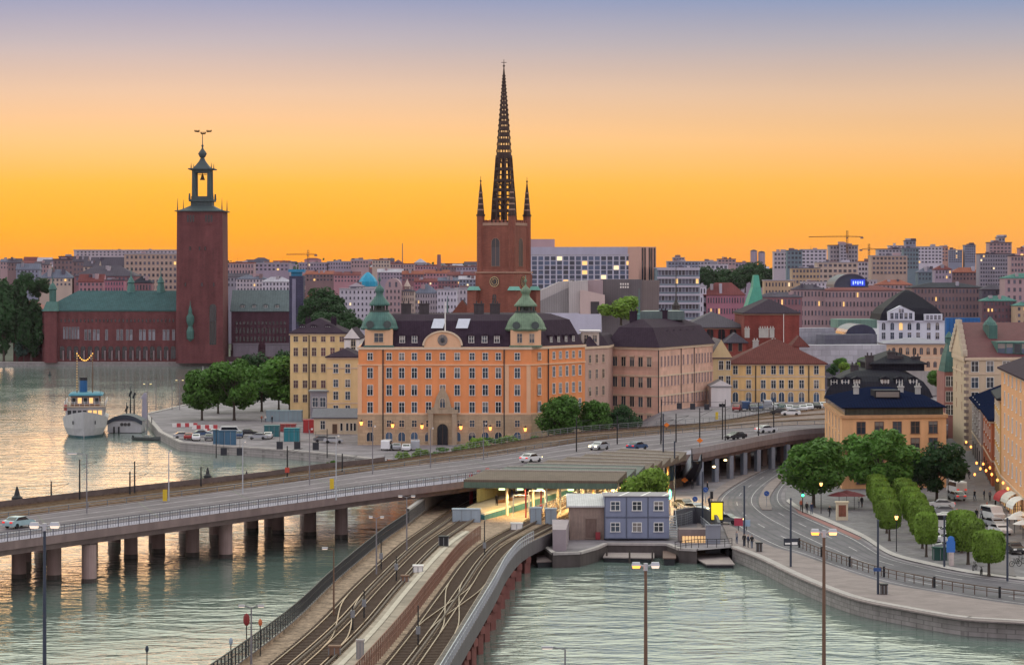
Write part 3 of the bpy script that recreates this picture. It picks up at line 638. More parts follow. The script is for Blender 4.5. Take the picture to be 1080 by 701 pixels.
windows(t, cC, cD, 5, [(20.85,1.5,1.0),(17.3,2.2,1.05),(13.6,2.2,1.05),(9.9,2.2,1.05)], 'cross', WHITE, GLASSB, True); windows(t, cC, cD, 5, [(6.0,1.4,1.0)], 'cross', TRIM, GLASS, True, bump_=.16)
for px in (404,531.7): downpipe(t, (X(px,D0), D0), 2, ZE-.5)
downpipe(t, (cC[0]+.1, cC[1]), 2, ZE-.5); downpipe(t, (cD[0]-.6, cD[1]-.2), 2, ZE-.5)
# pilaster strips framing the corner pavilions
mb = MB()
for px in (379.5,401,534.5,557.5):
    x_ = X(px,D0); mb = MB(); mb.box(x_-.45,x_+.45,D0-.14,D0,zb+.4,18.9); mb.build('pilaster', ORANGE2, t)
# doorway
xd = X(466.8,D0); mb = MB(); mb.box(xd-3.1,xd-2.0,D0-.9,D0,1.5,9.2); mb.box(xd+2.0,xd+3.1,D0-.9,D0,1.5,9.2); mb.box(xd-3.4,xd+3.4,D0-1.0,D0,8.6,9.4)
mb.prism([(xd-2.4,D0-.8),(xd+2.4,D0-.8),(xd+2.4,D0),(xd-2.4,D0)], 9.4, 9.9)
mb.frustum([(xd-1.9,D0-.8),(xd+1.9,D0-.8),(xd+1.9,D0-.02),(xd-1.9,D0-.02)], 9.9, [(xd-1.3,D0-.7),(xd+1.3,D0-.7),(xd+1.3,D0-.02),(xd-1.3,D0-.02)], 12.2)
mb.frustum([(xd-1.3,D0-.7),(xd+1.3,D0-.7),(xd+1.3,D0-.02),(xd-1.3,D0-.02)], 12.2, [(xd-.15,D0-.5),(xd+.15,D0-.5),(xd+.15,D0-.02),(xd-.15,D0-.02)], 14.3)
po = mb.build('portal', mat('carved_sandstone', (.36,.27,.19), .85, .25, .8), t)
fm_, pm_ = win_meshes(2.2, 4.6, 'arch', mat('oak_door', (.09,.055,.035), .6, .2, 2), GLASSD, False); ol = parent_loc(po); inst(fm_, 'door', po, (xd-ol.x, D0-.3-ol.y, 4.0-ol.z))
fm_, pm_ = win_meshes(1.1, 2.0, 'arch', TRIM, GLASS, False); inst(fm_, 'portal_window', po, (xd-ol.x, D0-.83-ol.y, 10.9-ol.z))
# mansard roof
mb = MB(); rf = [(X(404,D0),D0+.6),(X(533,D0),D0+.6),(cC[0]-1,cC[1]+1.5),(cD[0]-.2,cD[1]+.4),back[0],back[1]]
rf = [(cA[0]+.4,D0+.4),(cB[0]-.2,D0+.4),(cC[0]-.3,cC[1]+.5),(cD[0]-.3,cD[1]+.4),back[0],back[1]]
q1 = offset_poly(rf, 3.0); mb.frustum(rf, ZE+.02, q1, ZE+5.6, 0, False); q2 = offset_poly(q1, 4.0); mb.frustum(q1, ZE+5.6, q2, ZE+6.9, 0, True); ro = mb.build('roof', SLATE, t)
for f_ in (411,424,437,497,511,524): dormer(t, (cA[0],D0), (cB[0],D0), fr(f_), ZE+.7, 1.5, 1.9, 1.0, SLATE, None, 2.2)
for f_ in (.18,.38,.58,.78): dormer(t, cC, cD, f_, ZE+.6, 1.2, 1.7, 1.0, SLATE, None, 2.2)
for px in (461,487):
    x_ = X(px, D0+3); mb = MB(); a = Vector((0,2.6,4.4)).normalized(); y0, z0_ = D0+2.25, ZE+4.0
    mb.face([(x_-1.3,y0-.25,z0_),(x_+1.3,y0-.25,z0_),(x_+1.9,y0+1.05,z0_+2.05),(x_-.7,y0+1.05,z0_+2.05)]); mb.build('skylight', mat('skylight_glass', (.55,.58,.66), .15, .1, 1), t)
for px in (428,447,505,522): x_ = X(px,D0+12); chimney(t, x_, D0+14, ZE+5.5, ZE+9, 2.2, 1.2, mat('dark_chimney', (.06,.05,.055), .8, .3, 1))
# pediment
xc = X(466.8,D0); r_ = 3.95; n = 20; mb = MB(); arc = [(xc+r_*math.cos(math.pi*k/n), ZE+.3+2.9*math.sin(math.pi*k/n)) for k in range(n+1)]
pts = [(xc-r_,ZE-.05),(xc+r_,ZE-.05)]+arc
mb.face([(x_,D0-.25,z_) for x_, z_ in pts]); pd = mb.build('pediment', ORANGE2, t)
mb = MB()
for k in range(n):
    a, b_ = arc[k], arc[k+1]; A_ = lambda p, s_: (xc+(p[0]-xc)*s_, ZE+.3+(p[1]-ZE-.3)*s_)
    a2, b2 = A_(a,1.1), A_(b_,1.1); mb.face([(a[0],D0-.5,a[1]),(a2[0],D0-.5,a2[1]),(b2[0],D0-.5,b2[1]),(b_[0],D0-.5,b_[1])]); mb.face([(a2[0],D0-.5,a2[1]),(a2[0],D0+3,a2[1]),(b2[0],D0+3,b2[1]),(b2[0],D0-.5,b2[1])]); mb.face([(a[0],D0-.5,a[1]),(b_[0],D0-.5,b_[1]),(b_[0],D0-.25,b_[1]),(a[0],D0-.25,a[1])])
mb.build('pediment_moulding', TRIM, pd)
mb = MB(); mb.lathe([(.05,-.3),(1.0,-.25),(1.1,0),(1.0,.1)], 14); v = [(x_,-z_,y_) for x_, y_, z_ in mb.v]; mb.v = [(xc+x_, D0-.35+y_*.5, ZE+1.5+z_*1.1) for x_, y_, z_ in v]
mb.build('coat_of_arms', mat('grey_crest', (.20,.17,.16), .7, .4, 3), pd)
mb = MB(); mb.ball((xc,D0-.6,ZE+1.5), .45, .2, .55); mb.build('crest_shield', mat('dark_crest', (.05,.05,.06), .6, .3, 3), pd)
mb = MB(); mb.cyl(X(469.5,D0+1.2), D0+1.2, ZE+2.9, Z(318,D0+1.2), .14, .09, 8); mb.build('flagpole', WHITE, t)
def turret(px, w_, zb_, wallm, cop, yd, pxs, d, name='corner_turret'):
    "attic block with bell dome, lantern and onion finial; pxs scales the widths"
    x_ = X(px,d); k = d/F; s_ = w_/2; mb = MB(); mb.box(x_-s_,x_+s_,d-.1,d+w_-.1,zb_,Z(yd+1,d)); a = mb.build(name, wallm, t)
    mb = MB(); mb.box(x_-s_-.25,x_+s_+.25,d-.35,d+w_+.15,zb_-.02,zb_+.35); mb.build('turret_ledge', cop, a)
    yc = d+w_/2; zz = lambda y_: Z(y_, d)
    pr = [(w_*.66,zz(yd)-.4),(w_*.70,zz(yd)),(w_*.66,zz(yd-2)),(w_*.63,zz(yd-5)),(w_*.58,zz(yd-8.5)),(w_*.50,zz(yd-12)),(w_*.41,zz(yd-15)),(w_*.35,zz(yd-17))]
    mb = MB(); mb.lathe(pr, 16, x_, yc, R(11.25)); dm = mb.build('dome', cop, a, smooth_=False)
    for sg in (-.5,.5):
        mb = MB(); mb.cyl(0,0,0,1.2,.85,.85,14); mb.v = [(x_+sg*w_*.62+vx, yc-w_*.60+.9-vz+.05, zz(yd-4)+vy*.95) for vx, vy, vz in mb.v]; mb.build('round_dormer', mat('dormer_lead', (.06,.075,.075), .6, .3, 2), dm)
    mb = MB(); mb.cyl(x_,yc,zz(yd-17),zz(yd-19),w_*.36,w_*.36,12); 
    for j in range(8):
        an = 2*math.pi*j/8+R(22.5); mb.cyl(x_+w_*.29*math.cos(an), yc+w_*.29*math.sin(an), zz(yd-19), zz(yd-23.5), .22, .2, 6)
    mb.cyl(x_,yc,zz(yd-19),zz(yd-23.5),w_*.2,w_*.2,8); mb.build('lantern', mat('dark_lantern', (.05,.06,.055), .6, .3, 1), a)
    pr = [(w_*.37,zz(yd-23.5)),(w_*.38,zz(yd-25)),(w_*.33,zz(yd-27)),(w_*.22,zz(yd-31)),(w_*.14,zz(yd-34)),(w_*.12,zz(yd-36.5)),(w_*.15,zz(yd-38)),(w_*.17,zz(yd-40.5)),(w_*.12,zz(yd-43)),(w_*.05,zz(yd-45)),(.12,zz(yd-47)),(.1,zz(yd-49)),(.28,zz(yd-50)),(.3,zz(yd-51.5)),(.1,zz(yd-53)),(.05,zz(yd-57))]
    mb = MB(); mb.lathe(pr, 12, x_, yc); mb.build('onion_cap', cop, a, smooth_=True); return a, x_, yc
a, x_, yc = turret(399.5, 6.0, ZE, ORANGE2, COPPER, 346, 1, D0); 
windows(t, (x_-3,D0-.1), (x_+3,D0-.1), [.5], [(ZE+2.0,1.9,1.9)], 'cross', TRIM, GLASS, True)
a, x_, yc = turret(554.5, 6.6, ZE, ORANGE2, COPPERD, 347, 1, D0)
windows(t, (x_-3.3,D0-.1), (x_+3.3,D0-.1), [.3,.7], [(ZE+1.9,1.9,1.0)], 'cross', TRIM, GLASS, True)

# ================================================================== PALE YELLOW HOUSE TO THE LEFT
d = 640.0; A, B = (X(306,d), d), (X(364,d), d)
t = building('yellow_house', 'tall pale yellow house with dark red windows behind the round trees', [A,B,(B[0],d+22),(A[0],d+22)], 1.5, Z(351,d), YEL, ('hip', 3.7, SLATE, .5), cornice=TRIM)
f1 = [(v-306)/58 for v in (312,321.7,331.3,341,350.7,360.5)]
windows(t, A, B, f1, [(Z(357.5,d),1.3,1.1),(Z(371,d),2.1,1.1),(Z(388,d),2.1,1.1),(Z(405,d),1.9,1.1)], 'cross', CREAM, GLASSR, True)
windows(t, A, B, f1[:4], [(Z(420,d),1.9,1.1)], 'cross', CREAM, GLASSR, True); downpipe(t, (X(326,d),d), 2, Z(352,d))
for px in (318,330,345): dormer(t, A, B, (px-306)/58, Z(351,d)+.6, 1.4, 1.3, 2.5, SLATE, None, 2)
for px in (325,352): chimney(t, X(px,d+9), d+9, Z(346,d), Z(337,d), 1.4, 1, SLATE)
# white gable part
A2, B2 = (X(363,628), 628), (X(379,628), 628)
t = building('white_house', 'narrow white gabled house wedged between the yellow house and the orange palace', [A2,B2,(B2[0],650),(A2[0],650)], 1.5, Z(357,628), WHITEW, ('gable', 2.6, SLATE, .2))
windows(t, A2, B2, [.6], [(Z(360,628),2.4,1.1),(Z(369,628),1.4,1.0)], 'cross', CREAM, GLASSD, True)
d2 = 600.0; A, B = (X(345,d2), d2), (X(379,d2), d2)
t = building('low_yellow_house', 'lower cream yellow house in front with a flat dark roof, touching the orange palace', [A,B,(B[0],d2+20),(A[0],d2+20)], 1.5, Z(376,d2), mat('cream_yellow_stucco', (.70,.50,.26), .85, .1, .3), ('hip', 1.8, SLATE, .5), cornice=TRIM, bands=[(Z(388,d2),TRIM),(Z(425,d2),TRIM)])
windows(t, A, B, [.27,.64], [(Z(388.5,d2),2.1,1.1),(Z(404,d2),1.7,1.1),(Z(417,d2),1.9,1.1),(Z(431,d2),1.6,1.1)], 'cross', WHITE, GLASS, True)
d3 = 577.0; A, B = (X(331,d3), d3), (X(378,d3), d3)
t = building('low_white_shed', 'long low white shed with a grey roof against the orange palace', [A,B,(B[0],d3+8),(A[0],d3+8)], 1.5, Z(440,d3), CREAM, ('gable', 1.9, mat('grey_tin_roof', (.10,.10,.13), .5, .2, .5), .5), 'shed')
windows(t, A, B, [.2], [(Z(448,d3),1.9,1.0)], 'cross', WHITE, GLASS, True); windows(t, A, B, [.62,.75,.84,.92], [(Z(450,d3),1.7,.5)], 'plain', WHITE, GLASSD, True)
windows(t, A, B, [.47], [(Z(452,d3),2.2,1.1)], 'plain', TRIM, mat('shed_door', (.10,.06,.04), .6), False, name='door')
t = building('grey_hut', 'small grey windowed hut in the shade of the yellow house wall', rect(327,600,345,600,6), 1.5, Z(413,600), mat('hut_grey', (.25,.24,.27), .8), ('flat', .3, GREY), 'hut')
windows(t, (X(327,600),600), (X(345,600),600), [.3,.75], [(Z(424,600),2.2,1.3)], 'cross', WHITE, GLASS, True)

# ================================================================== PINK BLOCKS ON THE RIGHT OF THE PALACE
dA = (X(617,562), 562.0); dB = (X(641,572), 572.0)
t = building('narrow_house', 'narrow dusky pink house squeezed between the orange palace and the rose palace', [dA,dB,(dB[0]+3,594),(dA[0]-2,592)], 1.5, Z(365,566), PINKD, ('mansard', 3.0, SLATE, .3), cornice=TRIM)
windows(t, dA, dB, 3, [(Z(378,567),1.8,1.1),(Z(394,567),2.0,1.1),(Z(412,567),2.0,1.1),(Z(430,567),1.9,1.1)], 'cross', TRIM, GLASS, True)
mb = MB(); mb.box(X(614,566),X(632,566),567,575,Z(364,566),Z(350,566)); at = mb.build('attic', mat('pale_attic', (.60,.52,.47), .8, .15, .4), t); mb = MB(); mb.box(X(613,566)-.2,X(633,566)+.2,566.5,575.3,Z(350,566),Z(348.4,566)); mb.build('attic_roof', WHITEW, at)
windows(t, (X(614,566),567), (X(632,566),567), [.25,.75], [(Z(357,566),1.6,.9)], 'cross', TRIM, GLASS, True)
pA, pB, pC = (X(640,586), 586.0), (X(694.5,576), 576.0), (X(752,612), 612.0); n_ = Vector((-.25,1)).normalized()*34
pfoot = [pA, pB, pC, (pC[0]-10, pC[1]+30), (pA[0]+3, pA[1]+34)]; ZP = Z(366.5, 576)
t = building('rose_palace', 'big rose pink corner palace with rows of tall windows, beside the railway', pfoot, 1.5, ZP, PINK, ('mansard', 6.2, SLATE, .6, 3.4), 'palace', cornice=TRIM, bands=[(ZP-6.6,TRIM),(ZP-11.2,TRIM),(ZP-15.5,TRIM)])
rose = t; zr = lambda y_: Z(y_, 580)
windows(t, pA, pB, [(v-640)/54.5 for v in (649,658,667,676,685)], [(zr(381.5),2.1,1.25),(zr(403),2.3,1.25),(zr(423.5),2.3,1.25),(zr(442),2.4,1.25)], 'hood', TRIM, GLASS, True)
zz = [(Z(381.5,576),2.3,.85),(Z(402.5,576),2.3,.85),(Z(422.5,576),2.3,.85),(Z(441.5,576),2.0,.85)]
windows(t, pB, pC, [.05,.11,.17,.23,.29,.35]+[.44,.52,.60]+[.68,.735,.79,.845,.90,.955], zz, 'tall', mat('pink_window_frame', (.50,.36,.33), .7, .1, 1), glass('pink_glass', (.12,.085,.10), .15), True)
for f_ in (.40,.64): p = Vector(pB).lerp(Vector(pC), f_); downpipe(t, (p.x,p.y), 2, ZP-.5)
downpipe(t, (pB[0],pB[1]), 2, ZP-.5)
for f_ in (.30,.42,.54,.66,.78): dormer(t, pB, pC, f_, ZP+1.5, 1.9, 2.0, 2.2, SLATE, None, 2.5, GLASSD)
mb = MB(); mb.prism([(X(675,600),600),(X(722,605),605),(X(715,622),622),(X(680,618),618)], ZP+5.9, ZP+8.0); mb.build('roof_platform', mat('green_grey_sheet', (.10,.135,.14), .5, .2, .4, pattern=('seamx', .8, .2)), t)
for px, dd in ((668,590),(700,603)): chimney(t, X(px,dd), dd, ZP+4, ZP+8, 1.8, 1, SLATE)

# ================================================================== CHURCH TOWER WITH OPENWORK SPIRE
dc = 640.0; th = R(26); s_ = 9.6; c0 = Vector((X(540.5,dc), dc))                # nearest corner
e1 = Vector((-math.cos(th), math.sin(th)))*s_; e2 = Vector((math.sin(th), math.cos(th)))*s_
sq = lambda g_: [tuple(c0+(e1+e2)/2+(a*e1+b_*e2)/2*g_) for a, b_ in ((1,-1),(-1,-1),(-1,1),(1,1))]
ctr = c0+(e1+e2)/2; zt = lambda y_: Z(y_, dc+4)
church = thing('church', 'red brick church tower topped by a tall black openwork iron spire', 'church', (ctr.x, ctr.y, 2)); t = church
mb = MB(); mb.prism(sq(1.14), 2, zt(290)); mb.frustum(sq(1.14), zt(290), sq(1.0), zt(284)); mb.prism(sq(1.0), zt(284), zt(236)); mb.build('tower', BRICK, t)
mb = MB(); mb.prism(sq(1.17), zt(288), zt(286.5)); mb.prism(sq(1.03), zt(238), zt(235)); mb.build('string_course', mat('pale_brick_course', (.33,.20,.15), .85), t)
for (a, b_) in ((1,-1),(-1,-1),(-1,1),(1,1)):
    p = ctr+(a*e1+b_*e2)/2*.93; q = ctr+(a*e1+b_*e2)/2*1.2
    mb = MB(); mb.obox(q.x, q.y, 2, zt(306), 2.6, 2.6, math.pi-th); o = mb.build('buttress', BRICK, t)
    mb = MB(); mb.frustum([(q.x-1.8,q.y-1.8),(q.x+1.8,q.y-1.8),(q.x+1.8,q.y+1.8),(q.x-1.8,q.y+1.8)], zt(306), [(q.x-1.2,q.y-.9),(q.x+1.2,q.y-.9),(q.x+1.2,q.y+.9),(q.x-1.2,q.y+.9)], zt(302)); mb.build('copper_cap', mat('light_copper', (.14,.33,.28), .6, .2, 1), o)
    mb = MB(); mb.cyl(p.x, p.y, zt(290), zt(228), 1.0, .98, 8); o = mb.build('corner_turret', BRICK, t)
    mb = MB(); mb.cyl(p.x, p.y, zt(228), zt(226), 1.15, 1.15, 8); mb.lathe([(.95,zt(226)),(.75,zt(218)),(.5,zt(206)),(.26,zt(197)),(.1,zt(192)),(.28,zt(191)),(.06,zt(189.5)),(.05,zt(186))], 8, p.x, p.y); mb.build('pinnacle', mat('spire_iron', (.05,.028,.023), .7, .3, 1), o)
    for zz_ in (222,216,210,204): 
        mb = MB(); rr_ = .98-(226-zz_)*.02; mb.cyl(p.x, p.y, zt(zz_), zt(zz_-1.5), rr_, rr_-.03, 8); mb.build('pinnacle_ring', MATS['pale_brick_course'], o)
fA, fB, fD = Vector(sq(1.0)[0]), Vector(sq(1.0)[1]), Vector(sq(1.0)[2])
DARKW = glass('belfry_louvres', (.03,.025,.03), .4)
windows(t, fA, fB, [.5], [(zt(266),7.2,2.3,'arch')], 'arch', MATS['pale_brick_course'], DARKW, True); windows(t, fB, fD, [.5], [(zt(266),7.2,2.3,'arch')], 'arch', MATS['pale_brick_course'], DARKW, True)
fA, fB, fD = Vector(sq(1.14)[0]), Vector(sq(1.14)[1]), Vector(sq(1.14)[2])
windows(t, fA, fB, [.5], [(zt(319),4.4,1.1,'arch')], 'arch', BRICK, GLASSD, True); windows(t, fB, fD, [.5], [(zt(319),4.4,1.1,'arch')], 'arch', BRICK, GLASSD, True)
def clock(t, A, B, z, r_):
    A, B = Vector(A), Vector(B); m_ = (A+B)/2; ang = math.atan2((B-A).y,(B-A).x); o = parent_loc(t)
    mb = MB(); mb.cyl(0,0,0,.12,r_,r_,24); mb.v = [(x_, -z_, y_) for x_, y_, z_ in mb.v]
    f_ = mb.build('clock_face', mat('clock_black', (.03,.03,.035), .4), t, world=False); f_.location = (m_.x-o.x, m_.y-o.y, z-o.z); f_.rotation_euler = (0,0,ang)
    mb = MB()
    for rr, q in ((r_*.93,.14),(r_*.55,.10)):
        for k in range(24):
            a, b_ = 2*math.pi*k/24, 2*math.pi*(k+1)/24; mb.face([(rr*math.cos(a),-.135,rr*math.sin(a)),(rr*math.cos(b_),-.135,rr*math.sin(b_)),((rr-q)*math.cos(b_),-.135,(rr-q)*math.sin(b_)),((rr-q)*math.cos(a),-.135,(rr-q)*math.sin(a))])
    for k in range(12):
        a = 2*math.pi*k/12; mb.beam((r_*.66*math.cos(a),-.15,r_*.66*math.sin(a)), (r_*.83*math.cos(a),-.15,r_*.83*math.sin(a)), .12, .04)
    mb.build('dial_ring', mat('gilt', (.55,.38,.2), .35, metal=.5), f_, world=False)
    mb = MB(); mb.beam((0,-.17,-.2),(r_*.5*math.cos(R(200)),-.17,r_*.5*math.sin(R(200))), .16, .04); mb.beam((0,-.19,0),(r_*.75*math.cos(R(110)),-.19,r_*.75*math.sin(R(110))), .1, .04); mb.build('clock_hands', MATS['gilt'], f_, world=False)
clock(t, fA, fB, zt(297), 1.45); clock(t, fB, fD, zt(297), 1.45)
# parapet merlons
mb = MB()
for k in range(4):
    a, b_ = Vector(sq(.98)[k]), Vector(sq(.98)[(k+1)%4])
    for f_ in (.2,.32,.44,.56,.68,.8): p = a.lerp(b_, f_); mb = MB(); mb.obox(p.x, p.y, zt(235)-.05, zt(232), .55, .3, math.atan2((b_-a).y,(b_-a).x)); mb.build('merlon', BRICK, t)
# spire: eight ribs, rings and pierced cast panels
SPI = MATS['spire_iron']
yw = [(234,6.6),(210,5.9),(190,5.0),(165,4.05),(150,3.55),(130,2.75),(110,1.95),(95,1.3),(80,.7),(72,.35)]        # row, half width in photo px*0.5
def rad(y_):
    for (a, ra), (b_, rb_) in zip(yw[:-1], yw[1:]):
        if y_ <= a and y_ >= b_: return (ra+(rb_-ra)*(a-y_)/(a-b_))*.98
    return .3
RAD = lambda y_: rad(y_)*2*dc/F*1.03
sp = thing('spire_dummy','','',(0,0,0)); bpy.data.objects.remove(sp)
mb = MB(); ctr3 = ctr
def pt(y_, k, g_=1): a = 2*math.pi*k/8+R(8); r_ = RAD(y_)*g_; return Vector((ctr3.x+r_*math.cos(a), ctr3.y+r_*math.sin(a), zt(y_)))
rows = [234,222,210,200,190,178,165]
for k in range(8):
    for a, b_ in zip(rows[:-1], rows[1:]): mb.beam(pt(a,k), pt(b_,k), .42, .42); mb.beam(pt(a,k+.5,.93), pt(b_,k+.5,.93), .2, .2)
for y_ in rows:
    for k in range(8): mb.beam(pt(y_,k), pt(y_,k+1), .4, .7)
for y_ in (216,206,195,184,171):
    for k in range(8): mb.beam(pt(y_,k), pt(y_,k+1), .16, .22)
for k in range(8):
    for a, b_ in ((222,210),(200,190),(178,165)): mb.beam(pt(a,k), pt(b_,k+.5,.93), .14, .14); mb.beam(pt(a,k+1), pt(b_,k+.5,.93), .14, .14)
mb.lathe([(RAD(234)*.14, zt(234)), (RAD(165)*.2, zt(165))], 8, ctr.x, ctr.y)
spo = mb.build('spire_gallery', SPI, t)
mb = MB(); y_ = 165.0; ys_ = [165]
while y_ > 80: y_ -= 3.0+ (y_-80)*.055; ys_.append(y_)
for j, (a, b_) in enumerate(zip(ys_[:-1], ys_[1:])):
    m1 = a+(b_-a)*.60
    for k in range(8):
        mb.face([pt(a,k),pt(a,k+1),pt(m1,k+1),pt(m1,k)]); mb.beam(pt(m1,k), pt(b_,k), .24, .24)
        mb.beam(pt(m1,k+.5,.95), pt(b_,k+.5,.95), .12, .12)
mb.lathe([(RAD(ys_[-1]), zt(ys_[-1])), (.25, zt(76)), (.12, zt(70)), (.35, zt(69)), (.1, zt(67.5)), (.06, zt(62))], 8, ctr.x, ctr.y)
mb.beam((ctr.x-.7,ctr.y,zt(65.2)),(ctr.x+.7,ctr.y,zt(65.2)), .1, .14)
o = mb.build('spire', SPI, t)
# nave roof behind the palace
t2 = building('nave', 'long dark roofed church nave just visible behind the palace roof', rect(470,662,505,662,14), 2, Z(340,662), BRICK, ('gable', 6, SLATE, .4), 'church')
# ================================================================== TOWN HALL ACROSS THE WATER
DH = 1060.0; zh = lambda y_: Z(y_, DH)
t = thing('town_hall_tower', 'tall square dark red brick tower with open bell lantern and three gilt crowns', 'tower', (X(212.5,DH), DH, 1.8))
hx = lambda px: X(px, DH); cx, cy = hx(210.5), DH+10
q0 = [(hx(185.5),DH),(hx(235.5),DH),(hx(235.5),DH+20),(hx(185.5),DH+20)]; q1 = [(hx(186.5),DH+.4),(hx(234.5),DH+.4),(hx(234.5),DH+19.6),(hx(186.5),DH+19.6)]
mb = MB(); mb.frustum(q0, 1.5, q1, zh(222)); mb.build('shaft', HALLB, t)
mb = MB(); mb.prism(offset_poly(q1, -.9), zh(223), zh(222)); mb.build('cornice', mat('dark_copper', (.05,.07,.075), .6, .3, 1), t)
DC = MATS['dark_copper']
def sqr(px0, px1): h_ = (hx(px1)-hx(px0))/2*.93; c_ = cx; return [(c_-h_,cy-h_),(c_+h_,cy-h_),(c_+h_,cy+h_),(c_-h_,cy+h_)]
mb = MB(); mb.frustum(sqr(187,238), zh(222), sqr(194,231), zh(219.5)); mb.frustum(sqr(194,231), zh(219.5), sqr(200,225), zh(216.5)); mb.prism(sqr(200.5,224.5), zh(216.5), zh(212)); mb.prism(sqr(198.5,226.5), zh(212), zh(210)); mb.prism(sqr(201,224), zh(210), zh(206.5)); mb.build('tower_roof', DC, t)
for a in (-1,1):
    for b_ in (-1,1):
        x_, y_ = cx+a*8.3/2.0, cy+b_*8.3/2.0
        mb = MB(); mb.cyl(x_*1+a*-.9+0, y_-b_*.9, zh(207), zh(179), .95, .85, 8); mb.build('lantern_column', DC, t)
        mb = MB(); mb.cyl(cx+a*4.9, cy+b_*4.9, zh(210), zh(203.5), .5, .3, 8); mb.build('lantern_statue', DC, t)
        mb = MB(); mb.cyl(cx+a*9.4, cy+b_*9.4, zh(222), zh(209), .28, .05, 6); mb.build('corner_spike', DC, t)
        mb = MB(); mb.cyl(cx+a*4.3, cy+b_*4.3, zh(178), zh(171), .3, .05, 6); mb.build('upper_spike', DC, t)
mb = MB(); mb.prism(sqr(202,223), zh(181.5), zh(178.2)); mb.prism(sqr(197,226.5), zh(178.2), zh(177)); mb.frustum(sqr(201,222), zh(177), sqr(205,219), zh(173.5)); mb.frustum(sqr(205,219), zh(173.5), sqr(208.5,215.5), zh(169)); mb.frustum(sqr(208.5,215.5), zh(169), sqr(210,214), zh(165.5)); mb.build('lantern_roof', DC, t)
mb = MB(); mb.lathe([(.6,zh(165.8)),(1.2,zh(164.5)),(1.9,zh(161)),(1.3,zh(158.5)),(.5,zh(156)),(.3,zh(154)),(.55,zh(152.5)),(.2,zh(151)),(.13,zh(139))], 12, cx, cy); mb.build('finial', DC, t, smooth_=True)
mb = MB(); mb.lathe([(1.1,zh(189)),(1.0,zh(188)),(.65,zh(186)),(.5,zh(184)),(.2,zh(183.4))], 10, cx, cy); mb.beam((cx-1.9,cy,zh(183)),(cx+1.9,cy,zh(183)), .3, .3); mb.beam((cx,cy,zh(183)),(cx,cy,zh(181)),.3,.3); mb.build('bell', mat('bell_bronze', (.05,.035,.02), .4, metal=.6), t)
GOLD = mat('gilded_metal', (.16,.09,.03), .35, metal=.7)
for px, y_ in ((204.6,137.2),(217.5,137.2),(211.2,139.6)):
    mb = MB(); x_ = hx(px); mb.cyl(x_, cy, zh(y_+.7), zh(y_-.5), .95, 1.15, 8)
    for k in range(8): an = 2*math.pi*k/8; mb.cyl(x_+1.05*math.cos(an), cy+1.05*math.sin(an), zh(y_-.5), zh(y_-1.6), .16, .05, 5)
    mb.build('crown', GOLD, t)
mb = MB(); mb.beam((hx(204.6),cy,zh(138)),(hx(217.5),cy,zh(138)), .14, .14); mb.build('crown_bar', DC, t)
windows(t, q1[0], q1[1], [.24,.30,.36,.64,.70,.76], [(zh(232),4.2,.75)], 'plain', HALLB, GLASSD); windows(t, q0[0], q0[1], [.3,.62,.5], [(zh(262),1.6,.6)], 'plain', HALLB, GLASSD); windows(t, q0[0], q0[1], [.2,.55,.8], [(zh(300),1.6,.6)], 'plain', HALLB, GLASSD)
windows(t, q0[0], q0[1], [.78], [(zh(342),17,2.6,'arch')], 'arch', mat('bay_copper', (.05,.085,.08), .6), GLASSD)
xg = hx(201); mb = MB(); mb.lathe([(.1,zh(360)),(1.5,zh(357)),(1.6,zh(349)),(.9,zh(344)),(1.6,zh(339)),(1.7,zh(334)),(.9,zh(331)),(.7,zh(326)),(.2,zh(322)),(.08,zh(317))], 8, xg, DH-1.2); mb.build('copper_oriel', COPPER, t)
# south wing
t = building('town_hall_wing', 'long red brick town hall wing with green copper roof and waterside arcade', [(hx(42),DH+6),(hx(212),DH+6),(hx(212),DH+32),(hx(42),DH+32)], 1.5, Z(327,DH+6), HALLB, ('hip', 8.2, mat('sea_green_copper', (.042,.095,.102), .7, .3, .3, pattern=('seamx', .4, .25), spec=.1), .5), 'town hall', cornice=mat('copper_gutter', (.06,.13,.12), .6))
A, B = (hx(42),DH+6), (hx(186.5),DH+6); ff = lambda px: (px-42)/144.5; zw = lambda y_: Z(y_, DH+6)
arc_px = [63+7.35*k for k in range(17)]
windows(t, A, B, [ff(p) for p in arc_px], [(zw(371.5),5.4,2.0,'arch')], 'arch', mat('arcade_brick', (.105,.035,.04), .85), GLASSD, name='arch')  # open arches closed with dark panes that stand for the shade inside
for p in arc_px[:-1]:
    x_ = X(p+3.67, DH+5); mb = MB(); mb.cyl(x_, DH+5.2, zw(380), zw(369.5), .36, .32, 8); mb.build('arcade_column', mat('arcade_granite', (.24,.17,.18), .8), t)
windows(t, A, B, [ff(65+3*k) for k in range(6)], [(zw(351),5.0,.7)], 'plain', mat('lead_frame', (.30,.27,.30), .7), glass('hall_glass', (.10,.10,.12), .2))
windows(t, A, B, [ff(p) for p in (88,92,97,101,110,122,126,132,136,146,150,156,160,171,175,181)], [(zw(353),4.4,1.0)], 'plain', MATS['lead_frame'], MATS['hall_glass'])
windows(t, A, B, [ff(62+4.1*k) for k in range(30)], [(zw(338),1.3,.6)], 'plain', HALLB, GLASSD)
mb = MB(); mb.prism([(hx(45),DH+4),(hx(58),DH+4),(hx(58),DH+14),(hx(45),DH+14)], 1.5, zw(328)); o = mb.build('corner_tower', HALLB, t)
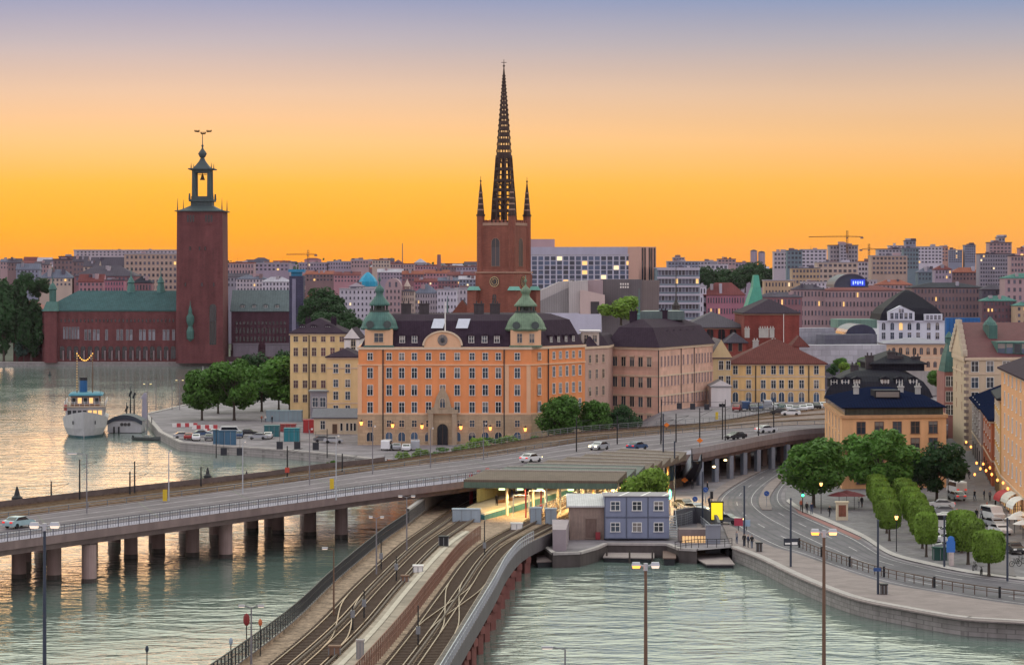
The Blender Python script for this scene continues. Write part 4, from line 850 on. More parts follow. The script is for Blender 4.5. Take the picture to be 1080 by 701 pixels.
mb = MB(); x_, y_ = hx(51.5), DH+9; mb.frustum([(x_-3.4,y_-5.6),(x_+3.4,y_-5.6),(x_+3.4,y_+5.6),(x_-3.4,y_+5.6)], zw(328), [(x_-2.2,y_-2.2),(x_+2.2,y_-2.2),(x_+2.2,y_+2.2),(x_-2.2,y_+2.2)], zw(318)); mb.lathe([(1.5,zw(318)),(1.5,zw(306)),(1.9,zw(305)),(1.2,zw(301)),(.3,zw(298)),(.08,zw(290))], 8, x_, y_); mb.build('copper_turret', COPPER, o)
for px in (131,163):
    mb = MB(); mb.lathe([(2.0,zw(309)),(1.6,zw(303)),(1.3,zw(299)),(1.6,zw(298)),(.9,zw(294)),(.2,zw(291)),(.06,zw(280))], 8, hx(px), DH+19); mb.build('ridge_turret', mat('pale_copper', (.075,.17,.16), .6, .2, 1), t)
t = building('town_hall_annex', 'shade darkened brick town hall wing with grey green roof right of the tower', [(hx(239.5),DH+16),(X(306,DH+16),DH+16),(X(306,DH+16),DH+34),(hx(239.5),DH+34)], 1.5, Z(328,DH+16), BR('shaded_hall_brick', (.085,.035,.05), .8), ('gable', 9.0, mat('grey_copper_roof', (.085,.115,.125), .6, .25, .3, pattern=('seamx', .3, .2)), .5), 'town hall')  # darker copy of the hall brick, shade put into the colour
A, B = (hx(239.5),DH+16), (X(306,DH+16),DH+16)
windows(t, A, B, 14, [(zw(341),1.4,.8),(zw(349),2.4,.8),(zw(358),2.2,.8)], 'plain', MATS['shaded_hall_brick'], GLASSD)
for px in (252,265,278,291): dormer(t, A, B, (px-239.5)/66.5, Z(326,DH+16)+.5, 2.0, 1.5, 1.2, MATS['grey_copper_roof'], None, 3, GLASSD)
t = building('low_red_wing', 'low red roofed brick wing at the far left end of the town hall', rect(14,1075,46,1075,16), 1.5, Z(327,1075), HALLB, ('gable', 4, mat('red_tin_roof', (.22,.055,.045), .7, .2, .4), .4), 'town hall')
windows(t, (X(14,1075),1075), (X(46,1075),1075), 8, [(Z(337,1075),2,.8),(Z(350,1075),2.4,.9)], 'plain', HALLB, GLASSD)
x_, y_ = X(177.5,1045), 1075-9.0; y_ = 1067.5
t = thing('column_monument', 'slim reddish column with a dark green statue standing before the town hall', 'monument', (X(177.5,y_), y_, 1.8)); mb = MB(); xx = X(177.5,y_)
mb.cyl(xx,y_,1.7,3,1.3,1.2,8); mb.cyl(xx,y_,3,Z(350,y_),.8,.7,12); mb.cyl(xx,y_,Z(350,y_),Z(348,y_),1.2,1.2,10); mb.build('column', mat('column_granite', (.32,.10,.08), .7, .2, 1), t)
mb = MB(); mb.lathe([(.9,Z(348,y_)),(.7,Z(345,y_)),(.55,Z(343,y_)),(.8,Z(341,y_)),(.5,Z(339,y_)),(.5,Z(337.5,y_)),(.1,Z(336.5,y_))], 8, xx, y_); mb.beam((xx-.2,y_,Z(342,y_)),(xx+1.6,y_,Z(338,y_)), .4, .4); mb.build('statue', COPPER, t)
# garden terrace: parterre wall and hedges before the hall
mb = MB(); mb.prism([(hx(42),1067.8),(X(176,1067),1067.8),(X(176,1067),1070),(hx(42),1070)], 1.6, 3.2); tag(mb.build('hedge', mat('clipped_hedge', (.075,.095,.04), .9, .35, .8, bump=2), None, (hx(42),1067,1.6)), 'long low clipped hedge in front of the town hall arcade', 'hedge')
for a, b_, zz0, h_, c_, lb in ((246,272,4,5,(.17,.14,.17),'pale low terrace wall at the foot of the dark town hall wing'),(280,306,4,5,(.18,.15,.18),'second pale terrace wall farther right below the dark town hall wing')):
    mb = MB(); mb.prism([(X(a,1068),1068),(X(b_,1068),1068),(X(b_,1068),1071),(X(a,1068),1071)], 1.5, Z(363,1068)); mb.prism([(X(a,1068)-.3,1067.7),(X(b_,1068)+.3,1067.7),(X(b_,1068)+.3,1071.3),(X(a,1068)-.3,1071.3)], Z(363,1068), Z(362,1068)); tag(mb.build('terrace_wall', mat('terrace_'+str(a), c_, .85), None, (X(a,1068),1068,1.5)), lb, 'wall')

mb = MB(); mb.prism([(hx(240),1071.5),(X(310,1072),1071.5),(X(310,1072),1075.5),(hx(240),1075.5)], 1.5, Z(369,1072)); tag(mb.build('terrace_wall', mat('dark_terrace_brick', (.10,.055,.065), .85, .25, .3, pattern=('brick',.3,.3)), None, (hx(240),1072,1.5)), 'dark purple brick terrace along the foot of the dark town hall wing', 'wall')
mb = MB(); mb.prism([(hx(178),1067.3),(X(330,1067),1067.3),(X(330,1067),1067.9),(hx(178),1067.9)], 1.5, Z(376,1067)); tag(mb.build('terrace_wall', MATS['dark_terrace_brick'], None, (hx(178),1067,1.5)), 'low brick garden wall along the water under the brick tower', 'wall')

# ================================================================== BLACK ROOFED HOUSE BY THE SQUARE
hA, hB, hC, hD = (X(888,426),426.0), (X(998,429),429.0), (X(998,429)+3.0,470.0), (X(870,468),468.0)
zE = Z(438,426); ORB = mat('apricot_stucco', (.70,.39,.20), .85, .17, .25)
t = building('apricot_house', 'apricot house with a glazed attic band and blue black roof by the square', [hA,hB,hC,hD], 1.5, zE, ORB, None, 'house', cornice=mat('apricot_trim', (.5,.27,.14), .85), bands=[])
zq = lambda y_: Z(y_, 427)
windows(t, hA, hB, [(v-888)/110 for v in (908,927,946,965,984)], [(zq(451),2.0,1.45),(zq(468.5),2.0,1.45),(zq(487),2.0,1.45),(zq(503),2.2,1.5)], 'cross', mat('brown_frame', (.20,.11,.08), .6), GLASS, True)
zl = lambda y_: Z(y_-3, 440)
windows(t, hD, hA, [.14,.32,.5,.68,.86], [(zq(449),2.2,1.1),(zq(466),2.2,1.1),(zq(484),2.2,1.1),(zq(500),2.2,1.1)], 'tall', TRIM, GLASS, True)
q = offset_poly([hA,hB,hC,hD], .5); mb = MB(); mb.prism(q, zE, Z(431,426)); at = mb.build('attic_band', mat('attic_glass', (.045,.055,.05), .15, .5, .6), t)
mb = MB(); mb.prism(offset_poly(q, -.5), Z(431,426), Z(430,426)); mb.build('attic_eave', BLACKR, at)
mb = MB(); q = offset_poly([hA,hB,hC,hD], -.2); q2 = offset_poly(q, 7.5); mb.frustum(q, Z(430,426)+.02, q2, Z(413.5,440), 0, True); mb.build('roof', BLUER, t)
fm_ = MB(); x_ = X(936,432); mb = MB(); mb.box(x_-2.2,x_+2.2,432,437,Z(419,434),Z(411,434)); o = mb.build('roof_lantern', BLACKR, t); mb = MB(); mb.box(x_-2.0,x_+2.0,431.9,432.0,Z(418,434),Z(412.5,434)); mb.build('lantern_glass', GLASSB, o)
for px in (903,950,968): chimney(t, X(px,447), 447, Z(416,445), Z(409,445), .9, .7, mat('white_chimney', (.42,.40,.38), .8, .2, 1))
# big black mansard building behind
foot = [(X(871,478),478.0),(X(982,480),480.0),(X(982,480)+3,512.0),(X(874,512),512.0)]
t = building('black_roofed_house', 'dark house with a huge black curved mansard roof behind the apricot house', foot, 1.5, Z(420,478), mat('grey_brown_stucco', (.25,.19,.17), .85), None, 'house')
mb = MB(); q = offset_poly(foot, -.4); prof = [(0,Z(420,478)),(.7,Z(411,478)),(1.8,Z(403,478)),(3.4,Z(397,480)),(6,Z(391.5,482)),(9,Z(388.5,488))]
qs = [offset_poly(q, i_) for i_, _ in prof]
for k in range(len(prof)-1): mb.frustum(qs[k], prof[k][1], qs[k+1], prof[k+1][1], 0, k == len(prof)-2)
mb.build('roof', BLACKR, t)
mb = MB(); mb.prism(rect(921,486,975,486,18), Z(391,486), Z(383,486)); o = mb.build('roof_storey', BLACKR, t); mb = MB(); roof_mesh(mb, rect(921,486,975,486,18), Z(383,486), 'hip', 2.2, .6); mb.build('roof_cap', BLACKR, o)
for k, px in enumerate((881,893,905,935,950,965)): dormer(t, foot[0], foot[1], (px-871)/111, Z(408,478), 1.6, 1.6, 1.2, BLACKR, mat('dormer_white', (.5,.48,.46), .7, .2, 1) if k % 2 else BLACKR, 2.2)
for px, y0, y1 in ((901,396,386),(917,394,376),(940,388,372),(948,388,376),(966,388,377)): chimney(t, X(px,488), 488, Z(y0,488), Z(y1,488), 1.5, 1, mat('dark_chimney', (.06,.05,.055), .8, .3, 1))

# ================================================================== YELLOW PALACE, BRICK BLOCK AND RED CHURCH (centre right)
dy = 622.0; A, B = (X(769,dy),dy), (X(870,dy),dy); zy = lambda y_: Z(y_, dy)
t = building('amber_house', 'amber yellow town house with a wide maroon hip roof above the parked cars', [A,B,(B[0]+1,dy+26),(A[0]+2,dy+26)], 3, zy(383), mat('amber_stucco', (.70,.46,.215), .85, .22, .3), ('hip', 6.0, MAROON, .7), 'house', cornice=TRIM, bands=[(zy(397),TRIM),(zy(411),TRIM)])
fy = [(v-769)/101 for v in (775.6,789.6,805,815.8,824.3,834,845.4,861)]
windows(t, A, B, fy, [(zy(390),2.1,1.1),(zy(405),2.0,1.1)], 'cross', WHITE, GLASS, True); windows(t, A, B, fy, [(zy(418.5),2.4,1.3,'arch')], 'arch', WHITE, GLASSB, True); downpipe(t, (X(797,dy),dy), 5, zy(383)); downpipe(t, (X(853,dy),dy), 5, zy(383))
for px, c_ in ((797,0),(816,0)): chimney(t, X(px,dy+11), dy+11, zy(372), zy(361), 1.4, 1.1, MATS['white_chimney'])
mb = MB(); roof_mesh(mb, rect(835,dy+8,853,dy+8,9), zy(366), 'hip', 2.6, .2); mb.build('roof_turret', MAROON, t)
t = building('ochre_house', 'smaller ochre house with a purple grey roof left of the amber house', rect(751,612,770,612,24), 3, Z(377,612), mat('ochre_stucco', (.58,.44,.25), .85, .1, .3), ('gable', 4.4, mat('purple_slate', (.075,.045,.075), .6, .2, .5, pattern=('seamx', .6, .2)), .5), 'house')
windows(t, (X(751,612),612), (X(770,612),612), [.5,.9], [(Z(385,612),2.1,1.0),(Z(401,612),2.1,1.0)], 'cross', WHITE, GLASSD, True)
t = building('white_annex', 'low white annex with grey roof in front of the ochre house', rect(750,600,771,600,8), 3, Z(407,600), WHITEW, ('gable', 1.4, GREY, .3), 'building'); windows(t, (X(750,600),600), (X(771,600),600), [.55], [(Z(430,600),2.0,1.5)], 'plain', WHITE, GLASSD, True)
db = 690.0; fb = rect(785,db,843,db,30)
t = building('brick_block', 'windowless red brick block with a low dark hip roof behind the amber house', fb, 3, Z(330,db), REDB, ('hip', 3.8, mat('purple_black_roof', (.04,.028,.042), .8, .2, .5, pattern=('seamx', .4, .2), spec=.1), .5), 'building', cornice=mat('tan_frieze', (.26,.17,.12), .85))
for px in (788,803,808,814): chimney(t, X(px,686), 686, Z(356,686), Z(347,686), 1.3, 1, MATS['white_chimney'])
mb = MB(); mb.cyl(X(826.5,668), 668, 8, Z(331,668), .12, .07, 6); tag(mb.build('flagpole', WHITE, None, (X(826.5,668),668,8)), 'white flagpole in front of the red brick block', 'flagpole')
dr = 700.0; fr_ = rect(722,dr,786,dr,22)
t = building('red_church', 'dark red brick church side with tall arched windows behind the rose palace', fr_, 3, Z(345,dr), BR('church_red_brick', (.26,.06,.05)), ('hip', 4.2, mat('grey_purple_roof', (.06,.05,.068), .75, .2, .5, pattern=('seamx', .5, .2)), .5), 'church', cornice=MATS['tan_frieze'])
windows(t, fr_[0], fr_[1], [.22,.42,.61,.8], [(Z(358,dr),6.2,1.9,'arch')], 'arch', MATS['church_red_brick'], GLASSD, True)
fr2 = rect(766,688,787,688,12)
t = building('vestry', 'small red brick annex with a grey hip roof before the red church', fr2, 3, Z(361,688), MATS['church_red_brick'], ('hip', 2.6, MATS['grey_purple_roof'], .6), 'building'); windows(t, fr2[0], fr2[1], [.2,.7], [(Z(366,688),2.2,1.0)], 'plain', MATS['tan_frieze'], GLASSD, True)
# thin spires behind the rose palace
def spirelet(name, px, d, base_px, yb, yt, y1, m, label, w_=1.0):
    t = thing(name, label, 'spire', (X(px,d), d, Z(yb,d))); x_ = X(px,d); h_ = base_px*d/F/2
    mb = MB(); mb.prism([(x_-h_,d-h_),(x_+h_,d-h_),(x_+h_,d+h_),(x_-h_,d+h_)], Z(yb,d), Z((yb+y1)/2,d)); mb.build('base', m, t)
    mb = MB(); mb.lathe([(h_*1.2,Z((yb+y1)/2,d)),(h_*.75,Z(y1+(yb-y1)*.2,d)),(h_*.8,Z(y1+(yb-y1)*.12,d)),(h_*.3,Z(y1,d)),(.16,Z(y1-4,d)),(.07,Z(yt,d))], 8, x_, d); mb.build('needle', m, t); return t
spirelet('thin_spire', 713, 660, 10, 352, 280, 318, mat('black_spire_metal', (.04,.035,.035), .6), 'dark needle spire on a square black turret behind the rose palace')
spirelet('thin_spire', 674, 680, 8, 345, 304, 330, mat('spire_copper', (.07,.16,.15), .6), 'slim green copper needle beside the bright green tree behind the rose palace')
spirelet('thin_spire', 562, 640, 5, 341, 318, 332, MATS['spire_copper'], 'tiny dark spirelet close to the right dome of the orange palace')
spirelet('thin_spire', 472, 660, 5, 341, 312, 330, MATS['spire_copper'], 'small dark turret spike behind the flagpole of the orange palace')
t = thing('copper_gable', 'steep green copper gable roof rising above the dark roofs on the right of centre', 'roof', (X(797,720),720,Z(330,720)))
mb = MB(); x0, x1 = X(789,720), X(806,720); mb.prism([(x0,720),(x1,720),(x1,732),(x0,732)], Z(345,720), Z(327,720)); mb.build('wall', SLATE, t)
mb = MB(); a = [(X(787,720),719.5),(x1,719.5),(x1,732),(X(787,720),732)]; mb.frustum(a, Z(327,720), [(X(795,720),722),(X(803,720),722),(X(803,720),730),(X(795,720),730)], Z(303,720)); mb.frustum([(X(795,720),722),(X(803,720),722),(X(803,720),730),(X(795,720),730)], Z(303,720), [(X(796.5,720),724),(X(801.5,720),724),(X(801.5,720),728),(X(796.5,720),728)], Z(290,720)); mb.build('roof', mat('vivid_copper', (.06,.26,.19), .6, .2, .5), t)

# ================================================================== RIGHT HAND STREET
STX = mat('beige_render', (.54,.42,.30), .85, .1, .3); dg = 520.0; zg = lambda y_: Z(y_, dg)
g0, g1 = (X(1019,dg),dg), (X(1125,dg+4),dg+4.0); gl = (X(1005,556),556.0)
t = building('gabled_house', 'tall beige house with maroon roof and a stepped gable end at the street corner', [g0,g1,(g1[0],560),gl], 1.5, zg(377), STX, None, 'house', cornice=TRIM, bands=[(zg(394),TRIM)])
windows(t, g0, g1, [(v-1019)/106 for v in (1028,1044,1061,1078,1095)], [(zg(386.5),2.1,1.5),(zg(403.5),2.1,1.5),(zg(419),2.1,1.5)], 'cross', WHITE, GLASS, True)
mb = MB(); A_ = Vector((*g0,zg(377))); B_ = Vector((*g1,zg(377))); C_ = Vector((g1[0],545,zg(342))); D_ = Vector((X(1017,540),545,zg(342))); E_ = Vector((g1[0],560,zg(377))); F_ = Vector((*gl,zg(377)))
mb.face([A_,B_,C_,D_]); mb.face([F_,D_,C_,E_]); mb.build('roof', mat('maroon_tiles', (.105,.030,.036), .75, .25, .6, pattern=('seamx', 1.2, .3)), t)
mb = MB(); mb.face([A_+Vector((-.3,0,-1)),A_+Vector((-.3,0,.6)),D_+Vector((-.3,0,.8)),F_+Vector((-.3,0,.6)),F_+Vector((-.3,0,-1))][::-1]); mb.build('gable_wall', STX, t)
ed = [A_, D_, F_]; mb = MB()
for a, b_ in ((A_,D_),(D_,F_)):
    for k in range(7):
        p = a.lerp(b_, (k+.5)/7); mb = MB(); mb.obox(p.x-.3, p.y, p.z-.3, p.z+1.1, .9, 2.2, 0); mb.build('gable_step', mat('gable_stone', (.50,.42,.33), .85, .2, .6), t)
gq = Vector(gl).lerp(Vector(g0), .97)
for k in range(14): mb = MB(); mb.box(g0[0]-.4,g0[0]+.5,dg-.12,dg+.5,3+k*1.35,3.7+k*1.35); mb.build('quoin', mat('dark_quoin', (.26,.20,.17), .85, .2, .6), t)
mb = MB(); x_ = X(1040,535); mb.prism([(X(1043,533),533),(X(1052,533),533),(X(1052,533),540),(X(1043,533),540)], zg(362), zg(344)); mb.lathe([(1.5,zg(344)),(1.2,zg(341)),(.6,zg(338)),(.1,zg(335))], 8, X(1047,533), 536); mb.build('copper_dormer_tower', COPPER, t)
mb = MB(); mb.prism([(X(1052,524),524),(X(1110,524),524),(X(1110,524),534),(X(1052,524),534)], zg(376), zg(361)); o = mb.build('copper_dormer', COPPER, t)
windows(t, (X(1052,524),524), (X(1110,524),524), [.08,.22,.36,.5,.64], [(zg(368),2.0,1.7)], 'plain', COPPER, GLASSB, True)
windows(t, gl, g0, [.3,.7], [(zg(393),1.8,.9),(zg(412),1.8,.9),(zg(430),1.8,.9)], 'tall', TRIM, GLASSD, True)
# green tower bay in the side street
t = thing('copper_tower', 'narrow house with a tall green copper clad bay at the end of the street', 'tower', (X(1002,560),560,1.5))
mb = MB(); mb.prism(rect(996,560,1009,560,10), 1.5, Z(392,560)); mb.build('wall', mat('rose_brick', (.33,.155,.14), .85, .2, .4), t)
mb = MB(); mb.frustum(rect(996,559.5,1009,559.5,8), Z(392,560), rect(998,560,1007,560,6), Z(375,560)); mb.frustum(rect(998,560,1007,560,6), Z(375,560), rect(1000,561,1005,561,3), Z(362,560)); mb.lathe([(.9,Z(362,560)),(.8,Z(357,560)),(1.0,Z(356,560)),(.2,Z(350,560))], 8, X(1002.5,560), 562); mb.build('roof', COPPER, t)
windows(t, (X(996,560),560), (X(1009,560),560), [.3,.7], [(Z(402,560),2.2,.9),(Z(418,560),2.2,.9),(Z(432,560),2.2,.9)], 'tall', WHITE, GLASSD, True)
# row along the street: facades facing left, receding
def row_house(name, label, px0, d0, px1, d1, yt, wallm, roofm, nw, rows_, width=14, rh=3.5, pxr=None):
    A = Vector((X(px0,d0),d0)); B = Vector((X(px1,d1),d1)); d = (B-A).normalized(); n_ = Vector((-d.y,d.x))*width
    f_ = [tuple(A), tuple(B), tuple(B+n_), tuple(A+n_)]; zt_ = Z(yt[0], yt[1])
    t = building(name, label, f_, 1.5, zt_, wallm, ('hip', rh, roofm, .6), 'house', 'houses along the shopping street', TRIM, [(6.2,TRIM)])
    hh = zt_-6.5; n = rows_
    windows(t, f_[0], f_[1], nw, [(7.2+(k+.45)*hh/n, min(2.3,hh/n*.62), 1.15) for k in range(n)], 'tall', WHITE, GLASS, True)
    windows(t, f_[0], f_[1], max(2,nw), [(3.4,2.6,1.7)], 'plain', mat('shop_frame', (.06,.05,.045), .5), GLASSD, False, lit=.4, name='shop_window')
    windows(t, f_[3], f_[0], 3, [(7.2+(k+.45)*hh/n, min(2.3,hh/n*.62), 1.1) for k in range(n)], 'cross', WHITE, GLASS, True)
    return t
# far -> near, the wall edge runs from the far corner to the near corner so that it faces the street
row_house('peach_house', 'tall peach stucco facade with white trim at the right edge beside the awnings', 1056, 400, 1097, 335, (392,380), mat('peach_stucco', (.72,.38,.20), .85, .1, .3), SLATE, 8, 5)
row_house('ochre_street_house', 'narrow golden ochre house with white cornice next to the peach facade', 1049, 430, 1055, 402, (418,410), mat('gold_ochre', (.58,.34,.12), .85, .1, .3), BLACKR, 4, 4)
row_house('brick_red_street_house', 'small brick red house with a dark roof halfway along the shopping street', 1037, 470, 1046, 432, (440,440), mat('brick_red_stucco', (.42,.13,.06), .85, .12, .3), BLUER, 4, 3)
row_house('grey_street_house', 'grey gabled house with dark roof at the far end of the shopping street', 1025, 515, 1035, 472, (428,480), mat('warm_grey_stucco', (.36,.30,.29), .85, .12, .3), BLUER, 4, 4)
# ================================================================== THE CITY BEHIND
BGM = {}
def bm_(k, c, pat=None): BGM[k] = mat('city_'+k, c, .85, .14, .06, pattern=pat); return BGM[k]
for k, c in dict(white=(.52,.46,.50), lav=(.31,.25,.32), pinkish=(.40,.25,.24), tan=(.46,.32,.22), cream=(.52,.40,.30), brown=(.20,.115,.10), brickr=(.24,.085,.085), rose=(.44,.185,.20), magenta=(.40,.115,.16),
                 grey=(.25,.24,.28), blueg=(.19,.23,.31), teal=(.11,.20,.23), dark=(.06,.055,.08), peach=(.52,.27,.18), palew=(.62,.58,.66), greyw=(.42,.40,.46), darkbrick=(.12,.045,.05), conc=(.36,.32,.33), ochre=(.50,.34,.16)).items(): bm_(k, tuple(a*.68+b_*.32*(.35+.65*min(1,sum(c)/.8)) for a, b_ in zip(c, (.30,.25,.33))))  # walls mixed towards lavender, distance haze put into the colour
for k, c in dict(slate=(.075,.065,.085), bluegrey=(.12,.13,.175), maroon=(.15,.05,.05), terra=(.24,.085,.06), silver=(.36,.34,.39), green=(.07,.17,.15), blk=(.028,.03,.042), grn2=(.14,.22,.19)).items(): BGM['r_'+k] = mat('city_roof_'+k, c, .8, .22, .08, pattern=('seamx', .25, .15), spec=.1)
FARG = glass('far_window_glass', (.05,.05,.075), .25); GRP = 'buildings of the far city'
bg_count = 0
def bg(px0, px1, yt, d, wall, roof, win, label, yb=None, name='city_building', depth=None, d1=None, cat='building', gm=None, lit=.015, style='plain', fmm=None, over=.3):
    global bg_count; bg_count += 1
    x0, x1 = X(px0,d), X(px1,d1 or d); z1 = Z(yt,d); zg_ = min(hill((x0+x1)/2, d) if d > 1070 else 2, z1-6)-1.5
    dep = depth or max(8, min(26, (x1-x0)*.6)); f_ = rect(px0, d, px1, d1 or d, dep)
    rf = None
    if roof: rf = (roof[0], max(.3, roof[1]*d/F), BGM['r_'+roof[2]] if 'r_'+roof[2] in BGM else BGM[roof[2]], over)
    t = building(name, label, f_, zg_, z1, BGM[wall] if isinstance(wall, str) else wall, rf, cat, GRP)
    rq = random.Random(bg_count*7+1); A_, B_, C_, D_ = [Vector(p) for p in f_]; kk = d/F
    for i_ in range(rq.choice((2,3,3,4))):
        q_ = A_.lerp(B_, rq.uniform(.08,.92)).lerp(D_.lerp(C_, .5), rq.uniform(.15,.5)); hh_ = (roof[1]*kk*.8 if roof and roof[0] != 'flat' else .5)
        mb = MB(); a_ = rq.uniform(.5,2.2 if not roof or roof[0] == 'flat' else .9)*max(1,kk); b__ = rq.uniform(.5,1.4)*max(1,kk); h__ = rq.uniform(.6,1.5)*kk*1.6
        if rq.random() < .3: mb.cyl(q_.x,q_.y,z1,z1+hh_+h__*2.2,.10*kk,.05*kk,5); mb.build('aerial', IRON, t)
        else: mb.box(q_.x-a_,q_.x+a_,q_.y-b__,q_.y+b__,z1,z1+hh_+h__); mb.build('rooftop_box' if not roof or roof[0] == 'flat' else 'chimney', BGM[rq.choice(('conc','grey','brown','pinkish','dark','greyw'))], t)
    if win:
        cols, n, yb_ = win[:3]; zb_ = Z(yb_, d); hh = (z1-zb_)/n; cw = (Vector(f_[1])-Vector(f_[0])).length/cols
        rows = [(z1-hh*(k+.5), hh*(win[4] if len(win) > 4 else .52), cw*(win[3] if len(win) > 3 else .45)) for k in range(n)]
        windows(t, f_[0], f_[1], cols, rows, style, fmm or (BGM[wall] if isinstance(wall, str) else wall), gm or FARG, False, margin=.02, lit=lit)
    return t
# ---- behind the town hall
bg(78,187,264.5,1600,'white',('flat',1.2,'silver'),(26,2,270),'very long white flat roofed block on the ridge, ending at the brick tower')
bg(131,188,268,1380,'tan',('flat',.8,'silver'),(12,6,306,.5,.5),'tan apartment block with six rows of windows left of the brick tower')
bg(0,13,276,1700,'pinkish',('gable',3,'bluegrey'),(4,2,284),'little pinkish house at the far left end of the skyline')
bg(8,22,277,1600,'brown',('gable',4.5,'slate'),(4,2,286),'brown house with a pointed dark roof, second from the left on the skyline')
bg(17,41,284,1450,'blueg',('gable',6,'bluegrey'),(6,2,293),'house with a broad blue grey roof above the dark trees on the left')
bg(36,52,279,1650,'pinkish',('gable',3,'slate'),(5,2,288),'pinkish house with slate roof just behind the broad blue grey roof')
bg(41,76,293,1300,'cream',('hip',9,'bluegrey'),(8,2,302),'cream house with a tall blue grey hip roof behind the town hall turret')
bg(56,77,274,1550,'brown',('flat',1.2,'slate'),(5,3,290),'dark brown square block left of the long white ridge block')
bg(62,75,271,1560,'brickr',('flat',1,'slate'),(3,2,276),'reddish chimney like attic block on top of the dark brown square block')
bg(77,92,276,1480,'brown',('gable',6,'slate'),(4,3,292),'brown gabled house directly below the left end of the long white block')
bg(95,130,281,1400,'dark',('gable',10,'slate'),(6,1,288),'dark slate roofed hall in front of the long white block')
bg(88,104,281,1390,'cream',('gable',6,'slate'),(3,2,290),'small pale gable peeping out beside the dark slate hall')
bg(78,143,291,1300,'brickr',('hip',11,'slate'),(14,2,302),'red house with a very broad dark slate roof behind the town hall')
bg(83,109,297,1250,'rose',('gable',8,'maroon'),(6,2,308),'rose coloured gabled house behind the copper roof of the town hall')
bg(110,131,296,1240,'magenta',('flat',1,'slate'),(7,2,308),'dark magenta house with two window rows above the copper roof')
bg(140,160,298,1230,'brickr',('hip',7,'blk'),(6,1,308),'brick house with black roof near the right ridge turret of the town hall')
bg(239,268,277.5,1700,'pinkish',('flat',1,'terra'),(9,2,290),'long low pinkish block immediately right of the brick tower')
bg(239,262,292,1350,'grey',('gable',4,'slate'),(6,2,303),'grey house with slate roof at the right foot of the brick tower')
bg(249,281,294,1300,'white',('hip',4,'bluegrey'),(9,3,307),'white house with three window rows right of the brick tower')
bg(276,306,297,1260,'palew',('hip',5,'silver'),(8,2,307),'pale house with a light roof above the dark town hall wing')
# dark scaffolded tower
dk = 1050.0; t = thing('scaffold_tower', 'dark navy scaffolded tower beside the dark town hall wing', 'tower', (X(312.5,dk),dk,1.8)); mb = MB(); mb.prism(rect(305,dk,320,dk,7), 1.8, Z(291,dk)); mb.build('tower_wall', mat('navy_cladding', (.055,.05,.10), .7, .3, .3, pattern=('brick', .35, .5)), t)
mb = MB(); mb.prism(rect(308,dk-.2,312,dk-.2,.1), 4, Z(294,dk)); mb.build('light_panel', mat('grey_lavender_panel', (.20,.18,.26), .6, .2, .4), t); mb = MB(); mb.prism(rect(307,dk+1,318,dk+1,4), Z(291,dk), Z(287,dk)); mb.prism(rect(304,dk-.4,321,dk-.4,7), Z(286.9,dk), Z(284,dk)); mb.build('tower_cap', mat('cyan_cover', (.03,.20,.36), .6, .2, .4), t)
# ---- skyline between the two towers
sk = [(268,305,278,2000,'lav','silver',8,'pale lavender block in the skyline gap left of the dark scaffold tower'),(280,306,277.2,2300,'pinkish','terra',8,'low pinkish block under the left crane'),(315,346,277.3,2500,'lav','silver',10,'lavender block right under the left construction crane'),(345,371,276.2,2500,'lav','silver',9,'lavender block continuing the ridge right of the left crane'),(370,389,274.6,2350,'pinkish','silver',6,'taller pinkish block, left of a pair on the ridge'),(392.5,411,274.3,2350,'cream','terra',6,'taller cream block, right of a pair on the ridge'),(411,437,278.5,2600,'pinkish','terra',9,'low rusty block below the thin radio mast'),(437,461,280.5,2700,'rose','maroon',8,'low rose block left of the far chimney'),(463,482,281.2,2600,'brown','terra',6,'low brown block right of the far chimney'),(481,507,281.5,2500,'lav','maroon',8,'lavender block touching the church tower on its left')]
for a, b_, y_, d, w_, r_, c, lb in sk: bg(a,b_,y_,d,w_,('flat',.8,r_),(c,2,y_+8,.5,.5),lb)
mid = [(322,352,289,1900,'brown','terra',8,'brown house row with a tiled roof below the left crane'),(352,380,290,1850,'rose','maroon',8,'rose house row left of the cyan covered dome'),(398,425,287,1900,'lav','silver',8,'lavender row with a pale roof right of the cyan covered dome'),(424,447,289,1800,'brickr','terra',7,'brick red row with tiled roof under the radio mast'),(446,474,288,1900,'rose','terra',8,'rose row with tiled roof under the far chimney'),(472,506,290,1700,'brown','maroon',9,'long brown row left of the church tower'),(437,462,297,1500,'magenta','maroon',8,'magenta row with maroon roof behind the white city blocks'),(462,486,296,1450,'brickr','bluegrey',7,'brick row with blue grey roof behind the white city blocks'),(484,506,294.5,1400,'blueg','silver',6,'pale blue grey glassy block beside the church tower')]
for a, b_, y_, d, w_, r_, c, lb in mid: bg(a,b_,y_,d,w_,('gable',3.5,r_),(c,2,y_+8,.5,.5),lb)
# white city blocks across the water
bg(358,398,305,1150,'palew',('flat',1,'silver'),(9,5,336,.38,.45),'white block with five window rows left of the ornate pink gable',depth=16)
bg(368,384,302,1180,'white',('gable',4,'bluegrey'),(4,2,310),'white attic gable rising over the left white block')
t = bg(406,423,304,1080,'pinkish',None,(4,5,337,.4,.5),'ornate pinkish house with a tall rounded gable above the left copper dome',depth=14)
A = Vector((X(406,1080),1080)); B = Vector((X(423,1080),1080)); mb = MB(); w2 = (B.x-A.x)/2; xm = (A.x+B.x)/2
for k in range(10):
    f0, f1 = k/10, (k+1)/10; r0_, r1_ = w2*math.sqrt(max(0,1-f0**2.2)), w2*math.sqrt(max(0,1-f1**2.2)); mb.frustum([(xm-r0_,1080),(xm+r0_,1080),(xm+r0_,1094),(xm-r0_,1094)], Z(304,1080)+f0*4.4, [(xm-r1_,1080),(xm+r1_,1080),(xm+r1_,1094),(xm-r1_,1094)], Z(304,1080)+f1*4.4, 0, k == 9)
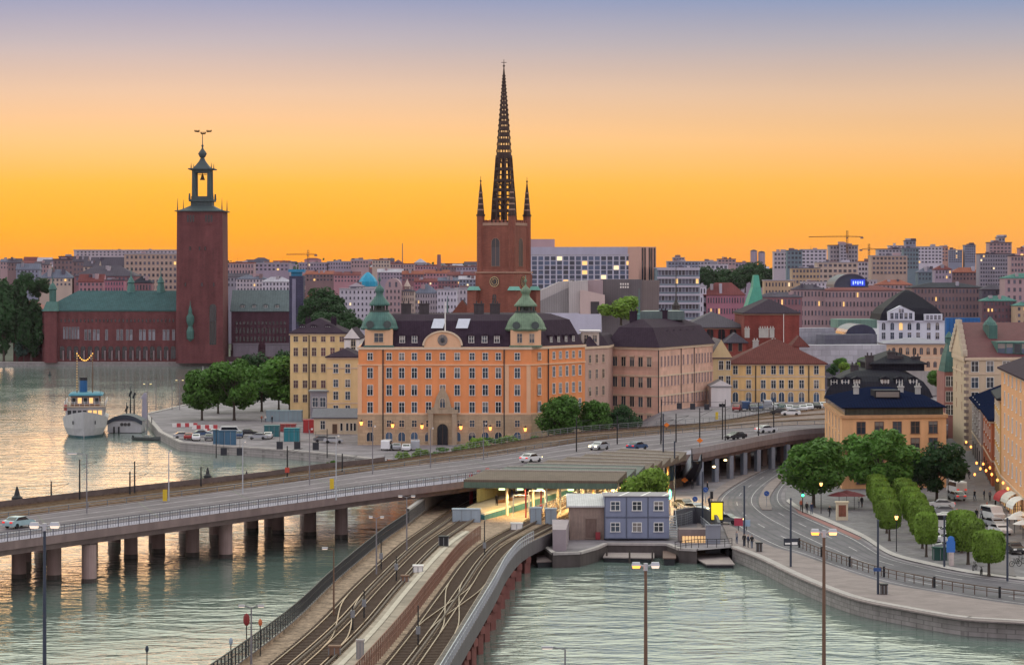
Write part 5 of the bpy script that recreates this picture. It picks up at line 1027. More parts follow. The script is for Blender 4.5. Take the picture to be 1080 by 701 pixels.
mb.build('round_gable', BGM['pinkish'], t); windows(t, A, B, [.3,.7], [(Z(300,1080),2.2,.9)], 'plain', BGM['pinkish'], FARG)
t = bg(423,437,307,1085,'cream',('hip',3,'slate'),(6,5,336,.42,.55),'cream house with narrow windows right of the ornate pink gable',depth=12)
mb = MB(); x_ = X(429.5,1088); mb.lathe([(1.3,Z(307,1088)),(1.3,Z(303,1088)),(1.6,Z(302,1088)),(.9,Z(299,1088)),(.5,Z(297,1088)),(.1,Z(294,1088))], 8, x_, 1088); mb.build('turret', BGM['cream'], t)
bg(437,462,309,1100,'white',('hip',10,'bluegrey'),(9,4,334,.42,.5),'white house under a steep blue grey roof behind the palace flagpole',depth=14)
bg(461,482,306,1090,'palew',('flat',1,'silver'),(6,4,334,.4,.45),'white block with widely spaced windows left of the church tower',depth=14)
bg(480,508,304.5,1120,'white',('flat',1,'silver'),(7,4,334,.36,.45),'white block touching the church tower on its left side',depth=16)
t = thing('covered_dome', 'dome wrapped in bright cyan scaffold sheeting above the white blocks', 'dome', (X(388,1250),1250,5)); mb = MB(); mb.cyl(X(388,1250),1250,5,Z(300,1250),4.7,4.7,10); mb.build('drum', BGM['white'], t); mb = MB(); mb.lathe([(5.0,Z(302,1250)),(4.8,Z(297,1250)),(3.6,Z(293,1250)),(2.0,Z(289.5,1250)),(.6,Z(287,1250))], 9, X(388,1250), 1250); mb.build('sheeting', mat('cyan_sheeting', (.012,.25,.42), .5, .25, .3), t)
# ---- hotel right of the church
dh = 1010.0; HW = mat('hotel_white', (.50,.48,.58), .6, .1, .1); t = building('hotel', 'long hotel block with a grid of blue windows right of the church', rect(540,dh,674,dh-8,18), 2, Z(269.5,dh), HW, ('flat', .5, BGM['r_silver'], .2), 'building')
mb = MB(); fh = rect(540,dh,674,dh-8,18); mb.prism(offset_poly(fh, .3), Z(269.5,dh)+.5, Z(260.5,dh)); mb.build('roof_storey', mat('pale_roof_storey', (.36,.34,.43), .6, .1, .2), t)
mb = MB(); mb.prism(rect(548,dh+3,585,dh+3,12), Z(260.5,dh), Z(252,dh)); mb.build('plant_room', BGM['pinkish'], t)
HG = glass('hotel_glass', (.028,.045,.085), .15)
windows(t, fh[0], fh[1], 20, [(Z(272.5+4.9*k,dh),1.55,2.0) for k in range(10)], 'plain', HW, HG, False, margin=.005, lit=.06)
f2 = rect(673.5,dh-12,692,dh-6,20); mb = MB(); mb.prism(f2, 2, Z(260.5,dh)); o = mb.build('end_slab', mat('peach_cladding', (.48,.29,.24), .6, .1, .2), t)
windows(t, f2[0], f2[1], [.22,.36,.62,.74,.9], [(Z(278.5,dh),13.0,1.0)], 'plain', MATS['peach_cladding'], GLASSD, False, name='window_strip')
# angled grey congress hall in front of the hotel
dw = 900.0; zc = lambda y_: Z(y_, dw); t = thing('congress_hall', 'angular grey metal clad congress hall with folded white fins before the hotel', 'building', (X(630,dw),dw,2))
GM = mat('grey_folded_metal', (.125,.11,.12), .5, .15, .15, metal=.2, pattern=('seamx', .5, .25)); WM_ = mat('white_fins', (.43,.39,.39), .6, .12, .2, pattern=('seamx', .5, .25))
mb = MB(); q = [(X(636,dw),dw),(X(674,dw),dw-4),(X(676,dw),dw+20),(X(638,dw),dw+22)]; mb.frustum(q, 2, offset_poly(q, -.8), zc(294.5)); mb.build('box', GM, t)
mb = MB(); q = [(X(675,dw),dw-2),(X(692,dw),dw+1),(X(690,dw),dw+16),(X(676,dw),dw+16)]; mb.frustum(q, 2, [(X(675,dw),dw-3),(X(696,dw),dw+1),(X(694,dw),dw+17),(X(676,dw),dw+17)], zc(295.5)); mb.build('leaning_wing', mat('rust_grey_metal', (.16,.125,.125), .5, .2, .15, pattern=('seamx', .5, .3)), t)
def slab(pts, y0, y1, m, name):
    "an upright folded wall given by its outline in the photo, with real thickness"
    mb = MB(); A = [(X(a,y0), y0, Z(b_,y0)) for a, b_ in pts]; n = len(A); mb.face(A); mb.face([(x_,y1,z_) for x_, _, z_ in reversed(A)])
    for k in range(n): p, q = A[k], A[(k+1)%n]; mb.face([p,(p[0],y1,p[2]),(q[0],y1,q[2]),q])
    mb.build(name, m, t)
slab([(568,330),(568,318),(600,303),(600,330)], dw-6, dw+10, mat('grey_white_fins', (.25,.23,.235), .6, .12, .2, pattern=('seamx', .5, .35)), 'sloping_wing')
slab([(566,308),(590,297),(604,296),(604,303),(570,319)], dw-3, dw+12, WM_, 'folded_roof')
slab([(600,330),(600,297),(620,295.5),(620,330)], dw-9, dw+12, WM_, 'fin_wall'); slab([(619,330),(619,295.5),(636,295),(636,330)], dw-1, dw+12, mat('rosy_panel', (.33,.25,.27), .6, .1, .2), 'mid_panel')
slab([(612,331),(612,306),(616,306),(638,311),(638,331)], dw-12, dw+4, mat('rosy_white_wall', (.50,.38,.36), .7, .1, .2), 'front_wall'); slab([(623,331),(623,318),(632,318),(632,331)], dw-12.2, dw-11, DARKW, 'gate')
# the lit rooftop letters read only as a bright scribble at this size
mb = MB(); 
for k, px in enumerate((654,656.5,659,661.5)): 
    for j in range(2): y_ = 298.5+j*3.2; mb.box(X(px,dw-5),X(px+1.5,dw-5),dw-5.4,dw-5.1,Z(y_+1.9,dw),Z(y_,dw))
mb.build('sign_letters', mat('pale_letters', (.72,.66,.62), .5), t)
# glass offices and hill to the right of the hotel
t = bg(693,738,283,980,'teal',('flat',1,'silver'),(12,7,345,.7,.6),'stepped teal glass office with pale floor bands right of the hotel',depth=20,lit=.03,fmm=BGM['greyw'])
for k in range(7): mb = MB(); y_ = Z(283+9*k+.5,978); f_ = rect(693,979.2,738,979.2,.9); mb.prism(f_, y_-.55, y_+.3); mb.build('floor_band', BGM['greyw'], t)
fg = [(704,737,276,1600,'blueg','silver',9,3,288,'blue grey office slab on the skyline right of the hotel'),(710,722,272,1650,'lav','silver',4,2,277,'lavender rooftop block on the blue grey office slab'),(735,757,276,2100,'greyw','silver',6,2,283,'pale flat building on the wooded hill right of the hotel'),(745,768,279,1900,'palew','silver',5,1,284,'low white roofed building on the wooded hill'),(757,776,273.5,2300,'pinkish','terra',5,2,280,'pinkish block on the wooded hill left of the two silos'),(775,793,277,2400,'lav','terra',5,1,282,'low lavender block just left of the two silos'),
 (816,831,266,1700,'white','silver',4,4,284,'white banded block, first of the skyline right of the silos'),(830,846,264.5,1650,'teal','bluegrey',4,4,284,'teal glazed block beside the white banded block'),(845,872,263.5,1700,'palew','silver',6,5,282,'broad white banded office left of the crane'),(875,905,259,1500,'conc','slate',9,6,286,'tall concrete block rising right under the big crane'),(886,893,258,1495,'greyw','silver',2,5,275,'narrow pale glazed stair bay on the tall concrete block'),
 (862,905,277,1350,'cream','silver',8,4,300,'cream block with rows of windows below the tall concrete block'),(835,865,283,1300,'ochre','bluegrey',8,3,300,'ochre house with a teal grey roof left of the cream block'),(905,922,276,1420,'white','terra',5,4,296,'white house between the crane and the cream office'),(919,957,270,1380,'tan','silver',9,4,290,'cream office with three dark window strips on the right skyline'),(926,956,263,1600,'greyw','slate',8,2,270,'grey upper office stepping up behind the cream office'),(938,955,259.5,1650,'white','silver',4,2,264,'white roof storey of the stepped grey office'),(955,966,254,1700,'blueg','blk',3,4,272,'slim dark blue block highest of the stepped offices'),(953,969,262,1500,'teal','bluegrey',5,5,284,'teal block at the foot of the slim dark blue block'),
 (967,994,260.5,1600,'palew','silver',7,5,278,'white banded office right of the slim dark blue block'),(993,1000,261,1620,'peach','terra',2,4,276,'narrow peach end of the white banded office'),(1000.5,1015,264,1900,'blueg','silver',6,6,277,'small blue grey tower, left of two on the right skyline'),(1017.5,1029,259,1900,'blueg','bluegrey',5,7,277,'taller blue tower, right of two on the right skyline'),(1033,1066,268,1300,'grey','slate',12,8,302,'dark gridded office slab at the right skyline'),(1043,1067,256,1310,'pinkish','slate',6,3,267,'pink grey upper block on top of the dark gridded slab'),(1053,1060,250.5,1312,'conc','slate',2,1,255,'small concrete cap on the pink grey upper block'),(1066,1080,270,1250,'pinkish','slate',4,5,300,'pink grey wing right of the dark gridded slab'),
 (1075,1095,262,1700,'rose','terra',4,4,280,'rose block cut off by the right edge of the view')]
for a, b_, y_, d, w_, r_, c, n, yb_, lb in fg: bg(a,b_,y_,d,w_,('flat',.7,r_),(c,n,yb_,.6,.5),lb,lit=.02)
mg = [(722,745,302,1150,'palew','silver',7,4,340,'white low block left of the magenta row, behind the red church'),(742,786,311,1150,'magenta',None,15,3,345,'magenta row house with a broad rose tiled roof behind the red church'),(806,838,296,1180,'ochre','silver',9,3,320,'ochre block with pale roof right of the green copper gable'),(800,846,313,1050,'brickr','slate',12,2,335,'low brick row with chimneys behind the windowless brick block'),(836,870,305,1120,'pinkish','slate',9,4,345,'pink station wing with dark window bands left of the blue sign'),(868,952,306,1150,'pinkish','maroon',22,4,345,'very long rose station building with several window rows'),(925,962,300,1250,'pinkish','terra',8,3,315,'pink house with a tall tiled roof behind the long station building'),(962,1038,303,1120,'brown',None,20,6,352,'long brown pink hotel block with a dark green roof behind the white palace'),(1036,1062,305,1100,'dark','slate',6,2,318,'dark glazed roof pavilion right of the long brown pink hotel block'),(1060,1110,293,1080,'pinkish','green',8,3,318,'pink block with a green cornice at the right edge'),(1036,1072,317,1000,'darkbrick','green',9,5,350,'dark brick office with rows of lit windows behind the gabled house'),(1071,1110,322,990,'ochre','green',6,4,350,'narrow mustard yellow house beside the dark brick office'),
 (986,1004,284,1300,'lav','maroon',5,2,295,'lavender house with maroon roof below the two blue towers'),(1004,1034,287,1350,'brown','terra',8,2,296,'brown row with tiled roof below the two blue towers'),(968,990,287,1400,'teal','bluegrey',6,2,296,'low teal row below the white banded office'),(896,925,296,1300,'white','silver',8,2,304,'white low hall roof behind the blue sign'),(846,875,298,1200,'palew','silver',7,2,306,'pale low hall with an arched window left of the train shed')]
for a, b_, y_, d, w_, r_, c, n, yb_, lb in mg: 
    rk = ('hip', 14 if 'tiled roof' in lb and w_ == 'magenta' else 5, 'terra' if r_ is None and w_ == 'magenta' else 'blk' if r_ is None else r_)
    if w_ == 'magenta': rk = ('hip', 13, 'maroon')
    if r_ in ('silver',): rk = ('flat', 1, r_)
    bg(a,b_,y_,d,w_,rk,(c,n,yb_,.42,.5),lb,lit=.035)
# two silos
for px, y_, lb in ((795,265,'taller lilac silo with a small cap, left of a pair on the hill'),(803.3,266.5,'smaller violet silo, right of a pair on the hill')):
    t = thing('silo', lb, 'silo', (X(px,2500),2500,20), GRP); mb = MB(); mb.cyl(X(px,2500),2500,20,Z(y_,2500),3.4,3.4,12); mb.build('drum', BGM['lav'], t); mb = MB(); mb.lathe([(3.5,Z(y_,2500)),(2.6,Z(y_-1.2,2500)),(.6,Z(y_-1.8,2500))], 12, X(px,2500), 2500); mb.build('cap', BGM['r_slate'], t)
# train shed with the blue sign
ds = 1090.0; t = thing('train_shed', 'dark arched train shed with a glowing blue sign above the long station building', 'building', (X(900,ds),ds,2)); mb = MB(); pts = [(X(880,ds),Z(303,ds))]+[(X(898-18*math.cos(math.pi*k/14),ds),Z(303-14*math.sin(math.pi*k/14),ds)) for k in range(15)]
A = [(x_,ds,z_) for x_, z_ in pts]; mb.face(A)
for a, b_ in zip(A[:-1], A[1:]): mb.face([a,(a[0],ds+30,a[2]),(b_[0],ds+30,b_[2]),b_])
mb.build('arched_roof', mat('shed_roof', (.05,.055,.085), .5, .2, .2), t)
mb = MB()
for k in range(1,14): a, b_ = A[k], A[k+1]; mb.beam((a[0],ds-.3,a[2]),(b_[0],ds-.3,b_[2]), .5, .5)
mb.build('arch_rib', BGM['dark'], t)
mb = MB(); mb.box(X(897,ds),X(912,ds),ds-1.2,ds-.7,Z(301.5,ds),Z(294.5,ds)); o = mb.build('blue_sign', glow('blue_sign_light', (.01,.035,.40), 1.0), t)
mb = MB()
for k in range(5): mb.box(X(899+2.4*k,ds),X(900.2+2.4*k,ds),ds-1.35,ds-1.22,Z(300 - (k%2),ds),Z(296.5,ds))
mb.build('sign_marks', glow('sign_marks', (.35,.5,1), 1.0), o)
# white palace with a black domed roof
dp = 860.0; t = building('white_palace', 'pale white palace with gabled centre and big black domed roof', rect(927,dp,997,dp,26), 2, Z(338,dp), mat('white_palace_render', (.60,.60,.68), .8, .1, .2), None, 'palace', cornice=HW); fp = rect(927,dp,997,dp,26)
windows(t, fp[0], fp[1], [.07,.2,.33,.46,.59,.75,.88], [(Z(344,dp),2.5,1.2,'arch'),(Z(354,dp),2.2,1.2)], 'tall', HW, GLASS, False, lit=.06)
mb = MB(); q = offset_poly(fp, .4); pr = [(0,338),(.6,331),(2.0,325),(4.5,319),(7,313),(9,308.5),(10.5,306)]; qs = [offset_poly(q, i_) for i_, _ in pr]
for k in range(len(pr)-1): mb.frustum(qs[k], Z(pr[k][1],dp)+.02, qs[k+1], Z(pr[k+1][1],dp)+.02, 0, k == len(pr)-2)
mb.build('roof', BLACKR, t)
mb = MB(); a0, a1 = X(936,dp), X(964,dp); mb.face([(a0,dp-1.2,Z(338,dp)),(a1,dp-1.2,Z(338,dp)),(a1,dp-1.2,Z(329,dp)),(X(950,dp),dp-1.2,Z(322.5,dp)),(a0,dp-1.2,Z(329,dp))]); mb.face([(a0,dp-1.2,Z(338,dp)),(a0,dp-1.2,Z(329,dp)),(a0,dp+6,Z(329,dp)),(a0,dp+6,Z(338,dp))]); mb.face([(a1,dp-1.2,Z(338,dp)),(a1,dp+6,Z(338,dp)),(a1,dp+6,Z(329,dp)),(a1,dp-1.2,Z(329,dp))])
for s0, s1 in (((a0,329),(X(950,dp),322.5)),((X(950,dp),322.5),(a1,329))): mb.face([(s0[0],dp-1.4,Z(s0[1],dp)+.1),(s1[0],dp-1.4,Z(s1[1],dp)+.1),(s1[0],dp+8,Z(s1[1],dp)+.1),(s0[0],dp+8,Z(s0[1],dp)+.1)])
o = mb.build('gable', MATS['white_palace_render'], t); windows(t, (a0,dp-1.2), (a1,dp-1.2), 5, [(Z(333,dp),2.0,1.0)], 'tall', HW, GLASS); windows(t, (a0,dp-1.2), (a1,dp-1.2), [.45,.55], [(Z(327.5,dp),1.2,.7)], 'tall', HW, GLASS)
mb = MB(); f_ = rect(975,dp-1,994,dp-1,8); mb.prism(f_, Z(338,dp), Z(331,dp)); o = mb.build('side_attic', MATS['white_palace_render'], t); windows(t, f_[0], f_[1], 4, [(Z(334.5,dp),1.4,.8)], 'tall', HW, GLASS)
# peach arcade building below it
da = 760.0; fa = rect(935,da,1001,da,16); t = building('arcade_building', 'long peach building with rows of round arched windows below the white palace', fa, 2, Z(362,da), mat('pale_peach_render', (.60,.40,.28), .85, .1, .25), ('hip', 1.6, mat('pale_lavender_roof', (.20,.19,.24), .6, .1, .3), .8), 'building', cornice=TRIM, bands=[(Z(377,da),TRIM)])
windows(t, fa[0], fa[1], 8, [(Z(370,da),2.1,1.0,'arch'),(Z(384,da),1.8,1.0,'arch')], 'arch', mat('arch_trim', (.5,.28,.18), .8), GLASS, False)
mb = MB(); mb.prism(offset_poly(fa, -1.2), 2, Z(391,da)); mb.build('stone_base', CONC, t)
# blue hoarding
t = thing('blue_hoarding', 'bright blue construction hoarding right of the white palace', 'hoarding', (X(1016,800),800,2)); mb = MB(); mb.prism(rect(998,800,1034,800,3), 2, Z(335,800)); mb.build('sheet', mat('blue_sheet', (.012,.10,.30), .6, .3, .3, pattern=('seamx', .25, .3)), t)
# curved concourse ramp and low glass pavilion
t = thing('concourse', 'low curving grey concourse with dark arched glass canopy beside the white palace', 'pavilion', (X(890,800),800,2))
mb = MB(); arc = [(X(908-16*math.cos(math.pi*k/12),790), Z(353-11*math.sin(math.pi*k/12),790)) for k in range(13)]; A = [(x_,790,z_) for x_, z_ in arc]; mb.face(A)
for a, b_ in zip(A[:-1], A[1:]): mb.face([a,(a[0],815,a[2]),(b_[0],815,b_[2]),b_])
mb.build('arched_canopy', mat('navy_glass', (.03,.035,.07), .2, .3, .3), t)
mb = MB(); mb.prism(rect(872,784,925,784,34), 1.8, Z(354,784)); mb.build('podium', mat('podium_grey', (.16,.16,.20), .8, .15, .2, pattern=('brick', .2, .2)), t)
mb = MB(); mb.prism(rect(884,830,925,830,20), Z(346,830), Z(337,830)); mb.build('green_roof', BGM['r_grn2'], t)
mb = MB(); 
for k in range(12):
    f0, f1 = k/12, (k+1)/12; p0 = (842+60*f0, 352-9*f0**.5+10*f0*f0); p1 = (842+60*f1, 352-9*f1**.5+10*f1*f1)
    mb.face([(X(p0[0],840),840,Z(p0[1]+4,840)),(X(p1[0],840),840,Z(p1[1]+4,840)),(X(p1[0],840),840,Z(p1[1],840)),(X(p0[0],840),840,Z(p0[1],840))]); mb.face([(X(p0[0],840),840,Z(p0[1],840)),(X(p1[0],840),840,Z(p1[1],840)),(X(p1[0],840),856,Z(p1[1],840)),(X(p0[0],840),856,Z(p0[1],840))])
mb.build('curved_ramp', mat('ramp_pale', (.42,.41,.46), .8, .12, .2), t)
# waste of roads, ramps and low walls between
for k, (a, b_, y0, y1, d, c_, lb) in enumerate(((842,935,372,364,720,(.46,.45,.50),'pale curving bridge parapet below the grey concourse'),(846,930,391,384,680,(.15,.14,.18),'grey railway wall below the pale bridge parapet'),(842,880,360,346,800,(.36,.35,.40),'pale blank wall between the brick block and the concourse'),(870,925,360,353,770,(.12,.12,.16),'bluish low wall at the foot of the concourse podium'))):
    mb = MB(); mb.prism(rect(a,d,b_,d+6,6), 1.8, Z(y1,d)); tag(mb.build('retaining_wall', mat('ramp_wall_%s' % 'abcd'[k], c_, .85, .2, .2, pattern=('brick', .15, .25)), None, (X(a,d),d,2)), lb, 'wall')
# ---- cranes, masts, chimneys
CR = mat('crane_steel', (.16,.07,.02), .6, .2, 1)
def crane(px, d, yb, yt, pxl, pxr, yj, label):
    t = thing('construction_crane', label, 'crane', (X(px,d),d,Z(yb,d)), 'tower cranes on the skyline'); k = d/F; x_ = X(px,d); r_ = .35*k*1.6
    mb = MB(); w_ = .8*k
    for a in (-1,1):
        for b_ in (-1,1): mb.beam((x_+a*w_,d+b_*w_,Z(yb+8,d)),(x_+a*w_,d+b_*w_,Z(yt,d)), r_*.6, r_*.6)
    n = 10
    for j in range(n):
        z0_, z1_ = Z(yb+8-(yb+8-yt)*j/n,d), Z(yb+8-(yb+8-yt)*(j+1)/n,d); mb.beam((x_-w_,d-w_,z0_),(x_+w_,d-w_,z1_), r_*.4, r_*.4)
    mb.build('mast', CR, t)
    mb = MB(); z_ = Z(yj,d); h_ = 1.0*k
    mb.beam((X(pxl,d),d,z_),(X(pxr,d),d,z_), r_*.8, r_*.8); mb.beam((X(pxl,d),d,z_+h_*.4),(X(px,d),d,z_+h_*1.4), r_*.6, r_*.6); mb.beam((X(pxr,d),d,z_+h_*.5),(X(px,d),d,z_+h_*1.4), r_*.6, r_*.6)
    n = 14
    for j in range(n): a = pxl+(pxr-pxl)*j/n; mb.beam((X(a,d),d,z_),(X(a+(pxr-pxl)/n/2,d),d,z_+h_*.8), r_*.3, r_*.3)
    mb.build('jib', CR, t); mb = MB(); sgn = 1 if abs(pxr-px) < abs(pxl-px) else -1; e = pxr if sgn > 0 else pxl; mb.box(X(e-2.5,d),X(e+.5,d),d-k*.6,d+k*.6,z_-1.7*k,z_+.2*k); mb.build('counterweight', BGM['brown'], t); mb = MB(); mb.box(x_-1.2*k,x_+.2*k,d-1.6*k,d-.8*k,z_-1.6*k,z_-.1*k); mb.build('cab', BGM['brown'], t)
crane(893.5, 1490, 259, 243, 853, 910, 250, 'large yellow brown tower crane above the tall concrete block')
crane(325, 2400, 278, 263.5, 302, 334, 268.5, 'smaller distant tower crane on the left skyline')
crane(916.5, 1600, 276, 257, 909, 924, 263, 'short second tower crane right of the large one')
for px, d, yb, y_, w_, lb, c_ in ((424.5,2600,282,256.5,.5,'thin tall radio mast on the skyline left of the church','mast'),(463,2550,284,268.5,2.2,'single brick chimney on the skyline left of the church','chimney')):
    mb = MB(); mb.cyl(X(px,d),d,Z(yb+8,d),Z(y_,d),w_*1.2,w_*.8,8); tag(mb.build('radio_mast' if c_ == 'mast' else 'factory_chimney', BGM['brickr'] if c_ == 'chimney' else BGM['brown'], None, (X(px,d),d,Z(yb+8,d))), lb, c_)
# ---- the sea of small roofs to the horizon
rnd = random.Random(3)
def roofscape(name, n, dr, pxr, key):
    mb = MB(); ms = [BGM[k] for k in ('lav','pinkish','brown','rose','greyw','tan','grey','brickr')]+[BGM['r_'+k] for k in ('slate','maroon','terra','bluegrey','silver')]
    for _ in range(n):
        d = rnd.uniform(*dr); px = rnd.uniform(*pxr); x_ = X(px,d); w_ = rnd.uniform(9,26); h_ = rnd.uniform(5,13); g_ = hill(x_,d); dep = rnd.uniform(9,14); a = rnd.randrange(8); q = [(x_-w_/2,d),(x_+w_/2,d),(x_+w_/2,d+dep),(x_-w_/2,d+dep)]
        mb.prism(q, g_-2, g_+h_, a, False, False); roof_mesh(mb, q, g_+h_, rnd.choice(('gable','hip','flat')), rnd.uniform(2,5) if rnd.random() < .7 else .6, .2, 8+rnd.randrange(5), None, a)
        if rnd.random() < .8:
            n_ = int(w_/4); 
            for i in range(n_):
                for j in range(int(h_/3.4)):
                    xx = x_-w_/2+(i+.5)*w_/n_; zz = g_+1.2+j*3.2; mb.face([(xx-.7,d-.05,zz),(xx+.7,d-.05,zz),(xx+.7,d-.05,zz+1.6),(xx-.7,d-.05,zz+1.6)], 13)
    o = mb.build(name, ms+[FARG], None, (0,dr[0],0)); return tag(o, None, 'buildings', None, 'stuff')
tag(roofscape('distant_rooftops', 420, (2000,4200), (-90,1170), 0), 'sea of small far houses and roofs along the whole horizon')
tag(roofscape('hillside_rooftops', 230, (1330,2000), (-90,560), 1), 'packed small houses on the slope behind the town hall and white blocks')
tag(roofscape('downtown_rooftops', 200, (1250,2000), (690,1170), 2), 'packed small houses and roofs of the lower city on the right')
# ================================================================== TREES
LEAF = {}
def leaf(name, c):
    m = bpy.data.materials.new(name); m.use_nodes = True; N = m.node_tree.nodes; L = m.node_tree.links; b = N['Principled BSDF']; b.inputs['Roughness'].default_value = .6; b.inputs['Specular IOR Level'].default_value = .2
    tc_ = N.new('ShaderNodeTexCoord'); n1 = N.new('ShaderNodeTexNoise'); n1.inputs['Scale'].default_value = .55; n1.inputs['Detail'].default_value = 3; n2 = N.new('ShaderNodeTexNoise'); n2.inputs['Scale'].default_value = 3.2; n2.inputs['Detail'].default_value = 2
    L.new(tc_.outputs['Object'], n1.inputs['Vector']); L.new(tc_.outputs['Object'], n2.inputs['Vector'])
    oi = N.new('ShaderNodeObjectInfo'); a = N.new('ShaderNodeMath'); a.operation = 'MULTIPLY_ADD'; a.inputs[1].default_value = .6; L.new(n2.outputs[0], a.inputs[0]); L.new(n1.outputs[0], a.inputs[2])
    a2 = N.new('ShaderNodeMath'); a2.operation = 'MULTIPLY_ADD'; a2.inputs[1].default_value = .22; L.new(oi.outputs['Random'], a2.inputs[0]); L.new(a.outputs[0], a2.inputs[2])
    r = N.new('ShaderNodeMapRange'); r.inputs[1].default_value = .55; r.inputs[2].default_value = 1.25; r.inputs[3].default_value = .5; r.inputs[4].default_value = 1.6; L.new(a2.outputs[0], r.inputs[0])
    v = N.new('ShaderNodeVectorMath'); v.operation = 'SCALE'; v.inputs[0].default_value = c; L.new(r.outputs[0], v.inputs['Scale']); L.new(v.outputs[0], b.inputs['Base Color'])
    # thin leaves let some light through
    tr = N.new('ShaderNodeBsdfTranslucent'); L.new(v.outputs[0], tr.inputs[0]); mx = N.new('ShaderNodeMixShader'); mx.inputs[0].default_value = .25; L.new(b.outputs[0], mx.inputs[1]); L.new(tr.outputs[0], mx.inputs[2]); L.new(mx.outputs[0], N['Material Output'].inputs[0])
    return m
LG = leaf('leaf_green', (.075,.165,.030)); LD = leaf('leaf_dark', (.030,.072,.026)); LB = leaf('leaf_bright', (.145,.235,.036)); LT = leaf('leaf_teal', (.045,.085,.07)); BARK = mat('bark', (.065,.05,.04), .9, .3, 3)
tr_rng = random.Random(11)
def crown_mesh(name, m, rx, rz, zc, blobs, leaves, size, spread=.78, br=.34, flat=0, box=False):
    mb = MB(); rg = tr_rng; bl = []
    for i in range(blobs):
        while True:
            p = Vector((rg.uniform(-1,1), rg.uniform(-1,1), rg.uniform(-1,1)))
            if box or p.length <= 1: break
        if box: p = p*.62
        else: p = p.normalized()*(p.length**.5)*spread
        bl.append((Vector((p.x*rx, p.y*rx, p.z*rz+zc)), rg.uniform(.55,1.3)*br))
    for _ in range(leaves):
        c, b_ = rg.choice(bl)
        dv = Vector((rg.gauss(0,1), rg.gauss(0,1), rg.gauss(0,1))).normalized(); rr_ = rg.uniform(.72,1.04) if rg.random() < .8 else rg.uniform(.2,.8)
        p = c+Vector((dv.x*rx, dv.y*rx, dv.z*rz))*b_*rr_
        if box:
            p = Vector((rg.gauss(0,1),rg.gauss(0,1),rg.gauss(0,1))).normalized(); dv = p; p = p*((abs(p.x)**5+abs(p.y)**5+abs(p.z)**5)**-.2)*rg.choice((1,1,1,.97,.9,.75)); p = Vector((p.x*rx, p.y*rx, p.z*rz+zc))*1.0
        if 0: p = Vector((max(-rx,min(rx,p.x)), max(-rx,min(rx,p.y)), max(zc-rz,min(zc+rz,p.z))))+Vector((rg.uniform(-.12,.12),rg.uniform(-.12,.12),rg.uniform(-.12,.12)))
        n_ = (dv+Vector((rg.gauss(0,.55),rg.gauss(0,.55),rg.gauss(0,.55)))).normalized(); u = n_.orthogonal().normalized(); v = n_.cross(u); a = rg.uniform(0,6.28)
        u, v = u*math.cos(a)+v*math.sin(a), v*math.cos(a)-u*math.sin(a); s_ = size*rg.uniform(.6,1.25)
        mb.face([p-u*s_, p+v*s_*.55-u*s_*.1, p+u*s_, p-v*s_*.55+u*s_*.1])
    return mb.mesh(name, m)
def trunk_mesh(name, h, r_, limbs, rx, rz):
    mb = MB(); rg = tr_rng; mb.lathe([(r_*1.5,0),(r_*1.05,h*.12),(r_*.9,h*.6),(r_*.7,h)], 9)
    for k in range(limbs):
        a = 2*math.pi*k/limbs+rg.uniform(-.4,.4); z0 = h*rg.uniform(.75,1.0); L_ = rx*rg.uniform(.5,.85); p0 = Vector((0,0,z0)); p1 = p0+Vector((math.cos(a)*L_*.5, math.sin(a)*L_*.5, rz*.45)); p2 = p1+Vector((math.cos(a)*L_*.5, math.sin(a)*L_*.5, rz*.6))
        mb.beam(p0, p1, r_*.7, r_*.7); mb.beam(p1, p2, r_*.4, r_*.4)
        q = p1+Vector((math.cos(a+.9)*L_*.4, math.sin(a+.9)*L_*.4, rz*.5)); mb.beam(p1, q, r_*.3, r_*.3)
    mb.beam((0,0,h*.95),(0.2,0,h+rz*1.1), r_*.7, r_*.7)
    return mb.mesh(name, BARK)
# prototypes, all about 12 m tall, crown radius about 4.6 m
def proto(key, m, rx, rz, th_, blobs, leaves, size, **k):
    return (crown_mesh('crown', m, rx, rz, th_+rz*.95, blobs, leaves, size, **k), trunk_mesh('trunk', th_+rz*.3, .24, 6, rx, rz), th_+rz*2)
PT = dict(round=proto('round', LG, 4.8, 5.0, 2.4, 27, 8500, .40), round2=proto('round2', LG, 5.0, 4.8, 2.4, 24, 8500, .40, spread=.84), dark=proto('dark', LD, 5.2, 4.9, 2.4, 26, 8500, .40), bright=proto('bright', LB, 4.6, 4.6, 2.2, 24, 7500, .40),
          tall=proto('tall', LD, 3.4, 6.6, 1.5, 20, 6000, .48), clip=proto('clip', LB, 2.15, 1.9, 1.9, 18, 5000, .26, box=True, br=.52), teal=proto('teal', LT, 4.6, 5, 1.2, 12, 2500, .4), bush=(crown_mesh('crown', LB, 1.5, 1.0, .95, 8, 900, .22), None, 2.0), bushd=(crown_mesh('crown', LG, 1.6, 1.0, .95, 8, 900, .22), None, 2.0))
EXT = {}
for kk, (cm_, tm_, H__) in PT.items():
    r_s = sorted(math.hypot(v.co.x, v.co.y) for v in cm_.vertices); z_s = sorted(v.co.z for v in cm_.vertices); EXT[kk] = (r_s[int(len(r_s)*.93)], z_s[int(len(z_s)*.965)])
def tree(kind, px, yb, z, htpx, wpx, label, name='tree', group=None, cat='tree', d=None):
    p = P(px, yb, z) if d is None else Vector((X(px,d), d, z)); d = p.y; cm, tm, H_ = PT[kind]
    t = thing(name, label, cat, p, group, tr_rng.uniform(0,6.28)); k = d/F; s_ = htpx*k/H_
    rx, H_ = EXT[kind]
    sx = wpx*k/2/rx; t.scale = (sx, sx, s_)
    inst(cm, 'crown', t, (0,0,0))
    if tm: inst(tm, 'trunk', t, (0,0,0))
    return t
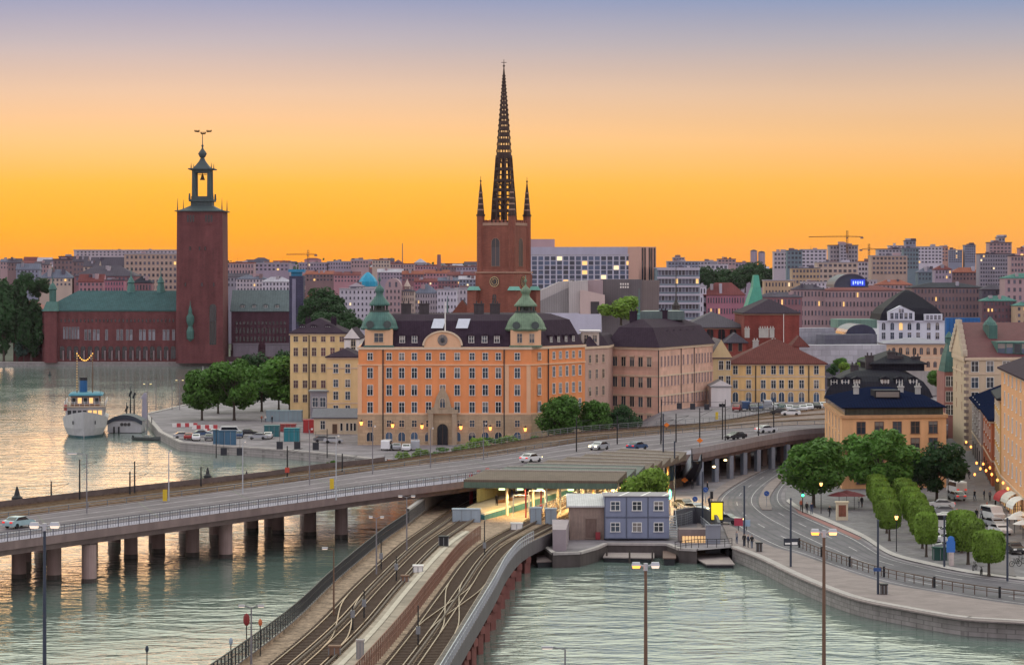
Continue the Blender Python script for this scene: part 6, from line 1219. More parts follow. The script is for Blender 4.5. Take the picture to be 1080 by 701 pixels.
G1 = 'round trees on the quay left of the palace'
tree('round',213,443,1.8,54,40,'leftmost round green tree of the quay group, its trunk standing free',group=G1)
tree('round2',247,443,1.8,66,54,'broad green tree with a clear trunk, second from the left on the quay',group=G1)
tree('dark',276,434,1.8,63,48,'tall dark tree rising behind the middle of the quay group',group=G1)
tree('round',306,439,1.8,64,58,'big dark green tree at the right end of the quay group, before the yellow house',group=G1)
tree('dark',294,432,1.8,64,40,'dark tree squeezed between the tall one and the right end tree on the quay',group=G1)
tree('round2',230,436,1.8,50,40,'half hidden tree between the two left trees of the quay group',group=G1)
G2 = 'trees by the railway below the rose palace'
tree('round',591,470,2,54,44,'large dark tree hiding the right foot of the orange palace',group=G2); tree('round',628,469,2,48,36,'middle dark tree before the narrow pink house',group=G2); tree('dark',659,468,2,43,32,'lowest dark tree before the left face of the rose palace',group=G2)
tree('bright',678,556,1.8,70,48,'lush green tree behind the blue site office, beside the station canopy')
tree('bright',655,342,Z(343,780),34,40,'bright yellow green round tree in front of the grey congress hall',d=780)
G3 = 'big trees around the square'
tree('round',858,535,1.9,74,64,'big green tree at the left edge of the square beside the road bend',group=G3); tree('round2',927,528,1.9,78,72,'broad green tree in front of the apricot house facade',group=G3); tree('dark',988,528,1.9,64,58,'very dark tree at the right corner of the apricot house',group=G3); tree('round',903,515,1.9,52,42,'green tree close to the left corner of the apricot house wall',group=G3)
G4 = 'clipped plane trees on the square'
rowl = ('farthest of the left row','second farthest of the left row','third farthest of the left row','third nearest of the left row','second nearest of the left row','nearest of the left row, its trunk beside a small lamp'); rowr = ('farthest of the right row','second farthest of the right row','third farthest of the right row','middle one of the right row','third nearest of the right row','second nearest of the right row','nearest of the right row before the white cars')
for i in range(6): f_ = i/5; tree('clip',924+14*f_,537+33*f_**1.25,1.93,37+6*f_,20+4*f_,'flat clipped plane tree, '+rowl[i],'clipped_tree',G4)
for i in range(7): f_ = i/6; tree('clip',952+25*f_,542+45*f_**1.2,1.93,38+9*f_,22+5*f_,'flat clipped plane tree, '+rowr[i],'clipped_tree',G4)
for px, yb, h_, w_, lb in ((1014,583,45,30,'clipped tree just right of the white parked cars'),(1021,595,49,34,'full clipped tree right of the blue banner stand'),(1043,607,48,33,'nearest clipped tree on the right, alone beside the street')):
    tree('clip',px,yb,1.93,h_,w_,lb,'clipped_tree',G4)
for k, (px, yb, h_, w_, kd, lb) in enumerate(((446,486,14,20,'bush','yellow green bush left of the long shrub bed below the palace'),(466,482,11,18,'bushd','low dark bush by the railway, left of the palace doorway'),(486,481,12,22,'bush','bright shrub below the palace doorway'),(503,477,17,24,'bush','tall bright shrub below the right part of the palace'),(518,475,14,22,'bushd','green shrub right of the tallest shrub below the palace'),(535,473,15,26,'bush','wide bright shrub at the right end of the shrub bed'),(350,500,15,13,'bushd','thin wild shrub behind the road bridge railing on the left'),(376,497,11,12,'bushd','small wild shrub behind the bridge, left of the orange fence'),(424,487,12,16,'bush','small yellow green shrub beside the orange fence'),(566,470,11,16,'bushd','small dark shrub below the right corner of the orange palace'),(452,487,8,16,'bushd','low dark shrub at the foot of the yellow green bush'),(389,495,9,12,'bushd','tiny wild shrub between the thin shrub and orange fence'))):
    tree(kd,px,yb,3.5 if px < 400 else 4.5,h_,w_,lb,'shrub','shrubs along the railway', 'shrub')
G5 = 'trees on the far left shore'
for px, yb, h_, w_, kd, lb in ((4,380,88,26,'tall','tallest dark poplar at the far left edge of the shore'),(18,380,84,24,'tall','second tall dark poplar on the far left shore'),(33,379,66,26,'tall','shorter dark tree before the low red wing'),(25,380,30,17,'teal','small bluish willow on the left shore in front of the dark poplars')): tree(kd,px,yb,1.8,h_,w_*1.15,lb,group=G5,d=1068.5)
for px, d, h_, w_, kd, lb in ((25,1180,32,22,'dark','dark tree top above the low red wing, left one'),(41,1190,26,22,'dark','dark tree top above the low red wing, right one')): tree(kd,px,0,Z(318,d),h_,w_,lb,d=d,group=G5)
G6 = 'dark park trees behind the yellow house'
for px, d, yb, h_, w_, lb in ((330,1000,352,40,34,'dark park tree next to the scaffold tower'),(345,1040,340,38,40,'highest dark park tree left of the white blocks'),(360,1000,350,30,34,'dark park tree in front of the white block'),(372,960,354,20,24,'small dark park tree at the right end of the park'),(340,970,356,28,40,'dark park tree lowest in front, behind the yellow house roof')): tree('dark',px,0,Z(yb,d),h_,w_,lb,d=d,group=G6)
G7 = 'trees on the wooded hill'
for px, d, yb, h_, w_, lb in ((744,1700,310,30,26,'dark hill tree right of the teal office'),(757,1800,310,28,28,'second hill tree right of the teal office'),(772,1750,311,28,28,'hill tree in the middle of the wooded ridge'),(786,1800,309,30,30,'hill tree below the left silo'),(799,1850,309,34,30,'highest hill tree, right below the two silos'),(812,1850,308,26,26,'hill tree at the right end of the wooded ridge')): tree('dark',px,0,Z(yb,d),h_,w_,lb,d=d,group=G7)
for px, d, yb, h_, w_, kd, lb in ((893,640,400,20,16,'bright','small light green tree behind the black roofed house'),(908,640,402,22,18,'bright','small green tree left of the peach arcade building'),(921,650,400,22,20,'round','darker small tree near the peach arcade building'),(990,600,412,22,22,'round','green tree at the foot of the peach arcade, left of the copper tower'),(878,660,398,14,12,'dark','small dark tree by the railway wall'),(934,640,402,20,18,'dark','dark tree in front of the left end of the peach arcade'),(886,670,392,15,16,'round','green tree under the pale bridge parapet, left'),(915,670,390,14,18,'round','green tree under the pale bridge parapet, right'),(858,650,398,10,14,'dark','low dark tree right beside the amber house roof')): tree(kd,px,0,Z(yb,d),h_,w_,lb,d=d)
# far wooded slopes read as one mass
rnd = random.Random(5); mb = MB()
for _ in range(900):
    d = rnd.uniform(1250,3600); px = rnd.uniform(-80,1160); x_ = X(px,d); z_ = hill(x_,d); r_ = rnd.uniform(4,9)
    for j in range(14):
        p = Vector((x_+rnd.gauss(0,r_*.5), d+rnd.gauss(0,r_*.5), z_+abs(rnd.gauss(3,r_*.45)))); n_ = Vector((rnd.gauss(0,1),rnd.gauss(-1,1),rnd.gauss(.6,1))).normalized(); u = n_.orthogonal().normalized()*rnd.uniform(1.2,2.6); v = n_.cross(u)*.8
        mb.face([p-u,p+v,p+u,p-v])
tag(mb.build('woods', LD, None, (0,1300,0)), 'dark clumps of far trees between the houses towards the horizon', 'woods', None, 'stuff')
# ================================================================== METRO STATION
LAMPW = glow('warm_lamp', (1,.66,.25), 6); TEALP = mat('teal_wall_paint', (.035,.13,.155), .6, .35, .5)
st = thing('metro_station', 'open metro station with brown stepped canopy roofs over a lit platform under the road bridge', 'station', P(511,541,4.0))
ROOFB = mat('canopy_brown', (.12,.085,.065), .7, .25, .5, pattern=('seamx', 1.0, .2)); ROOFG = mat('canopy_green_grey', (.085,.10,.09), .6, .25, .5, pattern=('seamx', 1.2, .25))
cz = 9.0; nl, nr_, fl, frr = P(489,503,cz), P(651,504.5,cz), P(655,476.5,cz), P(724,480.5,cz)
NS = 8
for k in range(NS):
    f0, f1 = k/NS, (k+1)/NS; a, b_, c, d = nl.lerp(fl,f0), nr_.lerp(frr,f0), nr_.lerp(frr,f1), nl.lerp(fl,f1); u = Vector((0,0,.55)); lo = Vector((0,0,-.35))
    mb = MB(); mb.face([a+lo,b_+lo,c+u,d+u]); mb.face([d+u,c+u,c+lo,d+lo]); mb.face([a+lo*2,b_+lo*2,b_+lo,a+lo]); mb.face([b_+lo*2,c+lo*2,c+u,b_+lo]); mb.face([a+lo*2,a+lo,d+u,d+lo*2]); mb.face([a+lo*2,d+lo*2,c+lo*2,b_+lo*2])
    o = mb.build('canopy_roof', ROOFB if k != 1 and k != 2 else ROOFG, st)
    mb = MB(); mb.beam(d+u+Vector((0,0,.05)), c+u+Vector((0,0,.05)), .35, .14); mb.build('roof_edge', mat('canopy_edge', (.36,.32,.29), .6, .2, 1), o)
mb = MB(); lo = Vector((0,0,-.7)); mb.face([nl+lo*2.2,nr_+lo*2.2,nr_+lo,nl+lo]); mb.face([nl+lo*2.2+Vector((0,.2,0)),nr_+lo*2.2+Vector((0,.2,0)),nr_+lo+Vector((0,.2,0)),nl+lo+Vector((0,.2,0))]); mb.build('canopy_fascia', mat('fascia_green', (.08,.12,.09), .6, .3, 1), st)
pl = [P(488,537,4.0), P(511,541.5,4.0), P(604,513.5,4.0), P(655,499,4.0), P(640,497,4), P(545,507,4.0)]
mb = MB(); mb.face([tuple(p) for p in pl]); mb.build('platform', mat('platform_tiles', (.42,.34,.22), .7, .15, .5, streak=False), st)
mb = MB(); mb.face([pl[1]-up*1.7,pl[2]-up*1.7,pl[2]-up*.2,pl[1]-up*.2]); mb.face([pl[0]-up*1.7,pl[1]-up*1.7,pl[1]-up*.2,pl[0]-up*.2]); mb.build('platform_wall', TEALP, st)
mb = MB(); mb.face([pl[1]-up*.2,pl[2]-up*.2,pl[3]-up*.2,pl[3]+up*.03,pl[2]+up*.03,pl[1]+up*.03]); mb.face([pl[0]-up*.2,pl[1]-up*.2,pl[1]+up*.03,pl[0]+up*.03]); 
n1 = (pl[2]-pl[1]).normalized(); s1v = Vector((-n1.y,n1.x,0)); mb.face([pl[1]+up*.01,pl[3]+up*.01,pl[3]+s1v*.5+up*.01,pl[1]+s1v*.5+up*.01]); mb.build('platform_edge', mat('pale_edge', (.62,.57,.45), .7, .1, .5), st)
mb = MB(); q = [P(612,533,4.0),P(690,507,4.0),P(700,500,4.0),P(625,522,4.0)]; mb.prism([(p.x,p.y) for p in q], 2.8, 4.0); mb.build('platform', MATS['platform_tiles'], st)
for f_ in (.1,.27,.44,.61,.78,.95):
    for s_, m_ in ((.18, CREAM), (.78, mat('ochre_post', (.34,.20,.08), .7))):
        a = nl.lerp(fl,f_).lerp(nr_.lerp(frr,f_), s_); mb = MB(); mb.cyl(a.x,a.y,2.9,cz-.4,.22,.2,8); mb.build('post', m_, st)
for f_ in (.06,.2,.34,.48,.62,.76,.9):
    for s_ in (.14,.32,.62,.84):
        a = nl.lerp(fl,f_).lerp(nr_.lerp(frr,f_), s_); dd = (fl-nl).normalized(); mb = MB(); mb.beam(a-dd*1.4+up*-1.15, a+dd*1.4+up*-1.15, .16, .08); o = mb.build('lamp_tube', LAMPW, st)
        if s_ in (.32,.84): ld = bpy.data.lights.new('lamp_light','SPOT'); ld.energy = 4500; ld.color = (1,.70,.30); ld.shadow_soft_size = .4; ld.spot_size = R(150); ld.spot_blend = .4; lo_ = bpy.data.objects.new('lamp_light', ld); col.objects.link(lo_); lo_.parent = o; lo_.location = a+up*-1.6-parent_loc(o)
for px, y0, y1 in ((497,532,514),(505,530,511),(514,527,509)):
    mb = MB(); p = P(px, y0, 3.0); mb.cyl(p.x,p.y,2.9,8.0,.3,.3,8); mb.build('post', mat('red_post', (.42,.03,.035), .5), st)
mb = MB(); p, q = P(520,531,4), P(585,509,4); mb.beam(p+s1v*2.5+up*1.1, q+s1v*2.5+up*1.1, .15, 2.0); mb.build('glass_screen', mat('yellow_screen', (.40,.34,.12), .4, .3, .6), st)
for k,(px,py) in enumerate(((528,530),(537,528),(548,524),(560,521),(575,517))):
    p = P(px,py,4); mb = MB(); mb.obox(p.x,p.y,4.0,4.5,1.8,.5,.9); mb.build('bench', mat('bench_wood', (.22,.11,.05), .6), st)
for f_ in (.05,.16,.3,.45,.6,.75):
    for s_ in (.36,.5,.92):
        a = nl.lerp(fl,f_).lerp(nr_.lerp(frr,f_), s_); mb = MB(); mb.cyl(a.x,a.y,2.9,cz-.4,.12,.12,6); mb.build('slim_post', MATS['red_post'] if s_ == .36 and f_ < .2 else WHITE if s_ > .4 else IRON, st)
A = [P(*q,4.0) for q in ((560,545),(600,530),(650,512))]; railing('platform_fence', st, A, 1.3, 2.2, STEEL, 3, .06); railing('platform_fence', st, [P(*q,4.0) for q in ((600,545),(640,528),(680,512))], 1.3, 2.2, WHITE, 3, .06)
for px, py in ((550,545),(566,540)): p = P(px,py,3.0); mb = MB(); mb.beam((p.x-1.2,p.y,6.2),(p.x+1.2,p.y,6.2),.15,.15); mb.beam((p.x-1.2,p.y,3),(p.x-1.2,p.y,6.2),.15,.15); mb.beam((p.x+1.2,p.y,3),(p.x+1.2,p.y,6.2),.15,.15); mb.build('signal_frame', STEEL, st)
# hanging green skirt lights
for s_ in (.25,.37,.5,.7):
    a = nl.lerp(nr_, s_); mb = MB(); mb.obox(a.x,a.y+1.0,cz-1.9,cz-1.6,.9,.25); mb.build('lamp_tube', glow('green_white_lamp', (.75,1,.45), 2), st)
# low equipment boxes and fences round the platform end
def box_thing(name, label, cat, px, py, z, w_, d_, h_, m, top=None, rz=0, group=None):
    p = P(px,py,z); t = thing(name, label, cat, p, group, rz); mb = MB(); mb.box(-w_/2,w_/2,-d_/2,d_/2,0,h_); 
    mb.build('body', m, t, world=False); mb = MB(); mb.box(-w_/2-.08,w_/2+.08,-d_/2-.08,d_/2+.08,h_,h_+.14); mb.build('lid', top or m, t, world=False)
    mb = MB(); n = max(2,int(w_/1.1)); 
    for k in range(n+1): x_ = -w_/2+w_*k/n; mb = MB(); mb.box(x_-.04,x_+.04,-d_/2-.05,-d_/2,.05,h_-.05); mb.build('panel_joint', GREY, t, world=False)
    return t
PALEB = mat('pale_blue_panel', (.30,.36,.42), .6, .12, .6)
box_thing('equipment_cabinet','wide pale blue equipment cabinet on the tracks before the lit platform','cabinet',492,551,3.0,4.0,1.4,1.9,PALEB)
box_thing('equipment_cabinet','pale blue cabinet, left of two beside the right hand tracks','cabinet',565,552,3.0,1.6,1.4,2.2,PALEB); box_thing('equipment_cabinet','pale blue cabinet, right of two beside the right hand tracks','cabinet',581,553,3.0,1.6,1.4,2.2,PALEB)
box_thing('switch_box','small white box between the metro tracks in the foreground','box',441,603,4.2,1.1,.8,.7,WHITE); box_thing('switch_box','white box near the crossover by the station','box',545,558,3.3,1.6,.9,.8,WHITE); box_thing('switch_box','small brown box on the pale walkway between the tracks','box',427,613,4.3,.8,.6,.6,mat('brown_box',(.2,.12,.08),.8)); box_thing('signal_cabinet','dark cabinet standing at the end of the rusty fence','cabinet',468,575,4.1,1.2,.8,1.1,IRON); box_thing('fence_post_block','pale concrete post at the near end of the rusty fence','post',380,697,4.3,.6,.6,1.8,CONC); box_thing('switch_box','brown junction box low on the walkway at the bottom of the view','box',353,690,4.5,1.0,.6,.7,MATS['brown_box'])

# ================================================================== DOCK: SHED, SITE OFFICE, RAFTS
d = 345.0; f_ = rect(601,d,637,d,7); WOOD = mat('weathered_boards', (.27,.20,.17), .85, .25, 1.5, pattern=('seamx', 2.2, .3))
t = building('boat_shed', 'weathered brown wooden shed with pale tin lean-to roof on the dock', f_, 1.8, Z(534,d), WOOD, None, 'shed')
a, b_, c, e = [Vector((*p, 0)) for p in offset_poly(f_, -.35)]; z0_, z1_ = Z(533,d), Z(527,d+7)+.9; mb = MB(); mb.face([(a.x,a.y,z0_),(b_.x,b_.y,z0_),(c.x,c.y,z1_),(e.x,e.y,z1_)]); mb.face([(a.x,a.y,z0_-.2),(b_.x,b_.y,z0_-.2),(b_.x,b_.y,z0_),(a.x,a.y,z0_)]); mb.face([(e.x,e.y,z1_),(e.x,e.y,z0_-1.2),(a.x,a.y,z0_-.2),(a.x,a.y,z0_)]); mb.face([(b_.x,b_.y,z0_),(b_.x,b_.y,z0_-.2),(c.x,c.y,z0_-1.2),(c.x,c.y,z1_)]); mb.build('roof', mat('pale_tin', (.46,.45,.46), .5, .2, .5, pattern=('seamx', 1.0, .2)), t)
windows(t, f_[0], f_[1], [.62], [(3.4,2.6,1.5)], 'plain', WOOD, mat('plank_door', (.15,.10,.085), .85, .3, 2), False, name='door')
mb = MB(); mb.box(X(628,d),X(633,d),d-.5,d-.1,1.9,2.9); tag(mb.build('bin', mat('dark_red_bin', (.25,.03,.04), .5), None, (X(630,d),d-.4,1.8)), 'small dark red bin against the wooden shed', 'bin')
# site office: two storeys of three blue-grey modules
d = 344.0; zz = [Z(568,d), Z(545.5,d), Z(523.5,d)]; x0, x1 = X(637.5,d), X(706,d); wu = (x1-x0)/3
so = thing('site_office', 'two storey blue grey site office of stacked modules with white windows', 'site office', (x0, d, zz[0])); SB = mat('module_blue_grey', (.20,.225,.32), .6, .1, .5, pattern=('seamx', 3.0, .14)); SBD = mat('module_edge', (.10,.115,.17), .5, .15, 1)
for i in range(3):
    for j in range(2):
        mb = MB(); a, b_ = x0+wu*i, x0+wu*(i+1); mb.box(a+.03,b_-.03,d,d+6,zz[j]+.16,zz[j+1]-.06); mo = mb.build('module', SB, so)
        mb = MB(); mb.box(a+.01,b_-.01,d-.05,d+6.02,zz[j]+.02,zz[j]+.16); mb.box(a+.01,b_-.01,d-.05,d+6.02,zz[j+1]-.06,zz[j+1]+.01); mb.build('frame_rail', SBD, mo)
        mb = MB(); mb.box(a+.01,a+.14,d-.04,d,zz[j]+.16,zz[j+1]-.06); mb.build('corner_post', SBD, mo)
        windows(mo, (a,d), (b_,d), [.5], [((zz[j]+zz[j+1])/2+.15,1.15,1.15)], 'cross', WHITE, GLASS, False)
mb = MB(); mb.box(x0-.15,x1+.15,d-.2,d+6.1,zz[2]+.02,zz[2]+.12); mb.build('roof', mat('module_roof', (.28,.26,.28), .7, .15, .5), so)
for k in range(3):
    mb = MB(); a = x0+wu*(k+.62); mb.face([(a,d-.18,zz[2]+.13),(a+.35,d-.18,zz[2]+.13),(a+2.0,d+6,zz[2]+.15),(a+1.65,d+6,zz[2]+.15)]); mb.build('roof_joint', WHITE, so)
windows(so, (x1,d), (x1,d+6), [.5], [(zz[0]+1.2,2.0,.9),(zz[1]+1.2,2.0,.9)], 'plain', SBD, mat('rusty_door', (.22,.09,.075), .6), False, name='door')
mb = MB(); 
for k in range(9): mb.box(x1+.1,x1+1.1,d+.4+k*.5,d+.9+k*.5,zz[0]+.2+k*.3,zz[0]+.3+k*.3)
mb.beam((x1+1.1,d+.4,zz[0]+1.2),(x1+1.1,d+5,zz[0]+3.9),.06,.06); mb.beam((x1+.1,d+.4,zz[0]+1.2),(x1+.1,d+5,zz[0]+3.9),.06,.06); mb.build('outside_stair', STEEL, so)
def raft(name, label, pts, z0, z1, m, cat='raft', posts=()):
    A = [P(x_,y_,z1) for x_, y_ in pts]; t = thing(name, label, cat, A[0]); mb = MB(); mb.prism([(p.x,p.y) for p in A], z1-.14, z1); mb.build('deck', m, t)
    mb = MB(); mb.prism(offset_poly([(p.x,p.y) for p in A], .15), z0, z1-.15); mb.build('float', IRON, t)
    for px, py in posts: mb = MB(); p = P(px,py,z1); mb.cyl(p.x,p.y,z0-1,z1+1.0,.12,.12,8); mb.build('mooring_post', mat('wet_wood', (.06,.05,.045), .8), t)
    return t
DECKW = mat('grey_deck_boards', (.30,.25,.24), .8, .2, 1, pattern=('seamx', 2.0, .3))
raft('floating_raft','wide flat wooden raft moored off the corner of the promenade',[(745,594.5),(775,594.5),(766,583),(725,583)],-.3,.55,DECKW)
raft('floating_raft','low wooden jetty raft under the blue site office',[(636,587),(690,588),(690,580),(640,579)],-.3,.7,DECKW,'raft',((640,586),(664,588),(688,588)))
raft('floating_raft','narrow concrete pontoon at the foot of the grey abutment',[(566,592),(611,590),(611,584),(566,585)],-.4,.8,CONCD)
raft('floating_raft','small dark square raft below the stairs of the site office',[(699,588),(713,588),(713,579),(699,579)],-.3,1.0,MATS['plank_door'])
mb = MB(); p = P(768,585,.6); mb.cyl(p.x,p.y,.5,1.3,.4,.4,10); tag(mb.build('bollard', IRON, None, p), 'black bollard on the corner of the wide wooden raft', 'bollard')
def rowboat(name, label, px, py, L_, W_, rz, m, z=0.0, cabin=None, group=None):
    p = P(px,py,0); t = thing(name, label, 'boat', (p.x,p.y,z), group, rz); mb = MB(); secs = []
    for k in range(9):
        f_ = k/8; w_ = W_/2*min(1,(1-f_)**.55*1.35) if f_ > .45 else W_/2*(.82+.4*f_); w_ = max(.04,min(W_/2,w_)); x_ = -L_/2+L_*f_; sh = .62+.35*f_*f_
        secs.append([(x_,-w_,sh),(x_,-w_*.75,.1),(x_,0,-.1),(x_,w_*.75,.1),(x_,w_,sh)])
    for a, b_ in zip(secs[:-1], secs[1:]):
        for i in range(4): mb.face([a[i],b_[i],b_[i+1],a[i+1]])
    mb.face(secs[0]); 
    for a, b_ in zip(secs[:-1], secs[1:]): mb.face([(a[0][0],a[0][1]*.9,.35),(b_[0][0],b_[0][1]*.9,.35),(b_[4][0],b_[4][1]*.9,.35),(a[4][0],a[4][1]*.9,.35)])
    mb.build('hull', m, t, world=False)
    for f_ in (-.2,.15): mb = MB(); mb.box(L_*f_-.12,L_*f_+.12,-W_*.42,W_*.42,.5,.56); mb.build('bench', WOOD, t, world=False)
    if cabin: mb = MB(); mb.frustum([(-L_*.12,-W_*.3),(L_*.14,-W_*.3),(L_*.14,W_*.3),(-L_*.12,W_*.3)],.5,[(-L_*.1,-W_*.25),(L_*.06,-W_*.25),(L_*.06,W_*.25),(-L_*.1,W_*.25)],1.2); mb.build('cabin', cabin, t, world=False)
    mb = MB(); mb.box(-L_/2-.3,-L_/2+.05,-.2,.2,.2,1.0); mb.build('outboard_motor', IRON, t, world=False)
    return t
rowboat('motorboat','dark grey motorboat at the corner of the quay beside the steamer gangway',156,464,8,2.4,R(-25),mat('boat_grey',(.10,.11,.11),.5),0,mat('boat_cover',(.2,.21,.2),.7))
rowboat('motorboat','small boat with rose cover lying at the jetty below the site office',671,586,5,1.9,R(-20),mat('boat_rose',(.36,.24,.27),.5),0,mat('boat_rose_cover',(.30,.20,.23),.7))
rowboat('motorboat','dark little boat among the posts between shed and site office',622,586,4.6,1.7,R(15),mat('boat_dark',(.05,.065,.07),.5)); rowboat('motorboat','orange tarpaulin covered boat under the site office windows',671,577.5,4.5,1.8,R(5),mat('boat_orange',(.42,.10,.04),.6),1.3,mat('boat_orange',(.42,.10,.04),.6))
# low service wall, dark curved wall and blank panel at the street corner
pts = resample([P(*q,1.8) for q in ((713,556),(728,552),(742,553),(753,560),(757,569))], 14); mb = MB()
for a, b_ in zip(pts[:-1], pts[1:]): n1 = Vector((-(b_-a).y,(b_-a).x,0)).normalized()*.4; mb.prism([(a.x,a.y),(b_.x,b_.y),(b_.x+n1.x,b_.y+n1.y),(a.x+n1.x,a.y+n1.y)], -.5, 4.2)
tag(mb.build('curved_wall', mat('dark_curved_wall', (.085,.085,.10), .7, .2, .4), None, (pts[0].x,pts[0].y,1.8)), 'dark curved retaining wall between the site office and the lit advertisement', 'wall')
pts = [P(758,574,1.8), P(775,577,1.8)]
p = P(752,581,.8); mb = MB(); mb.box(p.x-1.0,p.x+1.0,p.y,p.y+.4,-.5,4.2); mb.box(p.x-1.1,p.x+1.1,p.y-.1,p.y+.5,4.2,4.4); tag(mb.build('blank_panel', mat('grey_blank_panel', (.22,.23,.27), .6, .1, .5), None, p), 'blank grey steel panel at the water steps beside the lit window', 'panel')
t = thing('steps_kiosk', 'low waterside shelter with a warm lit slot beside the blank grey panel', 'shelter', P(734,580,.8)); p = P(734,580,.8); mb = MB(); mb.box(p.x-2.3,p.x+2.2,p.y+.4,p.y+3,-.5,3.6); mb.build('body', CONCD, t); mb = MB(); mb.box(p.x-1.9,p.x+1.8,p.y+.3,p.y+.4,1.6,2.7); mb.build('lit_slot', glow('amber_slot', (.9,.55,.25), .55), t)
mb = MB()
for k in range(9): mb.box(p.x-1.9+k*.42,p.x-1.84+k*.42,p.y+.18,p.y+.3,1.5,2.8)
mb.build('bars', IRON, t)

# ================================================================== STEAMER AND GANGWAY BARGE
ds = 590.0; k = ds/F; bx = X(88.5,ds); t = thing('steamship', 'old white passenger steamer with two light string masts and blue funnel, bow towards us', 'ship', (bx, ds, 0), None, R(8))
SHIPW = mat('ship_white', (.44,.43,.45), .55, .12, .6); L_, W_ = 34.0, 10.6; mb = MB(); secs = []
for i in range(15):
    f_ = i/14; y_ = L_*f_; w_ = W_/2*min(1, (f_/.24)**.55) if f_ < .24 else W_/2*(1 if f_ < .8 else 1-.35*((f_-.8)/.2)**2); w_ = max(.12,w_); sh = 6.3-2.2*min(1,f_/.3)+.6*max(0,f_-.7)
    secs.append([(-w_,y_-1.3*(1-min(1,f_/.2)),sh),(-w_*.93,y_,2.2),(-w_*.8,y_+.6,.5),(-w_*.65,y_+.8,-.6),(w_*.65,y_+.8,-.6),(w_*.8,y_+.6,.5),(w_*.93,y_,2.2),(w_,y_-1.3*(1-min(1,f_/.2)),sh)])
for a, b_ in zip(secs[:-1], secs[1:]):
    for j in range(7): mb.face([a[j],b_[j],b_[j+1],a[j+1]], 1 if j in (2,3,4) else 0)
    mb.face([a[7],b_[7],b_[0],a[0]])
mb.face(secs[0]); mb.face(secs[-1][::-1]); mb.build('hull', [SHIPW, mat('ship_boot_top', (.05,.11,.13), .5, .2, 1)], t, world=False)
mb = MB(); mb.box(-4.4,4.4,6.5,30,4.3,7.0); o = mb.build('deck_house', SHIPW, t, world=False); mb = MB(); mb.box(-4.9,4.9,5.6,31,7.0,7.2); mb.build('upper_deck', mat('ship_deck', (.34,.26,.2), .8, .2, 1), t, world=False)
fm_, _ = win_meshes(.9, 1.3, 'plain', SHIPW, GLASSD, False); fl_, _ = win_meshes(.9, 1.3, 'plain', SHIPW, LIT, False)
for i in range(7): inst(fl_ if i in (4,5,6) else fm_, 'window', o, (-3.6+i*1.2, 6.48, 5.6))
for sg in (-1,1):
    for i in range(10): inst(fm_, 'window', o, (sg*4.42, 8+i*2.1, 5.7), R(90)*sg)
mb = MB(); mb.box(-3.3,3.6,8.5,15,7.2,9.6); wh = mb.build('wheelhouse', mat('wheelhouse_wood', (.18,.085,.04), .5, .2, 1), t, world=False)
for i in range(5): inst(fl_ if i in (1,3) else fm_, 'window', wh, (-2.6+i*1.35, 8.48, 8.5))
mb = MB(); mb.box(-3.9,4.2,7.9,20,9.6,9.85); mb.frustum([(-3.9,7.9),(4.2,7.9),(4.2,20),(-3.9,20)],9.85,[(-3.2,8.6),(3.5,8.6),(3.5,19),(-3.2,19)],10.2); mb.build('canvas_awning', mat('blue_green_awning', (.06,.20,.27), .7, .2, 1), t, world=False)
mb = MB(); mb.lathe([(.95,9.9),(.9,13.6)], 14, -.6, 16); mb.build('funnel', mat('funnel_blue', (.02,.10,.25), .5, .15, 1), t, world=False); mb = MB(); mb.lathe([(.98,13.0),(.96,13.8)], 14, -.6, 16); mb.build('funnel_band', mat('funnel_black', (.02,.02,.025), .5), t, world=False)
for x_ in (-2.0,1.7):
    mb = MB(); mb.cyl(x_,12 if x_ > 0 else 12.2,9,19.6,.13,.07,8); mb.build('mast', mat('mast_brown', (.14,.07,.04), .6), t, world=False)
    mb = MB()
    for q in range(14): mb.ball((x_,12,11+q*.62),.09,.09,.09,6,4)
    mb.build('light_string', glow('string_bulb', (1,.62,.22), .7), t, world=False)
mb = MB()
for q in range(11): a = q/10; mb.ball((-2+3.7*a,12,19.6-1.7*math.sin(math.pi*a)),.15,.15,.15,6,4)
mb.build('light_string', glow('yellow_bulbs', (1,.55,.10), 1.2), t, world=False)
def ship_rail(pts, h): 
    mb = MB()
    for a, b_ in zip(pts[:-1], pts[1:]):
        a, b_ = Vector(a), Vector(b_); n = max(1,int((b_-a).length/1.2))
        for i in range(n+1): p = a.lerp(b_, i/n); mb.beam(p,p+up*h,.06,.06)
        for f_ in (.5,1): mb.beam(a+up*h*f_, b_+up*h*f_, .05,.05)
    mb.build('railing', WHITE, t, world=False)
ship_rail([(-4.8,31,7.2),(-4.8,5.7,7.2),(4.8,5.7,7.2),(4.8,31,7.2)], 1.1)
for x_ in (-4.6,-4.0,3.6,4.6): mb = MB(); mb.cyl(x_,9,7.2,11.6,.05,.04,6); mb.build('flag_staff', IRON, t, world=False)
mb = MB(); mb.box(-4.9,-4.2,6.3,8.2,6.2,7.6); mb.build('life_raft', mat('life_raft', (.40,.10,.09), .6), t, world=False)
for sg in (-1,1): mb = MB(); mb.box(sg*2.6-.12,sg*2.6+.12,1.6,1.75,3.2,4.0); mb.build('anchor', IRON, t, world=False)
db = 610.0; t = thing('landing_barge', 'white floating landing stage with a dark arched roof and three portholes beside the steamer', 'barge', (X(131,db), db, 0)); x0, x1 = X(113.5,db), X(149,db)
mb = MB(); mb.box(x0,x1,db,db+7,.1,2.9); o = mb.build('hull', SHIPW, t); mb = MB(); n = 12
